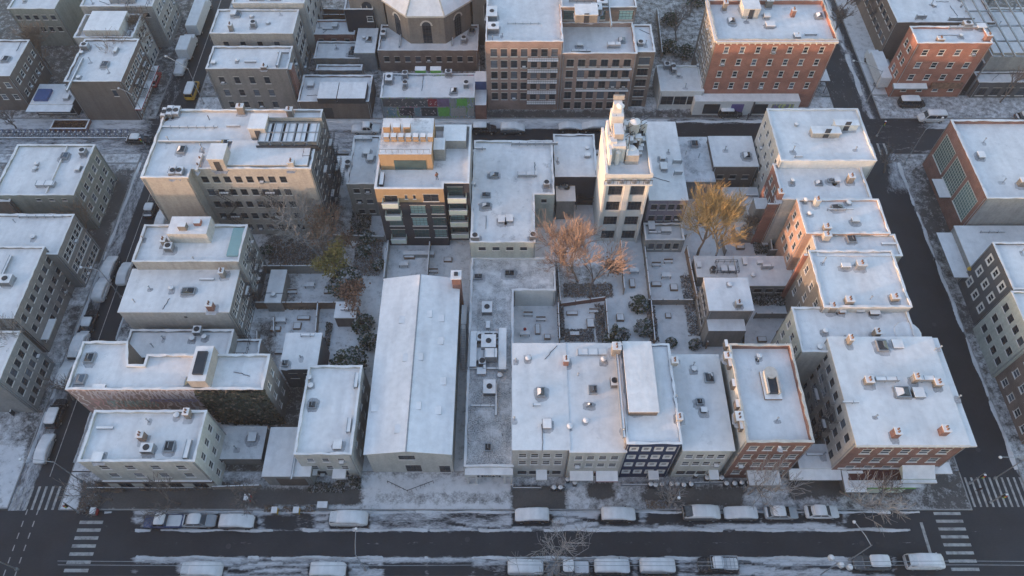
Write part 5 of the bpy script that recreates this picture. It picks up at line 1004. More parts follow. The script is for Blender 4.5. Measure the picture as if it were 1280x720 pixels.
# NE corner brick
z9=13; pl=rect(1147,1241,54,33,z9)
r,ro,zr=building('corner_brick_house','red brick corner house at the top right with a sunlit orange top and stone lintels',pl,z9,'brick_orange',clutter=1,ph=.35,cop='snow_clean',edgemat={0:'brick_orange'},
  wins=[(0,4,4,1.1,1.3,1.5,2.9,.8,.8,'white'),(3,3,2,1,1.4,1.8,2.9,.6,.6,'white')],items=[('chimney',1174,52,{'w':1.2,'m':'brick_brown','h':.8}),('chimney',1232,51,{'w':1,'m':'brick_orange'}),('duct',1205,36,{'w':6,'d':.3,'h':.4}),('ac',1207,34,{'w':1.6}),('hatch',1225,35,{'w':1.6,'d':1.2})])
awning(r,pl[0][0]-.5,pl[0][0]+6,pl[0][1],3.6,1.2,'grey_wall',.3); part_box('shop_vine',r,pl[0][0]+7,pl[0][0]+13,pl[0][1]-.5,pl[0][1]-.01,2.6,3.8,'leaf_rust')
nb('flat_market','huge flat snow-covered roof at the top right corner behind the brick corner house',1122,1245,28,-70,9,'brown',[(3,2,12,1.2,1.3,1.6,3.4,.8,.8,'dark')],[('duct',1150,24,{'w':2,'d':.4}),('duct',1200,27,{'w':5,'d':.3})],clutter=4)
b=MB(); root=empty('steel_roof_frame',(98,125,0),'grey steel beam frame with open bays over a building at the top right edge','frame')
for k in range(6): b.box(90.5+k*2.2,90.7+k*2.2,114,150,9.6,9.9)
for k in range(8): b.box(90.4,103,114.2+k*4.6,114.45+k*4.6,9.3,9.59)
for x_ in (90.6,101.6):
    for k in range(5): b.box(x_-.15,x_+.15,114.2+k*8,114.5+k*8,0,9.29)
b.build('beams','metal_grey',root)
nb('grey_warehouse','grey warehouse under the steel frame with stepped snowy ledges at the right edge',1242,1345,66,10,8.2,'concrete',[],[],clutter=0)
r,pl,ro,zr=nb('stepped_shop','low dark shop with the lower snowy roof, right of the brick corner house',1224,1330,103,90,4,'dark_grey',[(0,1,6,1.6,1.9,1.4,3,.4,.4,'dark')],[],clutter=0)
nb('stepped_shop','narrow upper snowy ledge roof at the top right, above the lower shop roof',1230,1330,79,72,5.6,'dark_grey',[],[],clutter=0)
# =================================================================== EAST SIDE OF THE RIGHT AVENUE
r,pl,ro,zr=nb('brick_factory','red brick factory at the right edge with three huge green multi-pane windows',1234,1420,248,150,11,'brick_red',[(3,1,3,4.6,5.2,2.2,9,.8,.8,'factory')],[('chimney',1277,231,{'w':1.5,'h':1.2,'m':'tan'}),('pipe',1253,229,{}),('pipe',1229,178,{})],em={0:'concrete'},clutter=0,ph=.7)
b=MB(); awx=pl[0][0]; b.box(awx-2.0,awx-.02,84.5,88.8,3.4,3.6,0,top=1); b.build('door_canopy',['metal_dark','snow_clean'],r)
r,pl,ro,zr=nb('low_white_shop','low snow-roofed shop with a long white canopy below the brick factory',1222,1420,352,283,4.4,'concrete',[],[('duct',1240,291,{'w':4,'d':.15,'h':.2})],clutter=0,ph=.15)
part_box('canopy',r,pl[0][0]-2.6,pl[0][0]-.02,pl[0][1]+1.6,pl[2][1]-.4,3.0,3.25,'metal_grey','snow_roof')
x_,y_=G(1226,326,3.5); b=MB(); b.tube([(pl[0][0]-.3,pl[0][1]+2.6,3.26),(pl[0][0]-.3,pl[0][1]+2.6,4.0)],.05,5); b.lathe((pl[0][0]-.3,pl[0][1]+2.6,4.0),[(.15,0),(.35,.1),(.3,.45),(.1,.55)],10,1); b.build('yellow_lamp',['metal_dark','solid_yellow'],r)
r,pl,ro,zr=nb('charcoal_house','charcoal-walled house with white window frames, right side of the right avenue',1267,1420,362,303,11,'dark_grey',[(3,3,3,1.1,1.5,1.3,3.0,.6,.6,'bigwhite')],[('pipe',1276,316,{})],clutter=0,em={0:'greenish'})
r,pl,ro,zr=nb('pale_green_house','pale green-grey stucco house at the right edge below the charcoal house',1292,1430,428,364,11,'greenish',[(3,3,4,1.1,1.3,1.6,3,.5,.5,'dark')],[],clutter=1)
r,pl,ro,zr=nb('brick_end_house','brown brick house at the lower right edge of the right avenue',1330,1470,520,432,10,'brick_brown',[(3,3,4,1.1,1.3,1.6,3,.5,.5,'white')],[],clutter=1)
# =================================================================== WEST SIDE OF THE LEFT AVENUE
hz=[(3,3,4,1,1.5,1.4,2.9,.5,.5,'dark')]
r,pl,ro,zr=nb('sage_house','sage green corner house on the left edge with two joined snowy roofs',-10,92,244,181,9,'sage',[(1,3,5,1.1,1.5,1.3,2.8,.6,.6,'white'),(0,1,3,.7,.5,.9,3,6,1,'dark')],[('vent',47,206,{}),('hatch',99,212,{'w':.7,'d':1}),('ac',106,193,{'w':1}),('duct',59,232,{'w':3,'d':1,'h':.5}),('vent',45,212,{})],clutter=0)
part_box('roof_step',r,G(55,244,9)[0],G(55,244,9)[0]+.2,pl[0][1]+.4,pl[2][1]-.4,zr,zr+.35,'stone_trim','snow_clean')
nb('brown_side_house','dark brown house corner at the far left edge behind a bare courtyard',-60,12,252,228,8,'brown',[(1,2,2,1,1.2,1.5,3,.4,.4,'dark')],clutter=0)
r,pl,ro,zr=nb('grey_avenue_house','grey house with a bay of small dark windows, middle of the left avenue',-40,72,318,268,9.3,'taupe',[(1,3,6,1.0,1.6,1.3,2.9,.4,.4,'white')],[('vent',42,297,{'h':.5}),('duct',52,272,{'w':7,'d':.2,'h':.3})],clutter=1)
r,pl,ro,zr=nb('wide_grey_house','wide grey-brown stucco house with three rows of small windows on the left avenue',-70,17,398,308,10.2,'taupe',[(1,3,7,.9,1.3,1.3,2.9,.4,.4,'dark')],[('ac',11,353,{'w':1.8,'d':1.6}),('duct',8,338,{'w':.3,'d':5,'h':.3})],clutter=0)
part_box('entry_canopy',r,pl[1][0]+.02,pl[1][0]+1.2,pl[1][1]+.5,pl[1][1]+4.2,3.0,3.2,'stone_trim','snow_clean')
r,pl,ro,zr=nb('edge_house','grey house cut by the left edge, just below the wide stucco house',-90,-2,478,414,10,'grey_wall',[(1,3,5,.9,1.5,1.3,2.9,.4,.4,'dark')],[],clutter=0)
# NW block
r,pl,ro,zr=nb('brown_corner_block','brown brick corner block with fire escapes, top left, snowy roof with scattered debris',80,151,102,49,9.5,'brown',[(0,1,1,.8,1.5,2.0,3,7,1,'dark'),(1,3,7,1.0,1.5,1.2,2.9,.5,.5,'white')],[('duct',95,95,{'w':.3,'d':9,'h':.4}),('vent',103,67,{}),('ac',108,61,{'w':1.4}),('hatch',146,64,{'w':.5,'d':1.4}),('vent',99,98,{})],clutter=1,em={1:'brick_brown'})
part_box('street_canopy',r,pl[1][0]+.02,pl[1][0]+1.3,pl[1][1]-.5,pl[1][1]+12,3.0,3.2,'solid_red','snow_clean')
escape(r,pl[1],pl[2],4,[3.2,6.1],3,1.1); escape(r,pl[1],pl[2],9,[3.2,6.1],3,1.1)
r,pl,ro,zr=nb('parapet_block','pale block with high white parapets just behind the brown corner block',92,165,47,18,9.0,'pale_beige',[(1,3,4,1,1.5,1.3,2.9,.5,.5,'white')],[],clutter=1,ph=.9)
part_box('roof_room',r,pl[0][0]+2.2,pl[1][0]-2.2,pl[0][1]+.5,pl[0][1]+6.5,zr,10.3,'pale_beige','snow_clean')
nb('parapet_block','grey upper-left block with a cluttered snowy roof touching the top edge of the photo',100,190,8,-30,10,'concrete',[(1,3,5,1,1.5,1.3,2.9,.5,.5,'white'),(0,1,5,1,1,1.5,3,.4,.4,'dark')],[('ac',165,0,{'w':2}),('duct',155,4,{'w':5,'d':.5}),('rail',175,5,{'w':4,'d':4})],clutter=3)
nb('grey_row_block','grey-green house with a row of small dark windows in the top left corner',9,68,11,-25,9,'sage',[(0,2,5,.9,1.1,1.5,2.8,.4,.4,'dark')],[],clutter=1)
nb('brown_edge_block','brown block with small white-silled windows at the upper left edge',-70,12,95,50,8.6,'brown',[(0,2,5,1,1.2,1.6,2.9,.4,.4,'white'),(1,2,5,1,1.2,1.6,2.9,.4,.4,'white')],[],clutter=2)
r,pl,ro,zr=nb('corner_store','low storefront with a snow-covered yard roof and a blue tarpaulin in the top left',38,90,130,106,3.0,'dark_grey',[(0,1,5,1.2,1.4,1.0,3,.3,.3,'dark')],[],clutter=0,ph=.1)
part_box('shop_canopy',r,pl[0][0]-.3,pl[1][0]+.2,pl[0][1]-2.0,pl[0][1]-.02,2.7,2.9,'metal_grey','snow_clean'); part_box('tarpaulin',r,pl[0][0]+.6,pl[0][0]+3.2,pl[0][1]+.6,pl[0][1]+3.6,zr,zr+.5,'solid_blue')
# =================================================================== UNSEEN SHADE BLOCKS (added off-frame, sized and split to shade these streets)
for k,(xx,yy,w,d,h,mt) in enumerate(((-46,2,26,14,19.5,'brick_brown'),(-18,2,28,15,17.0,'pale_beige'),(12,2,30,15,15.2,'brick_red'),(44,2,32,15,12.4,'tan'),(-88,3,22,28,16.2,'brick_red'),(-124,13,30,11,15.4,'tan'),(-124,24,30,10.6,12.6,'brick_brown'),(-124,43,30,25,16.4,'tan'),(-124,72,30,34,15.4,'brick_brown'),(-112,-40,60,30,14.6,'brick_red'),(-50,-46,50,28,14.8,'tan'),(-190,34,40,44,19.6,'brick_brown'),(-190,72,40,31,29,'tan'),(-150,112+15,40,30,13,'tan'),(-185,-60,50,60,15.2,'pale_beige'),(-260,-60,60,200,17,'brick_brown'),(-190,90,50,50,15,'tan'))):
    building('shade_block',['brick','beige','red brick','tan','second red brick','wide tan','deep brown','long red','long tan','far brown','northern tan','far pale','distant brown','distant tan','spare tan','spare brown','extra tan','tall tan'][k]+' block of the neighbouring street outside the photo',[(xx-w/2,yy-d/2),(xx+w/2,yy-d/2),(xx+w/2,yy+d/2),(xx-w/2,yy+d/2)],h,mt,clutter=0,wins=[])  # unseen blocks added for their shade; label also seeds parapet jitter
# =================================================================== VEHICLES
def loft(b,st,k=16,m=0,ex=.35,capm=None):
    """st: list of (x,halfwidth,z0,z1); rounded-box sections joined along x"""
    n0=len(b.v)
    for (x,hw,z0,z1) in st:
        cz=(z0+z1)/2; hz=(z1-z0)/2
        for j in range(k):
            t=2*math.pi*(j+.5)/k; c,s=math.cos(t),math.sin(t)
            b.v.append((x,hw*math.copysign(abs(c)**ex,c),cz+hz*math.copysign(abs(s)**ex,s)))
    for i in range(len(st)-1):
        for j in range(k):
            a=n0+i*k+j; c=n0+i*k+(j+1)%k; b.f.append((a,a+k,c+k,c)); b.m.append(m)
    b.f.append(tuple(n0+j for j in range(k))); b.m.append(m)
    e=n0+(len(st)-1)*k; b.f.append(tuple(e+k-1-j for j in range(k))); b.m.append(m)
KIND={ # length, width, belt z, roof z, cabin (rear base, rear top, front top, front base)
 'sedan':(4.6,1.8,.92,1.42,(-1.9,-1.25,.35,1.15)),'suv':(4.7,1.9,1.08,1.72,(-2.25,-2.0,.45,1.25)),'van':(5.1,1.95,1.15,1.95,(-2.5,-2.4,1.1,1.9)),'pickup':(5.3,1.9,1.05,1.75,(-.6,-.45,.85,1.5)),'truck':(8.2,2.3,1.3,2.2,(2.0,2.1,3.3,3.8))}
PROTO={}
def make_car(kind,pt,snow):
    L,W,zb,zr,(a,b_,c,d)=KIND[kind]; hw=W/2; root=empty('parked_car',(0,0,0))
    b=MB(); x0,x1=-L/2,L/2
    loft(b,[(x0,hw*.80,.42,zb-.15),(x0+.18,hw*.96,.30,zb-.02),(x0+.8,hw,.24,zb),(0,hw,.22,zb),(d,hw*.99,.24,zb-.01),(x1-.55,hw*.95,.27,zb-.12 if kind!='van' else zb-.06),(x1-.12,hw*.86,.34,zb-.26),(x1,hw*.72,.42,zb-.36)],18,0,.38)
    loft(b,[(a,hw*.86,zb-.3,zb),(b_,hw*.78,zb-.3,zr-.04),((b_+c)/2,hw*.80,zb-.3,zr),(c,hw*.76,zb-.3,zr-.05),(d,hw*.84,zb-.3,zb-.02)],18,0,.30)
    if kind=='pickup': b.box(x0+.12,a-.02,-hw*.86,hw*.86,zb-.35,zb-.12,1)
    bo=b.build('body',['paint_'+pt,'metal_dark'],root,smooth=False)
    me=bo.data
    # glass: windscreen, rear window, side windows as slightly proud panels
    def glass(pts,name):
        g_=MB(); g_.q(pts); return g_.build(name,'car_glass',root)
    zt=zr-.12; wb,wt=hw*.80,hw*.66; e=.035
    glass([(d-.10,-wb,zb+.02+e),(d-.10,wb,zb+.02+e),(c+.10,wt,zt+e),(c+.10,-wt,zt+e)],'windscreen')
    glass([(a-.03,wb,zb+.03),(a-.03,-wb,zb+.03),(b_-.05,-wt,zt),(b_-.05,wt,zt)],'rear_window')
    for s in (-1,1):
        g_=MB(); yb,yt=s*(hw*.865),s*(hw*.815)
        m0=(a+d)/2-.05
        for (u0,u1) in ((a+.22,m0-.06),(m0+.06,d-.42)):
            tt0=max(u0,b_+.10); tt1=min(u1,c+.05); q=[(u0,yb,zb+.04),(u1,yb,zb+.04),(tt1,yt,zt+.02),(tt0,yt,zt+.02)]
            g_.q(q if s<0 else q[::-1])
        g_.build('side_windows','car_glass',root)
    for sx in (-1,1):
        for s in (-1,1):
            cx=sx*L*.31; wm=MB(); n=14
            rings=[(s*(hw-.24),.31),(s*(hw-.02),.33),(s*(hw+.005),.30),(s*(hw+.005),.20),(s*(hw-.03),.17)]; n0=len(wm.v)
            for (y,r) in rings:
                for j in range(n): t=2*math.pi*j/n; wm.v.append((cx+r*math.cos(t),y,.34+r*math.sin(t)))
            for i in range(len(rings)-1):
                for j in range(n):
                    p=n0+i*n+j; q=n0+i*n+(j+1)%n; wm.f.append((p,q,q+n,p+n) if s<0 else (p,p+n,q+n,q)); wm.m.append(0 if i<3 else 1)
            e_=n0+4*n; wm.f.append(tuple(e_+j for j in range(n))); wm.m.append(1)
            wm.build('wheel',['rubber','metal_grey'],root)
    for s in (-1,1):
        h_=MB(); h_.box(x1-.12,x1-.015,s*hw*.60-.16,s*hw*.60+.16,zb-.48,zb-.34); h_.build('headlight','lamp_glass',root)
        t_=MB(); t_.box(x0+.0,x0+.10,s*hw*.66-.12,s*hw*.66+.12,zb-.38,zb-.2); t_.build('tail_light','solid_red',root)
        m_=MB(); m_.box(d-.35,d-.2,s*(hw*.9),s*(hw*.9)+s*.18,zb+.02,zb+.18) if s>0 else m_.box(d-.35,d-.2,s*(hw*.9)-.18,s*(hw*.9),zb+.02,zb+.18); m_.build('wing_mirror','paint_'+pt,root)
    if snow>0:
        s_=MB(); t=.10+.10*snow
        loft(s_,[(b_-.05,hw*.60,zr-.10,zr-.02+t*.3),(b_+.12,hw*.80,zr-.12,zr+t*.9),((b_+c)/2,hw*.83,zr-.1,zr+t*1.15),(c-.1,hw*.80,zr-.12,zr+t*.9),(c+.06,hw*.62,zr-.10,zr+t*.25)],18,0,.42)
        if snow>1:
            s_=MB(); q0=max(x0+.05,a-.12)
            st_=[(x0+.02,hw*.72,zb-.22,zb+.02),(x0+.14,hw*.90,zb-.12,zb+.13 if a>x0+.35 else zr-.25)]
            if a>x0+.35: st_+=[(a,hw*.93,zb-.08,zb+.22)]
            st_+=[(b_,hw*.90,zb-.06,zr+.06),((b_+c)/2,hw*.92,zb-.06,zr+.17),(c,hw*.90,zb-.06,zr+.10),(d-.05,hw*.93,zb-.08,zb+.34),((d+x1)/2,hw*.94,zb-.16,zb+.20),(x1-.22,hw*.88,zb-.26,zb+.02),(x1-.03,hw*.66,zb-.36,zb-.16)]
            st_=[q for i,q in enumerate(st_) if i==0 or q[0]>st_[i-1][0]+.02]
            loft(s_,st_,22,0,.5)
        elif snow>0 and kind in('sedan','pickup'):
            loft(s_,[(x0+.15,hw*.7,zb-.2,zb-.04),(x0+.3,hw*.8,zb-.2,zb+.06),(a-.05,hw*.8,zb-.2,zb+.07),(a+.05,hw*.7,zb-.2,zb+.02)],18,0,.42)
        s_.build('snow_cover','snow_clean',root,smooth=True)
    return root
def car(px,py,ang,kind,pt,snow,label,group,cat='car',name='parked_car'):
    key=(kind,pt,snow); x,y=G(px,py,.9)
    if key not in PROTO: o=PROTO[key]=make_car(*key)
    else: o=copy_tree(PROTO[key])
    o.location=(x,y,.012); o.rotation_euler.z=R(ang); ORG[o.name]=(x,y,0.012); tag(o,label,cat,group); return o
gn='cars parked along the near street'
for a in ((204,651,180,'pickup','blue',1,'dark blue pickup with open snowy bed, leftmost on the north kerb'),
 (248,650,0,'sedan','silver',1,'silver sedan with snow on its roof only, right of the dark blue pickup'),
 (296,652,0,'suv','grey',2,'snow-blanketed car right of the silver sedan on the north kerb'),
 (436,648,0,'van','white',2,'snow-covered white van parked in front of the white house and gabled hall'),
 (665,644,180,'suv','black',2,'thickly snow-covered car in front of the skylight row house'),
 (773,643,0,'suv','black',2,'thickly snow-covered car parked in front of the navy house'),
 (877,641,0,'van','grey',2,'boxy snow-covered van left of three lightly snowed sedans'),
 (926,641,180,'sedan','grey',2,'grey sedan with snow streaks directly right of the boxy snowy van'),
 (977,640,0,'sedan','silver',1,'silver car with dark windows showing, between two sedans before the brick house'),
 (1028,639,0,'sedan','white',1,'white sedan with a snowy roof at the right end of the north kerb row'),
 (253,712,0,'van','white',2,'snow-covered van at the bottom edge, leftmost of the south kerb cars'),
 (410,712,0,'suv','grey',2,'snow-covered car at the bottom edge left of the bare parking space'),
 (657,709,0,'suv','silver',2,'snow-covered car half hidden under the left side of the foreground tree'),
 (712,709,180,'pickup','grey',1,'grey pickup with snowy bed just right of the foreground tree'),
 (765,708,0,'suv','black',2,'snow-covered car right of the grey pickup on the south kerb'),
 (822,707,0,'suv','silver',2,'snow-covered car, second right of the grey pickup on the south kerb'),
 (898,705,180,'pickup','black',1,'black pickup with a ladder rack, midway along the south kerb'),
 (1090,703,180,'suv','grey',1,'grey estate car with dark windows behind the white van at bottom right'),
 (1156,702,0,'van','white',2,'big clean white van at the bottom right by the zebra crossing')): car(*a,gn)
b=MB(); o=[x for x in bpy.data.objects if x.get('label','').startswith('black pickup with a ladder')][0]; ORG[o.name]=(0,0,0)
for s in (-.8,.8): b.tube([(-2.3,s,1.9),(1.2,s,1.9)],.04,4); b.tube([(-2.3,s,1.0),(-2.3,s,1.9)],.04,4); b.tube([(-.7,s,1.0),(-.7,s,1.9)],.04,4)
for k in range(8): b.tube([(-2.3+k*.5,-.8,1.92),(-2.3+k*.5,.8,1.92)],.04,4)
b.build('ladder_rack','metal_grey',o)
gw='cars parked along the left avenue'
for a in ((137,334,90,'suv','grey',2,'snow-covered car on the left avenue kerb, farthest of the row beside the houses'),
 (127,361,90,'suv','white',2,'snow-covered car on the left avenue, second from the far end'),
 (111,401,90,'sedan','black',1,'black sedan with snowy roof, in front of the wide stucco house'),
 (99,433,90,'van','white',2,'snow-covered van just behind the black sedan on the left avenue'),
 (82,468,90,'suv','grey',2,'snow-covered car beside the bare tree on the left avenue'),
 (70,516,90,'suv','black',1,'dark car with snowy roof nearest the lower left crossing'),
 (55,560,90,'sedan','silver',2,'snow-buried car at the left end, just above the zebra crossing'),
 (155,341,90,'sedan','white',2,'white snowy car on the right kerb of the left avenue by the beige house'),
 (204,272,90,'suv','white',2,'white snowy car parked under the blank end wall of the peach apartment house'),
 (188,258,90,'sedan','black',1,'dark car in the shade beside the peach apartment house'),
 (135,232,90,'sedan','grey',1,'grey car by the left avenue pavement near the sage house')): car(*a,gw)
gf='cars parked along the far street'
for a in ((457,160,0,'pickup','white',1,'white pickup parked left of the orange and charcoal block on the far street'),
 (605,160,0,'suv','black',1,'black car with snowy roof on the far street above the factory roof'),
 (641,160,0,'suv','grey',2,'snow-topped grey car right of the black car on the far street'),
 (713,158,0,'sedan','black',2,'snow-topped black sedan left of the tower on the far street'),
 (742,158,180,'suv','black',2,'snow-topped dark car partly behind the tower'),
 (172,173,0,'sedan','black',1,'black car with snowy roof crossing near the left avenue corner'),
 (913,140,0,'suv','black',1,'dark snow-flecked car in front of the shops under the orange brick block'),
 (1140,128,0,'van','black',1,'dark van by the brick corner house at the top right'),
 (1285,145,0,'sedan','grey',1,'grey car at the far right edge of the far street')): car(*a,gf)
car(1165,146,180,'van','white',1,'white minibus with a row of dark side windows at the upper right crossing',gf,'van','parked_van')
car(240,112,90,'van','yellow',1,'yellow van with a snowy roof waiting in the upper left avenue',gw,'van','parked_van')
car(193,98,90,'sedan','red',1,'small red car beside the brown corner block',gw)
car(226,82,90,'pickup','white',2,'white snow-filled pickup in the upper left avenue behind two box trucks',gw)
# box trucks
def box_truck(px,py,L,label,ang=90,hh=3.2,roofm='snow_clean',W=2.4):
    x,y=G(px,py,hh); root=empty('box_truck',(x,y,.012),label,'truck','trucks in the avenues'); b=MB(); ORG[root.name]=(x,y,0)
    def T(v): return (x+v[1],y+v[0],v[2]) if ang==90 else (x+v[0],y+v[1],v[2])
    def bx(mb,x0,x1,y0,y1,z0,z1,m,top=None):
        if ang==90: mb.box(x+y0,x+y1,y+x0,y+x1,z0,z1,m,top=top)
        else: mb.box(x+x0,x+x1,y+y0,y+y1,z0,z1,m,top=top)
    bx(b,-L/2,L/2-2.0,-W/2,W/2,.9,hh,0); b.build('cargo_box','paint_white',root)
    b=MB(); bx(b,-L/2+.04,L/2-2.04,-W/2+.04,W/2-.04,hh+.004,hh+.16,0); b.build('snow_cover',roofm,root)
    b=MB(); bx(b,L/2-1.95,L/2-.3,-W/2+.12,W/2-.12,.6,2.35,0,1); bx(b,L/2-.29,L/2+.1,-W/2+.2,W/2-.2,.6,1.3,0); b.build('cab',['paint_white','snow_clean'],root)
    b=MB(); bx(b,L/2-.28,L/2-.25,-W/2+.25,W/2-.25,1.4,2.2,0); b.build('windscreen','car_glass',root)
    for u in (-L/2+1.4,L/2-1.2):
        for s in (-1,1):
            b=MB(); p=(u,s*(W/2-.2),.45); n=12
            ra=[]; 
            for yy,r in ((-.14,.42),(.14,.42),(.145,.22)):
                for j in range(n): t=2*math.pi*j/n; b.v.append(T((p[0]+r*math.cos(t),p[1]+yy*s,p[2]+r*math.sin(t))))
            for i in range(2):
                for j in range(n): q=i*n+j; q2=i*n+(j+1)%n; b.f.append((q,q2,q2+n,q+n)); b.m.append(0)
            b.f.append(tuple(2*n+j for j in range(n))); b.m.append(1); b.build('wheel',['rubber','metal_grey'],root)
    return root
box_truck(246,12,11,'long white box truck with a snowy roof near the top of the left avenue')
box_truck(231,50,6.5,'shorter white box truck behind the long one in the left avenue')
box_truck(1101,77,10,'long white box truck with a snowy roof in the upper right avenue')
# =================================================================== TREES
def tree(name,label,x,y,h,spread,seed,bark='twig_grey',twig=None,levels=5,trunk=.22,z=.1,leaf=None,nleaf=0,leafsize=.14,lean=(0,0),first=.3,cat='tree',group=None,fine=1.0,kids=3):
    rn=random.Random(seed); root=empty(name,(x,y,0),label,cat,group); tb=MB(); cb=MB(); tips=[]
    def grow(p,d,L,r,lv):
        n=3 if lv>1 else 2; pts=[p]; q=p; dd=d
        for i in range(n):
            dd=(dd+Vector((rn.uniform(-.22,.22),rn.uniform(-.22,.22),rn.uniform(-.10,.16)))).normalized(); q=q+dd*(L/n); pts.append(q)
        rad=[max(fine*.024,r*(1-.45*i/n)) for i in range(n+1)]
        (tb if lv>=levels-1 else cb).tube(pts,rad,6 if lv>=levels-1 else (4 if lv>1 else 3))
        if lv<=2: tips.append((q,dd)); 
        if lv<=1: tips.append((pts[1],dd))
        if lv==0: return
        k=kids+(1 if rn.random()<.5 else 0)
        if lv==levels: k+=1
        for j in range(k):
            t=rn.uniform(.45,1.0) if j else 1.0; idx=t*n; i0=min(int(idx),n-1); pp=pts[i0].lerp(pts[i0+1],idx-i0)
            az=rn.uniform(0,6.283); ti=rn.uniform(.35,.95)*spread; o=Vector((math.cos(az),math.sin(az),0)); nd=(dd*math.cos(ti)+o*math.sin(ti)+Vector((0,0,.10))).normalized()
            grow(pp,nd,L*rn.uniform(.64,.86),r*.56,lv-1)
    L0=h*first; grow(Vector((x,y,z-.1)),Vector((lean[0],lean[1],1)).normalized(),L0,trunk,levels)
    tb.build('trunk',bark,root)
    if leaf:
        mats=[leaf]+([twig] if twig else [bark]); 
        for f in range(len(cb.m)): cb.m[f]=1
        for k in range(nleaf):
            q,dd=rn.choice(tips); c=q+Vector((rn.gauss(0,.45),rn.gauss(0,.45),rn.gauss(0,.4))); s=leafsize*rn.uniform(.6,1.4); a=Vector((rn.gauss(0,1),rn.gauss(0,1),rn.gauss(0,1))).normalized(); b2=a.orthogonal().normalized()
            cb.q([c-a*s-b2*s,c+a*s-b2*s,c+a*s+b2*s,c-a*s+b2*s],0)
        cb.build('crown',mats,root)
    else: cb.build('crown',twig or bark,root)
    return root
def evergreen(name,label,x,y,h,r,seed,leafm='leaf_green',snow=.5,group=None,cone=True,n=2600,z0=.05,cat='tree'):
    rn=random.Random(seed); root=empty(name,(x,y,0),label,cat,group); tb=MB(); tb.tube([(x,y,0),(x+.05,y,h*.5),(x,y,h*.95)],[.12+h*.01,.09,.02],6)
    lumps=[(rn.uniform(0,6.28),rn.uniform(.15,.95),rn.uniform(.75,1.25)) for _ in range(26)]
    for a,t,q in lumps:
        rr=r*((1-t)*.95+.06 if cone else math.sin(math.pi*min(1,t*.9+.12)))*q; tb.tube([(x,y,h*t*.95),(x+rr*math.cos(a)*.8,y+rr*math.sin(a)*.8,h*t*.95+.1)],[.04,.012],3)
    tb.build('trunk','twig_grey',root); b=MB()
    for k in range(n):
        a,t,q=rn.choice(lumps); t=min(.99,max(.03,t+rn.gauss(0,.045))); a+=rn.gauss(0,.33); rr=r*((1-t)*.95+.08 if cone else max(.12,math.sin(math.pi*min(1,t*.88+.12))))*q; d=rr*math.sqrt(rn.uniform(.12,1))
        c=Vector((x+d*math.cos(a),y+d*math.sin(a),h*t+rn.uniform(-.12,.12)-d*.12)); s=rn.uniform(.06,.16)*(1+h*.06); ax=Vector((rn.gauss(0,1),rn.gauss(0,1),rn.gauss(0,.5))).normalized(); up=Vector((rn.gauss(0,.4),rn.gauss(0,.4),1)).normalized(); bx_=ax.cross(up).normalized()
        m=1 if rn.random()<snow*(.35+.65*(d/rr)) else 0
        b.q([c-ax*s-bx_*s,c+ax*s-bx_*s,c+ax*s+bx_*s,c-ax*s+bx_*s],m)
    b.build('crown',[leafm,'snow_clumps'],root); return root
def at(px,py): return G(px,py,.1)
T=tree
x,y=at(398,318); T('bare_tree','large pale bare tree behind the peach apartment house, branches fanning left',x,y,17,.95,11,'twig_pale','twig_pale',5,.26,lean=(-.55,.15),first=.28,kids=3)
x,y=at(423,345); T('autumn_tree','small tree with yellow-green leaves in the left gardens',x,y,5.5,.8,12,'twig_tan','twig_tan',4,.16,leaf='leaf_yellow',nleaf=2200,leafsize=.10,first=.45)
x,y=at(432,362); evergreen('snowy_conifer','snow-dusted dark conifer right below the yellow-green tree',x,y,5,2.9,13,snow=.45,n=3200,cone=False)
x,y=at(448,385); T('autumn_tree','rust-coloured leafy tree left of the gabled hall roof',x,y,5,.9,14,'twig_tan','twig_orange',4,.14,leaf='leaf_rust',nleaf=1500,leafsize=.11,first=.4)
x,y=at(405,318); T('autumn_tree','tan twiggy tree between the peach apartment house and the low beige house',x,y,10,.75,15,'twig_tan','twig_tan',5,.16,leaf='leaf_rust',nleaf=500,leafsize=.1,first=.3)
x,y=at(441,310); T('autumn_tree','small tan shrub-like tree below the low beige house',x,y,4.5,.9,16,'twig_tan','twig_tan',4,.12,first=.35,leaf='leaf_rust',nleaf=200,leafsize=.1)
for i,(px,py,h,rr,lb) in enumerate(((437,465,6.5,2.7,'big dark rounded conifer dusted with snow left of the gabled hall'),(475,335,2.4,1.0,'small dark bush right of the yellow-green tree'),(334,318,2.6,1.1,'dark bush under the pale bare tree'),(461,300,2.2,1.4,'snowy bush by the low beige house steps'),(455,318,2.0,1.3,'snow-topped shrub in front of the modern block patio'),(455,410,3.0,1.8,'snow-speckled shrub right of the white garden shed'),(462,430,3.0,1.5,'snow-flecked shrub between dark rounded conifer and hall'))):
    x,y=at(px,py); evergreen('evergreen_shrub' if h<5 else 'snowy_conifer',lb,x,y,h,rr,20+i,snow=.4,cone=False,n=2600 if h>5 else 900,cat='shrub' if h<5 else 'tree')
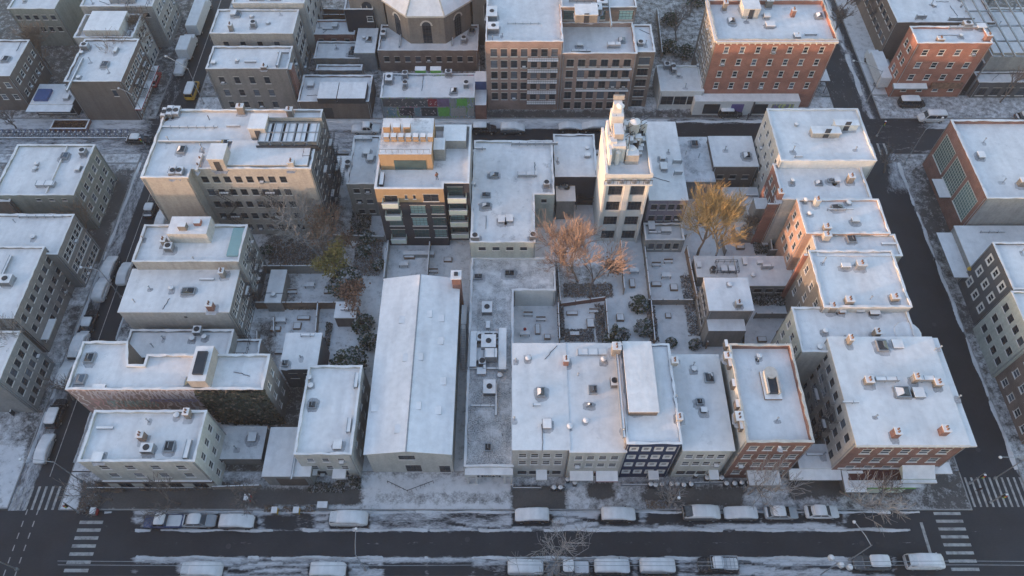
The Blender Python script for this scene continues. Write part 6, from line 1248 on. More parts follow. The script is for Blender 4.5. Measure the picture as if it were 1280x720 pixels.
# warm lit trees in the middle gardens
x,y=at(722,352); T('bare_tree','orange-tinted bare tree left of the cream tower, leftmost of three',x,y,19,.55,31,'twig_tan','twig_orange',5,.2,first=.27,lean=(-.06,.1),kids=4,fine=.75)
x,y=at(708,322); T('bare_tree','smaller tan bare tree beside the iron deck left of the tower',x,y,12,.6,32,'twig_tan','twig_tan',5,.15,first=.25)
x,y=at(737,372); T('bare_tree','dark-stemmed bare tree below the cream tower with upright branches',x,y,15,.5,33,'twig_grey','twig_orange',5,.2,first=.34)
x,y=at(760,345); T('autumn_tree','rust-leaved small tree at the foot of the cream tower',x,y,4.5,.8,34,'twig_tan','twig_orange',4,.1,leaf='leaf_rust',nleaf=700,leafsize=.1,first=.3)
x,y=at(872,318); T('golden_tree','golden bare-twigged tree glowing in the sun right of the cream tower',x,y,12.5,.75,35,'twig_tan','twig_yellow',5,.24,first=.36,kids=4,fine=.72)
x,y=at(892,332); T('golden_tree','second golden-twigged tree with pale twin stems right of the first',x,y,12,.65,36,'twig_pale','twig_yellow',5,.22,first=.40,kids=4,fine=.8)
x,y=at(925,300); T('bare_tree','low pinkish bare tree between the golden trees and the snowy shed',x,y,6.5,.9,37,'twig_tan','twig_tan',5,.13,first=.28)
for i,(px,py,h,rr,sn,lb) in enumerate(((765,427,5.2,1.3,.35,'tall narrow dark snow-dusted conifer behind the row houses'),(804,412,2.6,1.5,.6,'bushy snow-laden shrub in the garden behind the navy house'),(797,385,3.4,1.5,.35,'dark shrub by the fence behind the navy house'),(777,420,2.0,1.1,.5,'small snowy bush between conifer and snow-laden shrub'),(839,430,1.2,.8,.4,'low bush at the foot of the big empty snowy garden'),(868,432,1.6,1.0,.7,'snow-heaped shrub in the corner beside the long wooden fence'))):
    x,y=at(px,py); evergreen('evergreen_shrub' if h<4 else 'snowy_conifer',lb,x,y,h,rr,40+i,snow=sn,cone=(i==0),n=1500,cat='shrub' if h<4 else 'tree')
def brambles_done(): pass
def bramble(label,px0,px1,py0,py1,n,seed,mats=('twig_grey','snow_clumps'),h=1.2,grp=None):
    """a hedge / climbing growth strip"""
    rn=random.Random(seed); (xa,ya)=at(px0,py1); (xb,yb)=at(px1,py0); root=empty('hedge',((xa+xb)/2,(ya+yb)/2,0),label,'hedge',grp); b=MB()
    for k in range(int(n*1.8)):
        x_=rn.uniform(xa,xb); y_=rn.uniform(ya,yb); z_=rn.uniform(.1,h)*(.55+.45*math.sin(x_*2.1+seed)*math.cos(y_*1.7)); s=rn.uniform(.04,.12); a=Vector((rn.gauss(0,1),rn.gauss(0,1),rn.gauss(0,.6))).normalized(); c=Vector((x_,y_,z_)); u=a.orthogonal().normalized()
        b.q([c-a*s-u*s,c+a*s-u*s,c+a*s+u*s,c-a*s+u*s],0 if rn.random()<.6 else 1)
    b.build('foliage',list(mats),root); b=MB()
    for k in range(n//25): x_=rn.uniform(xa,xb); y_=rn.uniform(ya,yb); b.tube([(x_,y_,0),(x_+rn.uniform(-.2,.2),y_+rn.uniform(-.2,.2),h)],[.04,.015],4)
    b.build('stems','twig_grey',root)
bramble('snowy hedge climbing the left fence of the middle garden',698,704,385,425,700,51); bramble('snowy hedge along the right fence of the middle garden',746,754,382,428,700,52); bramble('brown twiggy hedge at the foot of the middle garden',706,742,412,427,700,53,h=.8)
bramble('dark hedge filling the strip before the garden extension',935,985,364,382,1500,54,('leaf_ivy','snow_clumps'),1.6); bramble('snowy undergrowth beside the low beige house',436,466,262,300,1500,55,('leaf_ivy','snow_clumps'),1.3); bramble('snowy shrubs left of the charcoal block patio',440,480,300,345,1500,56,('twig_tan','snow_clumps'),1.0); bramble('brown tangled plants under the fence by the rust tree',352,400,381,387,600,57,('twig_tan','twig_tan'),.8)
bramble('snow-speckled planting in front of the white house',438,452,598,612,500,58,('leaf_ivy','snow_clumps'),1.6); bramble('tangled dark plants between corner house and carport',240,268,585,612,900,59,('twig_grey','twig_tan'),1.4); bramble('snowy garden planting behind the avenue houses',944,972,298,318,900,60,('leaf_ivy','snow_clumps'),1.1); bramble('brown winter planting along the front of the corner house, left part',118,160,603,616,800,71,('twig_tan','twig_grey'),1.3); bramble('brown winter planting along the front of the corner house, right part',175,240,604,614,900,72,('twig_tan','twig_grey'),1.1); bramble('planted strip at the lower left corner of the block',98,128,620,640,900,73,('twig_tan','snow_clumps'),.9); bramble('dark planting between the garage and the white house',385,432,604,616,600,74,('leaf_ivy','snow_clumps'),1.2); bramble('snowy kerb planting left of the grey utility cabinet',330,395,632,640,500,75,('twig_tan','snow_clumps'),.6); bramble('planted snowy bed on the kerb before the pale row house',808,832,626,636,500,76,('twig_tan','snow_clumps'),.7); bramble('twiggy snow-flecked border in the big empty snowy garden',812,818,385,428,500,63); bramble('snowy plants along the long wooden fence',861,868,345,420,900,64); bramble('tangled shrubs in the yard below the apartment house',335,395,300,335,1200,65,('twig_tan','snow_clumps'),.9); bramble('snowy shrubs at the foot of the orange bare trees',705,765,355,372,1000,66,('twig_tan','snow_clumps'),.8); bramble('snow-covered plants between rear shed house and fence',402,416,405,450,600,67,('leaf_ivy','snow_clumps'),1.2); bramble('snowy shrubs in the gap between the brick houses',1000,1030,470,520,700,62,('twig_grey','snow_clumps'),1.5)
# street trees
def st(px,py,h,seed,lb,**k): x,y=at(px,py); kw=dict(levels=4,trunk=.17,first=.42,kids=3); kw.update(k); T('street_tree',lb,x,y,h,kw.pop('spread',.8),seed,**kw)
st(690,722,12,71,'pale bare street tree at the bottom edge in the middle, snow-lined branches',bark='twig_pale',twig='twig_pale',kids=2,spread=1.2,first=.38,levels=5,fine=.95)
st(1050,614,12,72,'pale bare street tree before the corner brick building, branches hanging right',bark='twig_pale',twig='twig_pale',lean=(.2,-.75),kids=2,spread=.9,first=.42,levels=5,fine=.95)
st(836,634,6.0,73,'thin bare street tree on the kerb in front of the pale row house',bark='twig_pale',twig='twig_pale',levels=4)
st(935,618,10,74,'wide bare street tree in front of the red brick house',bark='twig_pale',twig='twig_pale')
st(60,458,10,75,'bare street tree with pale branches on the left avenue pavement',bark='twig_pale',twig='twig_pale',levels=5,kids=3,fine=1.0)
st(1100,628,5.5,76,'slim bare street tree by the green shop front',bark='twig_pale',twig='twig_grey',levels=4)
st(140,625,7,140,'dark slim bare tree at the left end of the dark pavement',bark='twig_grey',twig='twig_grey'); st(225,630,7,141,'dark slim bare tree on the kerb in front of the corner house',bark='twig_grey',twig='twig_grey'); st(318,630,6.5,142,'dark slim bare tree on the kerb before the garage',bark='twig_grey',twig='twig_grey'); st(92,500,6,143,'small bare tree beside the graffiti building corner',bark='twig_grey',twig='twig_grey'); st(118,300,8,144,'bare tree on the left avenue pavement by the sage house',bark='twig_grey',twig='twig_tan'); st(90,372,6.5,145,'bare tree in the yard of the wide stucco house',bark='twig_grey',twig='twig_grey'); st(170,105,10,146,'brown bare tree at the corner of the brown corner block',bark='twig_grey',twig='twig_tan')
for i,(px,py,h,lb) in enumerate(((182,70,12,'brown bare tree over the pavement beside the brown corner block'),(196,35,10,'brown bare tree beside the parapet block near the top'),(208,8,9,'brown bare tree at the top edge in the left avenue'),(62,85,10,'dark bare tree in the top left courtyard, right one'),(40,92,8,'dark bare tree in the top left courtyard, left one'),(1042,45,9,'bare tree along the pavement beside the orange brick block roof'),(1050,15,9,'bare tree at the top of the upper right avenue'),(1090,30,9,'reddish bare tree between right avenue and flat market roof'),(1250,128,9,'bare tree in front of the stepped shops at the top right'),(1105,215,7,'thin bare tree by the upper right crossing'),(1250,395,6,'bare tree in the slushy pavement below the charcoal house'),(845,50,10,'bare tree in the yard left of the orange brick block, lower'),(862,20,10,'bare tree in the yard left of the orange brick block, upper'),(20,160,5,'bare bush by the bicycle racks at the left edge'),(1035,175,7,'x'))):
    if lb=='x': continue
    st(px,py,h,80+i,lb,bark='twig_grey' if i not in (7,) else 'twig_tan',twig='twig_tan' if i<5 else 'twig_grey',trunk=.18,levels=5 if i<8 else 4,kids=4 if i<5 else 3,first=.32)
for i,(px,py) in enumerate(((835,62),(858,68),(838,28),(345,8),(350,30),(870,5))): 
    x,y=at(px,py); evergreen('evergreen_shrub',('low dark bush in the yard behind the white shop, nearest','second low dark bush in the yard behind the white shop','bush farther back between the two brick blocks','dark bush in the top yard near the grey apartments','bush below the top yard by the grey apartments','bush at the top edge between the brick blocks')[i],x,y,2.5,2.0,100+i,snow=.3,cone=False,n=900,cat='shrub')
# =================================================================== FENCES
def fence(label,pts,h=1.9,mat='timber_grey',name='fence',thick=.09):
    w=[G(a,b_,0.02) for a,b_ in pts]; cx=sum(p[0] for p in w)/len(w); cy=sum(p[1] for p in w)/len(w); root=empty(name,(cx,cy,0),label,'fence'); b=MB(); c=MB(); s=MB()
    for i in range(len(w)-1):
        p,q=Vector((*w[i],0)),Vector((*w[i+1],0)); d=q-p; L=d.length; n=max(1,int(L/2.2)); dn=d/L
        b.obox(p+d*.5+Vector((0,0,.06)),dn,L,thick*.6,h-.08)
        k=0
        while k<L: b.obox(p+dn*k+Vector((0,0,.06)),dn,.02,thick*.9,h-.1); k+=.45
        s.obox(p+d*.5+Vector((0,0,h+.001)),dn,L,thick*1.6,.07)
        for j in range(n+1): b.obox(p+d*(j/n)+Vector((0,0,0)),dn,.14,.16,h+.12)
    b.build('panels',mat,root); s.build('snow_cap','snow_clean',root)
for pts,h,mat,lb in (([(900,300),(905,320)],1.7,'timber_grey','short fence between the hipped shed and the garden deck'),([(958,320),(1004,318)],1.7,'timber_grey','fence behind the garden extension at the pink wall'),([(640,378),(641,428)],1.4,'timber_grey','fence along the commercial unit wall in the furnished yard'),([(700,384),(696,330)],1.8,'timber_grey','long fence left of the orange bare trees'),([(811,300),(856,300)],1.5,'timber_grey','low fence at the top of the furnished garden'),([(345,402),(345,420)],1.5,'timber_grey','little fence by the snowy garden furniture'),([(418,300),(482,302)],1.5,'timber_grey','cross fence through the shrubs below the low beige house'),([(380,20),(440,22)],2,'timber','first cross fence in the top yards'),([(322,342),(405,342)],2.3,'timber_grey','grey garden fence above the long lean-to roof in the left gardens'),
 ([(322,386),(440,386)],2.0,'timber','brown garden fence below the long lean-to roof'),
 ([(358,345),(356,384)],1.8,'timber_grey','short fence right of the long lean-to roof'),
 ([(400,386),(396,440)],1.8,'timber_grey','short fence down to the rear shed house in the left gardens'),
 ([(484,318),(482,356)],2.0,'timber_grey','fence along the left of the modern block patio'),
 ([(804,316),(811,378)],1.9,'timber_grey','dark fence left of the furnished garden right of the tower'),
 ([(775,308),(779,368)],1.8,'timber_grey','fence right of the rust-leaved tree'),
 ([(856,316),(868,376),(882,436)],1.9,'timber','long wooden fence left of the carriage house running down to the row houses'),
 ([(700,384),(756,376)],1.2,'brick_red','low red brick garden wall below the orange bare trees'),
 ([(697,384),(699,430)],1.6,'timber','fence between the furnished yard and the middle garden'),
 ([(756,380),(760,430)],1.6,'timber','fence right of the middle garden'),
 ([(808,381),(864,381)],1.6,'timber_grey','cross fence above the big empty snowy garden'),
 ([(812,381),(817,432)],1.6,'timber','fence left of the big empty snowy garden'),
 ([(975,372),(1000,372)],1.5,'timber_grey','short fence below the garden extension'),
 ([(928,413),(928,440)],1.6,'timber_grey','fence between the carriage house and the brick house yard'),
 ([(942,398),(1000,398)],1.6,'timber_grey','fence right of the carriage house'),
 ([(958,286),(962,320)],1.6,'timber_grey','pale fence between small gardens behind the avenue houses'),
 ([(325,420),(325,458)],1.8,'timber_grey','fence left of the rear shed house'),
 ([(268,612),(328,610)],1.3,'timber_grey','low front fence by the carport'),
 ([(22,472),(30,470),(18,520)],1.2,'metal_dark','low black fence by the left edge pavement'),
 ([(392,50),(392,20)],2,'timber','brown yard fence right of the grey apartments'),
 ([(440,28),(400,28)],2,'timber','cross fence in the top yards left of the black house'),
 ([(598,30),(600,120)],1.8,'timber_grey','fence between the church hall and the pink loft block'),
 ([(820,20),(826,75)],2,'timber_grey','fence right of the pink loft block')): fence(lb,pts,h,mat)
# furniture in front gardens: iron railings
for pts,lb in (([(642,607),(640,612),(676,612)],'white-capped iron railing before the skylight row house, left of its path'),([(688,612),(706,612),(707,602)],'iron railing right of the path of the skylight row house'),([(776,608),(808,608)],'iron railing of the navy house front yard'),([(846,606),(905,605)],'iron railing before the pale row house'),([(112,612),(245,612)],'low railing along the corner house')): fence(lb,pts,.9,'metal_grey',thick=.05)
# =================================================================== STREET FURNITURE
def lamp(px,py,h,arm,label,glob=False,pole='metal_grey'):
    x,y=at(px,py); root=empty('street_lamp',(x,y,0),label,'street lamp','street lamps'); b=MB(); b.tube([(x,y,0),(x,y,h*.6),(x,y,h)],[.10,.07,.05],8); b.lathe((x,y,0),[(.22,0),(.22,.5),(.13,.6)],8); b.build('pole',pole,root)
    b=MB(); ax,ay=arm; b.tube([(x,y,h-.3),(x+ax*.4,y+ay*.4,h+.25),(x+ax,y+ay,h+.35)],[.06,.05,.04],6); b.build('arm',pole,root)
    b=MB(); b.lathe((x+ax,y+ay,h+.12),[(.05,.2),(.2,.15),(.22,.06),(.08,0)] if not glob else [(.1,-.3),(.34,-.1),(.36,.15),(.1,.4)],12); b.build('lamp_head','lamp_glass',root)
    b=MB(); b.lathe((x+ax,y+ay,h+.33),[(.18,0),(.14,.05),(.02,.08)],10); b.build('snow_cap','snow_clean',root)
lamp(102,602,8,(-4.2,.2),'street lamp with a long arm over the lower left avenue'); lamp(457,712,8,(-.2,3.0),'street lamp at the bottom edge left of centre, arm over the street'); lamp(22,712,8,(-.6,2.6),'street lamp in the lower left corner'); lamp(1062,700,7.5,(-1.6,2.8),'slanting street lamp pole at the bottom right beside the estate car'); lamp(838,632,7,(-.3,-1.2),'lamp on the kerb before the pale row house'); lamp(1243,598,8,(-3.6,0),'street lamp by the lower right zebra crossing'); lamp(152,372,8,(-2.8,.3),'street lamp with an arm over the left avenue by the beige house'); lamp(188,158,8,(-3,1.5),'street lamp at the upper left crossing'); lamp(255,130,9,(-4.8,3),'tall lamp leaning over the yellow van in the upper left avenue'); lamp(1083,128,8,(-5,2.5),'bright-armed lamp at the upper right crossing above the corner building'); lamp(1130,205,9,(3.6,2.5),'lamp pole with a forked arm on the upper right avenue')
b=MB()
root=empty('globe_lamp_cluster',(*G(1047,704,6),0),'three round snow-topped lamps on the wire at the bottom right','street lamp')
(xg,yg)=(ORG[root.name][0],ORG[root.name][1]); b=MB(); b.tube([(xg,yg,0),(xg,yg,6.4)],.09,8); b.build('pole','metal_grey',root)
for dx,dy in ((-.9,.5),(.1,-.35),(1.1,-.6)):
    b=MB(); b.tube([(xg,yg,6.0),(xg+dx*.6,yg+dy*.6,6.3),(xg+dx,yg+dy,6.2)],.04,5); b.build('arm','metal_grey',root); b=MB(); b.lathe((xg+dx,yg+dy,6.25),[(.12,0),(.38,.15),(.42,.4),(.3,.68),(.05,.8)],12,0,[0,0,0,1,1]); b.build('globe',['lamp_glass','snow_clean'],root)
# overhead cables along the south kerb
for k,(z_,dy) in enumerate(((8.0,0),(8.6,.45))):
    b=MB(); n=24; p=[]
    x0,y0=G(380,706,z_); x1=110
    for i in range(n+1): t=i/n; p.append((x0-30+(x1-x0+30)*t,y0+dy,z_-.5*math.sin(math.pi*((t*3)%1))))
    b.tube(p,.035,4); o=b.build('overhead_cable','metal_grey',None); tag(o,('lower','upper')[k]+' overhead cable running above the south kerb at the bottom','cable','overhead cables')
# traffic signals
def signal(px,py,label,arm=(0,0)):
    x,y=at(px,py); root=empty('traffic_signal',(x,y,0),label,'traffic light','traffic lights'); b=MB(); b.tube([(x,y,0),(x,y,4.2)],.08,8); b.lathe((x,y,0),[(.2,0),(.2,.3),(.1,.4)],8); b.build('pole','metal_grey',root)
    b=MB(); b.box(x-.18,x+.18,y-.32,y-.09,3.1,4.1,0,top=1); b.build('signal_head',['metal_dark','snow_clean'],root); c=MB()
    for k,m in enumerate(range(3)): c.lathe((x,y-.36,3.28+k*.31),[(.10,-.1),(.12,0),(.10,.1)],8,k)
    c.build('lens',['solid_green','solid_yellow','solid_red'],root)
signal(1212,604,'traffic light at the lower right corner beside the crossings'); signal(98,640,'traffic light at the lower left corner by the planted pavement'); signal(1096,170,'traffic light at the upper right corner building'); signal(186,190,'traffic light by the peach apartment house corner'); signal(1238,628,'traffic light on the snowy island at the lower right crossing')
# bicycle dock on the far street (left)
rn=random.Random(9)
def bicycle(x,y,ang=90):
    b=MB(); s=MB(); w=MB()
    for u in (-.52,.52):
        pts=[(x,y+u+.33*math.cos(t*.628),.36+.33*math.sin(t*.628)) for t in range(11)]; w.tube(pts,.035,4)
    b.tube([(x,y-.52,.36),(x,y-.12,.85),(x,y+.40,.85),(x,y+.52,.36)],.035,4); b.tube([(x,y-.12,.85),(x,y+.05,.34),(x,y+.42,.80)],.035,4); b.tube([(x-.28,y+.40,1.02),(x+.28,y+.40,1.02)],.03,4); b.tube([(x,y+.42,.8),(x,y+.40,1.02)],.03,4)
    s.box(x-.09,x+.09,y-.28,y+.0,.93,1.0)
    return b,w,s
proto=None
for k in range(26):
    x=-100.5+k*1.08; y=103.3
    if proto is None:
        proto=empty('bicycle',(x,y,0)); b,w_,s=bicycle(x,y); b.build('bicycle_frame','solid_blue',proto); w_.build('wheels','rubber',proto); s.build('snowy_saddle','snow_clean',proto); o=proto
    else: o=copy_tree(proto)
    o.location=(x,y,.01); o.rotation_euler.z=rn.uniform(-.08,.08); tag(o,'docked bicycle with a snowy saddle in the long rack at the left','bicycle','bicycles in the rack on the far street')
rk=empty('bicycle_rack',(-87,102.5,0),'long snow-capped bicycle rack along the far street at the left','rack')
b=MB(); b.box(-101,-73,102.1,102.35,.02,.35,0,top=1)
for k in range(27): b.box(-101+k*1.08,-100.8+k*1.08,102.36,102.6,.02,.95,0,top=1)
b.build('docking_bar',['metal_grey','snow_clean'],rk)
pb=empty('planter_bed',(*G(80,157,.5),0),'low brick-edged planter bed with snow and rust-coloured plants above the bicycle rack','planter'); x0,y0=G(62,162,.5); x1,_=G(108,162,.5); y1=G(0,150,.5)[1]
b=MB(); b.box(x0,x1,y0,y0+.3,.0,.7,0,top=1); b.box(x0,x1,y1-.3,y1,0,.7,0,top=1); b.box(x0,x0+.3,y0+.31,y1-.31,0,.7,0,top=1); b.box(x1-.3,x1,y0+.31,y1-.31,0,.7,0,top=1); b.build('bed_walls',['brick_red','snow_clean'],pb)
b=MB()
for k in range(700): c=Vector((rn.uniform(x0+.5,x1-.5),rn.uniform(y0+.5,y1-.5),rn.uniform(.15,.7))); s=.12; a=Vector((rn.gauss(0,1),rn.gauss(0,1),0)).normalized(); u=Vector((0,0,1)); b.q([c-a*s-u*s,c+a*s-u*s,c+a*s+u*s,c-a*s+u*s],0)
b.build('plants','leaf_rust',pb)
# bins, boxes and small things in front yards
def bin_(px,py,label=None,mat='metal_dark',g='snow-capped bins before the row houses'):
    x,y=at(px,py); root=empty('wheelie_bin',(x,y,.14)); ORG[root.name]=(x,y,.14); b=MB(); b.box(x-.28,x+.28,y-.3,y+.3,.2,1.05,0); b.box(x-.31,x+.31,y-.33,y+.33,1.051,1.12,0); b.build('bin_body',mat,root); c=MB(); c.lathe((x,y,1.121),[(.33,0),(.34,.1),(.24,.2),(.02,.24)],12); c.build('snow_cap','snow_clean',root,smooth=True)
    for s in (-.2,.2): w_=MB(); w_.box(x+s-.04,x+s+.04,y+.24,y+.38,.14,.34); w_.build('wheel','rubber',root)
    tag(root,label or 'snow-capped bin in the row of front yards between navy and brick houses','bin',g)
for px,py in ((692,612),(700,612)): bin_(px,py,'snow-capped bin on the pavement edge of the skylight row house')
for px,py in ((709,602),(717,599),(718,606)): bin_(px,py,'round snow-capped bin before the row house with long awnings')
for px,py in ((812,608),(818,609),(826,608),(838,608),(845,608),(853,609),(862,608),(868,596),(882,600),(893,598),(900,600),(906,607),(916,607),(925,606),(934,606)): bin_(px,py)
for k,(px,py,m,lb) in enumerate(((405,634,'metal_grey','snow-topped grey utility cabinet on the kerb behind the snowy van'),(120,641,'solid_red','small red newspaper box by the lower left crossing'),(311,624,'solid_red','red box on the dark pavement before the garage'),(345,640,'solid_yellow','yellowish salt box at the kerb before the garage'),(372,640,'solid_yellow','second yellowish salt box at the kerb, right of the first'),(85,372,'solid_blue','blue box in the yard of the wide stucco house'),(1180,552,'metal_dark','dark kiosk box on the avenue corner of the corner brick building'))):
    x,y=at(px,py); root=empty('street_box',(x,y,.14),lb,'box'); ORG[root.name]=(x,y,.14); w_=.65 if k==0 else .35; b=MB(); b.box(x-w_,x+w_,y-.4,y+.4,.16,1.2 if k==0 else 1.0); b.build('cabinet',m,root); c=MB(); c.box(x-w_-.04,x+w_+.04,y-.44,y+.44,1.205 if k==0 else 1.005,1.32 if k==0 else 1.1); c.build('snow_cap','snow_clean',root); d=MB(); d.box(x-w_+.05,x+w_-.05,y-.43,y-.405,.3,.9); d.build('door','metal_grey',root)
# garden furniture
def table_set(px,py,label,n=3,w=1.6):
    x,y=at(px,py); root=empty('garden_table',(x,y,0),label,'table'); b=MB(); b.box(x-w/2,x+w/2,y-.45,y+.45,.72,.78,0,top=1); b.box(x-w/2+.05,x+w/2-.05,y-.4,y+.4,.785,.88,1); b.build('table_top',['metal_dark','snow_clean'],root)
    for sx in (-1,1):
        for sy in (-1,1): l=MB(); l.box(x+sx*(w/2-.1)-.04,x+sx*(w/2-.1)+.04,y+sy*.36-.04,y+sy*.36+.04,.03,.719); l.build('leg','metal_dark',root)
def bench(px,py,label,w=1.5):
    x,y=at(px,py); root=empty('garden_bench',(x,y,0),label,'bench'); b=MB(); b.box(x-w/2,x+w/2,y-.25,y+.25,.42,.48,0,top=1); b.build('seat',['timber','snow_clean'],root); b=MB(); b.box(x-w/2,x+w/2,y+.2,y+.26,.5,.95,0,top=1); b.build('backrest',['timber','snow_clean'],root)
    for s in (-1,1): l=MB(); l.box(x+s*(w/2-.1)-.05,x+s*(w/2-.1)+.05,y-.22,y+.22,.03,.419); l.build('leg','timber',root)
for px,py,lb in ((656,418,'snowy table with a red object in the yard beside the commercial unit'),(352,402,'snowy round of garden furniture in the left gardens below the fence'),(388,358,'square snow-covered garden table by the snow-dusted conifer'),(832,346,'garden table in the furnished garden right of the tower'),(792,340,'snowy table at the foot of the tower'),(505,332,'snowy table on the left patio of the modern block'),(940,300,'snow-heaped table in the garden behind the pink rear wall')): table_set(px,py,lb)
for px,py,lb in ((660,394,'snowy bench along the top of the yard beside the commercial unit'),(676,400,'snowy garden seat in the yard beside the commercial unit, right'),(835,328,'white snowy bench at the top of the furnished garden'),(366,366,'snow-covered lounger left of the square garden table'),(542,340,'snowy bench on the right patio of the modern block'),(820,332,'snowy chair pair left of the white snowy bench'),(742,390,'bench under the red brick garden wall')): bench(px,py,lb)
x,y=at(656,415); o=MB(); o.lathe((x,y,.88),[(.22,0),(.26,.15),(.12,.45),(.02,.5)],10); tag(o.build('red_pot','cloth_red',None,loc=(x,y,.88)),'small red covered object standing on the snowy yard table','pot')
rn=random.Random(77)
for px,py,w_,d_ in ((345,412,1.6,.8),(372,408,1.2,1.2),(380,398,2.0,.7),(512,322,1.8,.7),(560,325,1.4,.9),(820,356,1.6,.8),(842,360,1.2,1.2),(790,355,.9,1.6),(715,392,1.8,.7),(738,405,1.2,1.6),(718,418,1.6,.8),(775,398,1.2,1.2),(835,395,.9,.9),(955,306,1.2,.9),(968,300,1.0,1.6),(925,310,1.4,.8),(952,425,1.4,.9),(975,418,1.0,1.0),(350,440,1.5,.8),(410,365,1.2,.8),(672,412,.8,1.8),(684,422,1.0,.8)):
    x,y=at(px,py); root=empty('raised_bed',(x,y,0),'small snow-filled wooden raised bed in one of the rear gardens','planter','raised beds in the rear gardens'); b=MB()
    h_=rn.uniform(.35,.6)
    b.box(x-w_/2,x+w_/2,y-d_/2,y-d_/2+.08,.03,h_); b.box(x-w_/2,x+w_/2,y+d_/2-.08,y+d_/2,.03,h_); b.box(x-w_/2,x-w_/2+.08,y-d_/2+.081,y+d_/2-.081,.03,h_); b.box(x+w_/2-.08,x+w_/2,y-d_/2+.081,y+d_/2-.081,.03,h_); b.build('boards','timber',root)
    c=MB(); c.box(x-w_/2+.081,x+w_/2-.081,y-d_/2+.081,y+d_/2-.081,.05,h_+.04); c.build('snow_fill','snow_roof',root)
# =================================================================== PEOPLE
def person(px,py,z,label,ang,coat,legs='cloth_dark',stride=.16):
    x,y=G(px,py,z+.9); root=empty('person',(x,y,z),label,'person'); ORG[root.name]=(x,y,z)
    J={'pel':(0,0,.92),'che':(0,.02,1.28),'nec':(0,.0,1.47),'hd':(0,.02,1.62),'top':(0,.01,1.73),'sl':(-.19,0,1.40),'el':(-.25,.02,1.13),'wl':(-.22,.12,.90),'hl':(-.22,.16,.82),'sr':(.19,0,1.40),'er':(.25,-.02,1.13),'wr':(.23,.06,.90),'hr':(.23,.09,.82),'pl':(-.10,0,.88),'kl':(-.11,stride*.6,.49),'al':(-.11,stride*.5,.09),'tl':(-.11,stride*.5+.16,.04),'pr':(.10,0,.88),'kr':(.11,.0,.49),'ar':(.11,-stride,.09),'tr':(.11,-stride+.16,.04)}
    rad={'pel':.15,'che':.17,'nec':.06,'hd':.10,'top':.06,'sl':.075,'el':.05,'wl':.035,'hl':.04,'sr':.075,'er':.05,'wr':.035,'hr':.04,'pl':.09,'kl':.062,'al':.045,'tl':.035,'pr':.09,'kr':.062,'ar':.045,'tr':.035}
    E=[('pel','che'),('che','nec'),('nec','hd'),('hd','top'),('che','sl'),('sl','el'),('el','wl'),('wl','hl'),('che','sr'),('sr','er'),('er','wr'),('wr','hr'),('pel','pl'),('pl','kl'),('kl','al'),('al','tl'),('pel','pr'),('pr','kr'),('kr','ar'),('ar','tr')]
    def skinned(name,keys,grow,mats,pick):
        idx={k:i for i,k in enumerate(keys)}; me=bpy.data.meshes.new(name); me.from_pydata([J[k] for k in keys],[(idx[a],idx[b]) for a,b in E if a in idx and b in idx],[])
        o=bpy.data.objects.new(name,me); col.objects.link(o); m=o.modifiers.new('s','SKIN'); sv_=me.skin_vertices[0].data
        for k in keys: sv_[idx[k]].radius=(rad[k]+grow,(rad[k]+grow)*(.75 if k in('pel','che') else 1)); 
        sv_[0].use_root=True
        u=o.modifiers.new('u','SUBSURF'); u.levels=1; u.render_levels=1
        dg=bpy.context.evaluated_depsgraph_get(); m2=bpy.data.meshes.new_from_object(o.evaluated_get(dg)); bpy.data.objects.remove(o)
        m2.materials.clear()
        for q in mats: m2.materials.append(M[q])
        for p in m2.polygons: p.material_index=pick(p.center); p.use_smooth=True
        o=bpy.data.objects.new(name,m2); col.objects.link(o); o.parent=root; return o
    skinned('body',list(J),0,['skin',legs],lambda c:0 if c.z>1.46 or (c.z<.88 and abs(c.x)>.19 and c.z>.7) else 1)
    skinned('coat',['pel','che','sl','el','wl','sr','er','wr','pl','pr'],.028,[coat],lambda c:0)
    hb=MB(); hb.lathe((0,-.0,1.62),[(.115,-.04),(.122,.04),(.09,.12),(.01,.15)],10); h_=hb.build('hair','hair',None); h_.parent=root; ORG[h_.name]=(0,0,0)
    root.rotation_euler.z=R(ang); return root
person(546,220,13.7,'person in a dark coat with reddish top standing on the modern block roof terrace',40,'cloth_brown')
person(516,146,.14,'person in dark clothes walking on the far pavement above the modern block',90,'cloth_dark')
person(935,146,.14,'person in dark clothes near the parked car by the orange brick block shops',-80,'cloth_dark')
person(1225,612,.14,'dark-clothed person waiting at the lower right crossing corner',10,'cloth_dark')
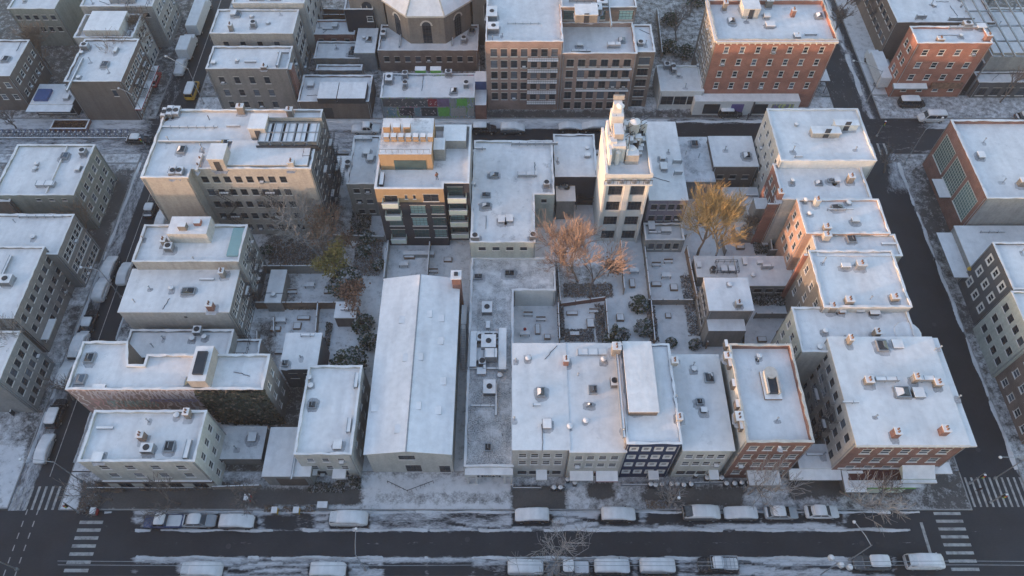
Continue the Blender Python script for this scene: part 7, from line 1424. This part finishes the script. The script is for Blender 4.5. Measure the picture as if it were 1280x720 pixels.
# ------------------------------------------------------------------ light, sky, camera
SUN_EL=R(3.6); sdir=Vector((-.94,-.34,0)).normalized()
w=bpy.data.worlds.new('World'); scene.world=w; w.use_nodes=True; nt=w.node_tree
sky=nt.nodes.new('ShaderNodeTexSky'); sky.sky_type='NISHITA'; sky.sun_disc=False; sky.sun_elevation=SUN_EL
az=math.atan2(sdir.x,sdir.y); sky.sun_rotation=az; sky.altitude=0; sky.air_density=1.0; sky.dust_density=1.0; sky.ozone_density=1.12
bg=nt.nodes['Background']; mx=nt.nodes.new('ShaderNodeMix'); mx.data_type='RGBA'; mx.blend_type='MULTIPLY'; mx.inputs[0].default_value=1; nt.links.new(sky.outputs[0],mx.inputs[6]); mx.inputs[7].default_value=(1.0,.955,1.06,1); nt.links.new(mx.outputs[2],bg.inputs[0]); bg.inputs[1].default_value=.15
sl=bpy.data.lights.new('sun','SUN'); sl.energy=2.0; sl.angle=R(.6); sl.color=(.46,.28,.18); so=bpy.data.objects.new('sun',sl); col.objects.link(so)
sv=Vector((sdir.x*math.cos(SUN_EL),sdir.y*math.cos(SUN_EL),math.sin(SUN_EL))); so.rotation_euler=sv.to_track_quat('Z','Y').to_euler()
cam=bpy.data.cameras.new('camera'); cam.sensor_width=36; cam.lens=36*F/1280; cam.clip_end=3000; cam.clip_start=1
co=bpy.data.objects.new('camera',cam); col.objects.link(co); co.location=(0,0,H); co.rotation_euler=(R(90)-TH,0,0); scene.camera=co
scene.view_settings.view_transform='Standard'; scene.view_settings.look='None'; scene.view_settings.gamma=1; scene.view_settings.exposure=2.5

hb=MB(); hb.box(-330,230,-75,260,-1.4,104.0); hz=hb.build('haze',[],None); hz['kind']='stuff'
m=bpy.data.materials.new('haze'); m.use_nodes=True; n_=m.node_tree; n_.nodes.remove(n_.nodes['Principled BSDF']); v=n_.nodes.new('ShaderNodeVolumePrincipled'); v.inputs['Color'].default_value=(.75,.84,1.0,1); v.inputs['Density'].default_value=.00018; v.inputs['Anisotropy'].default_value=.0
n_.links.new(v.outputs[0],n_.nodes['Material Output'].inputs['Volume']); hz.data.materials.clear(); hz.data.materials.append(m)
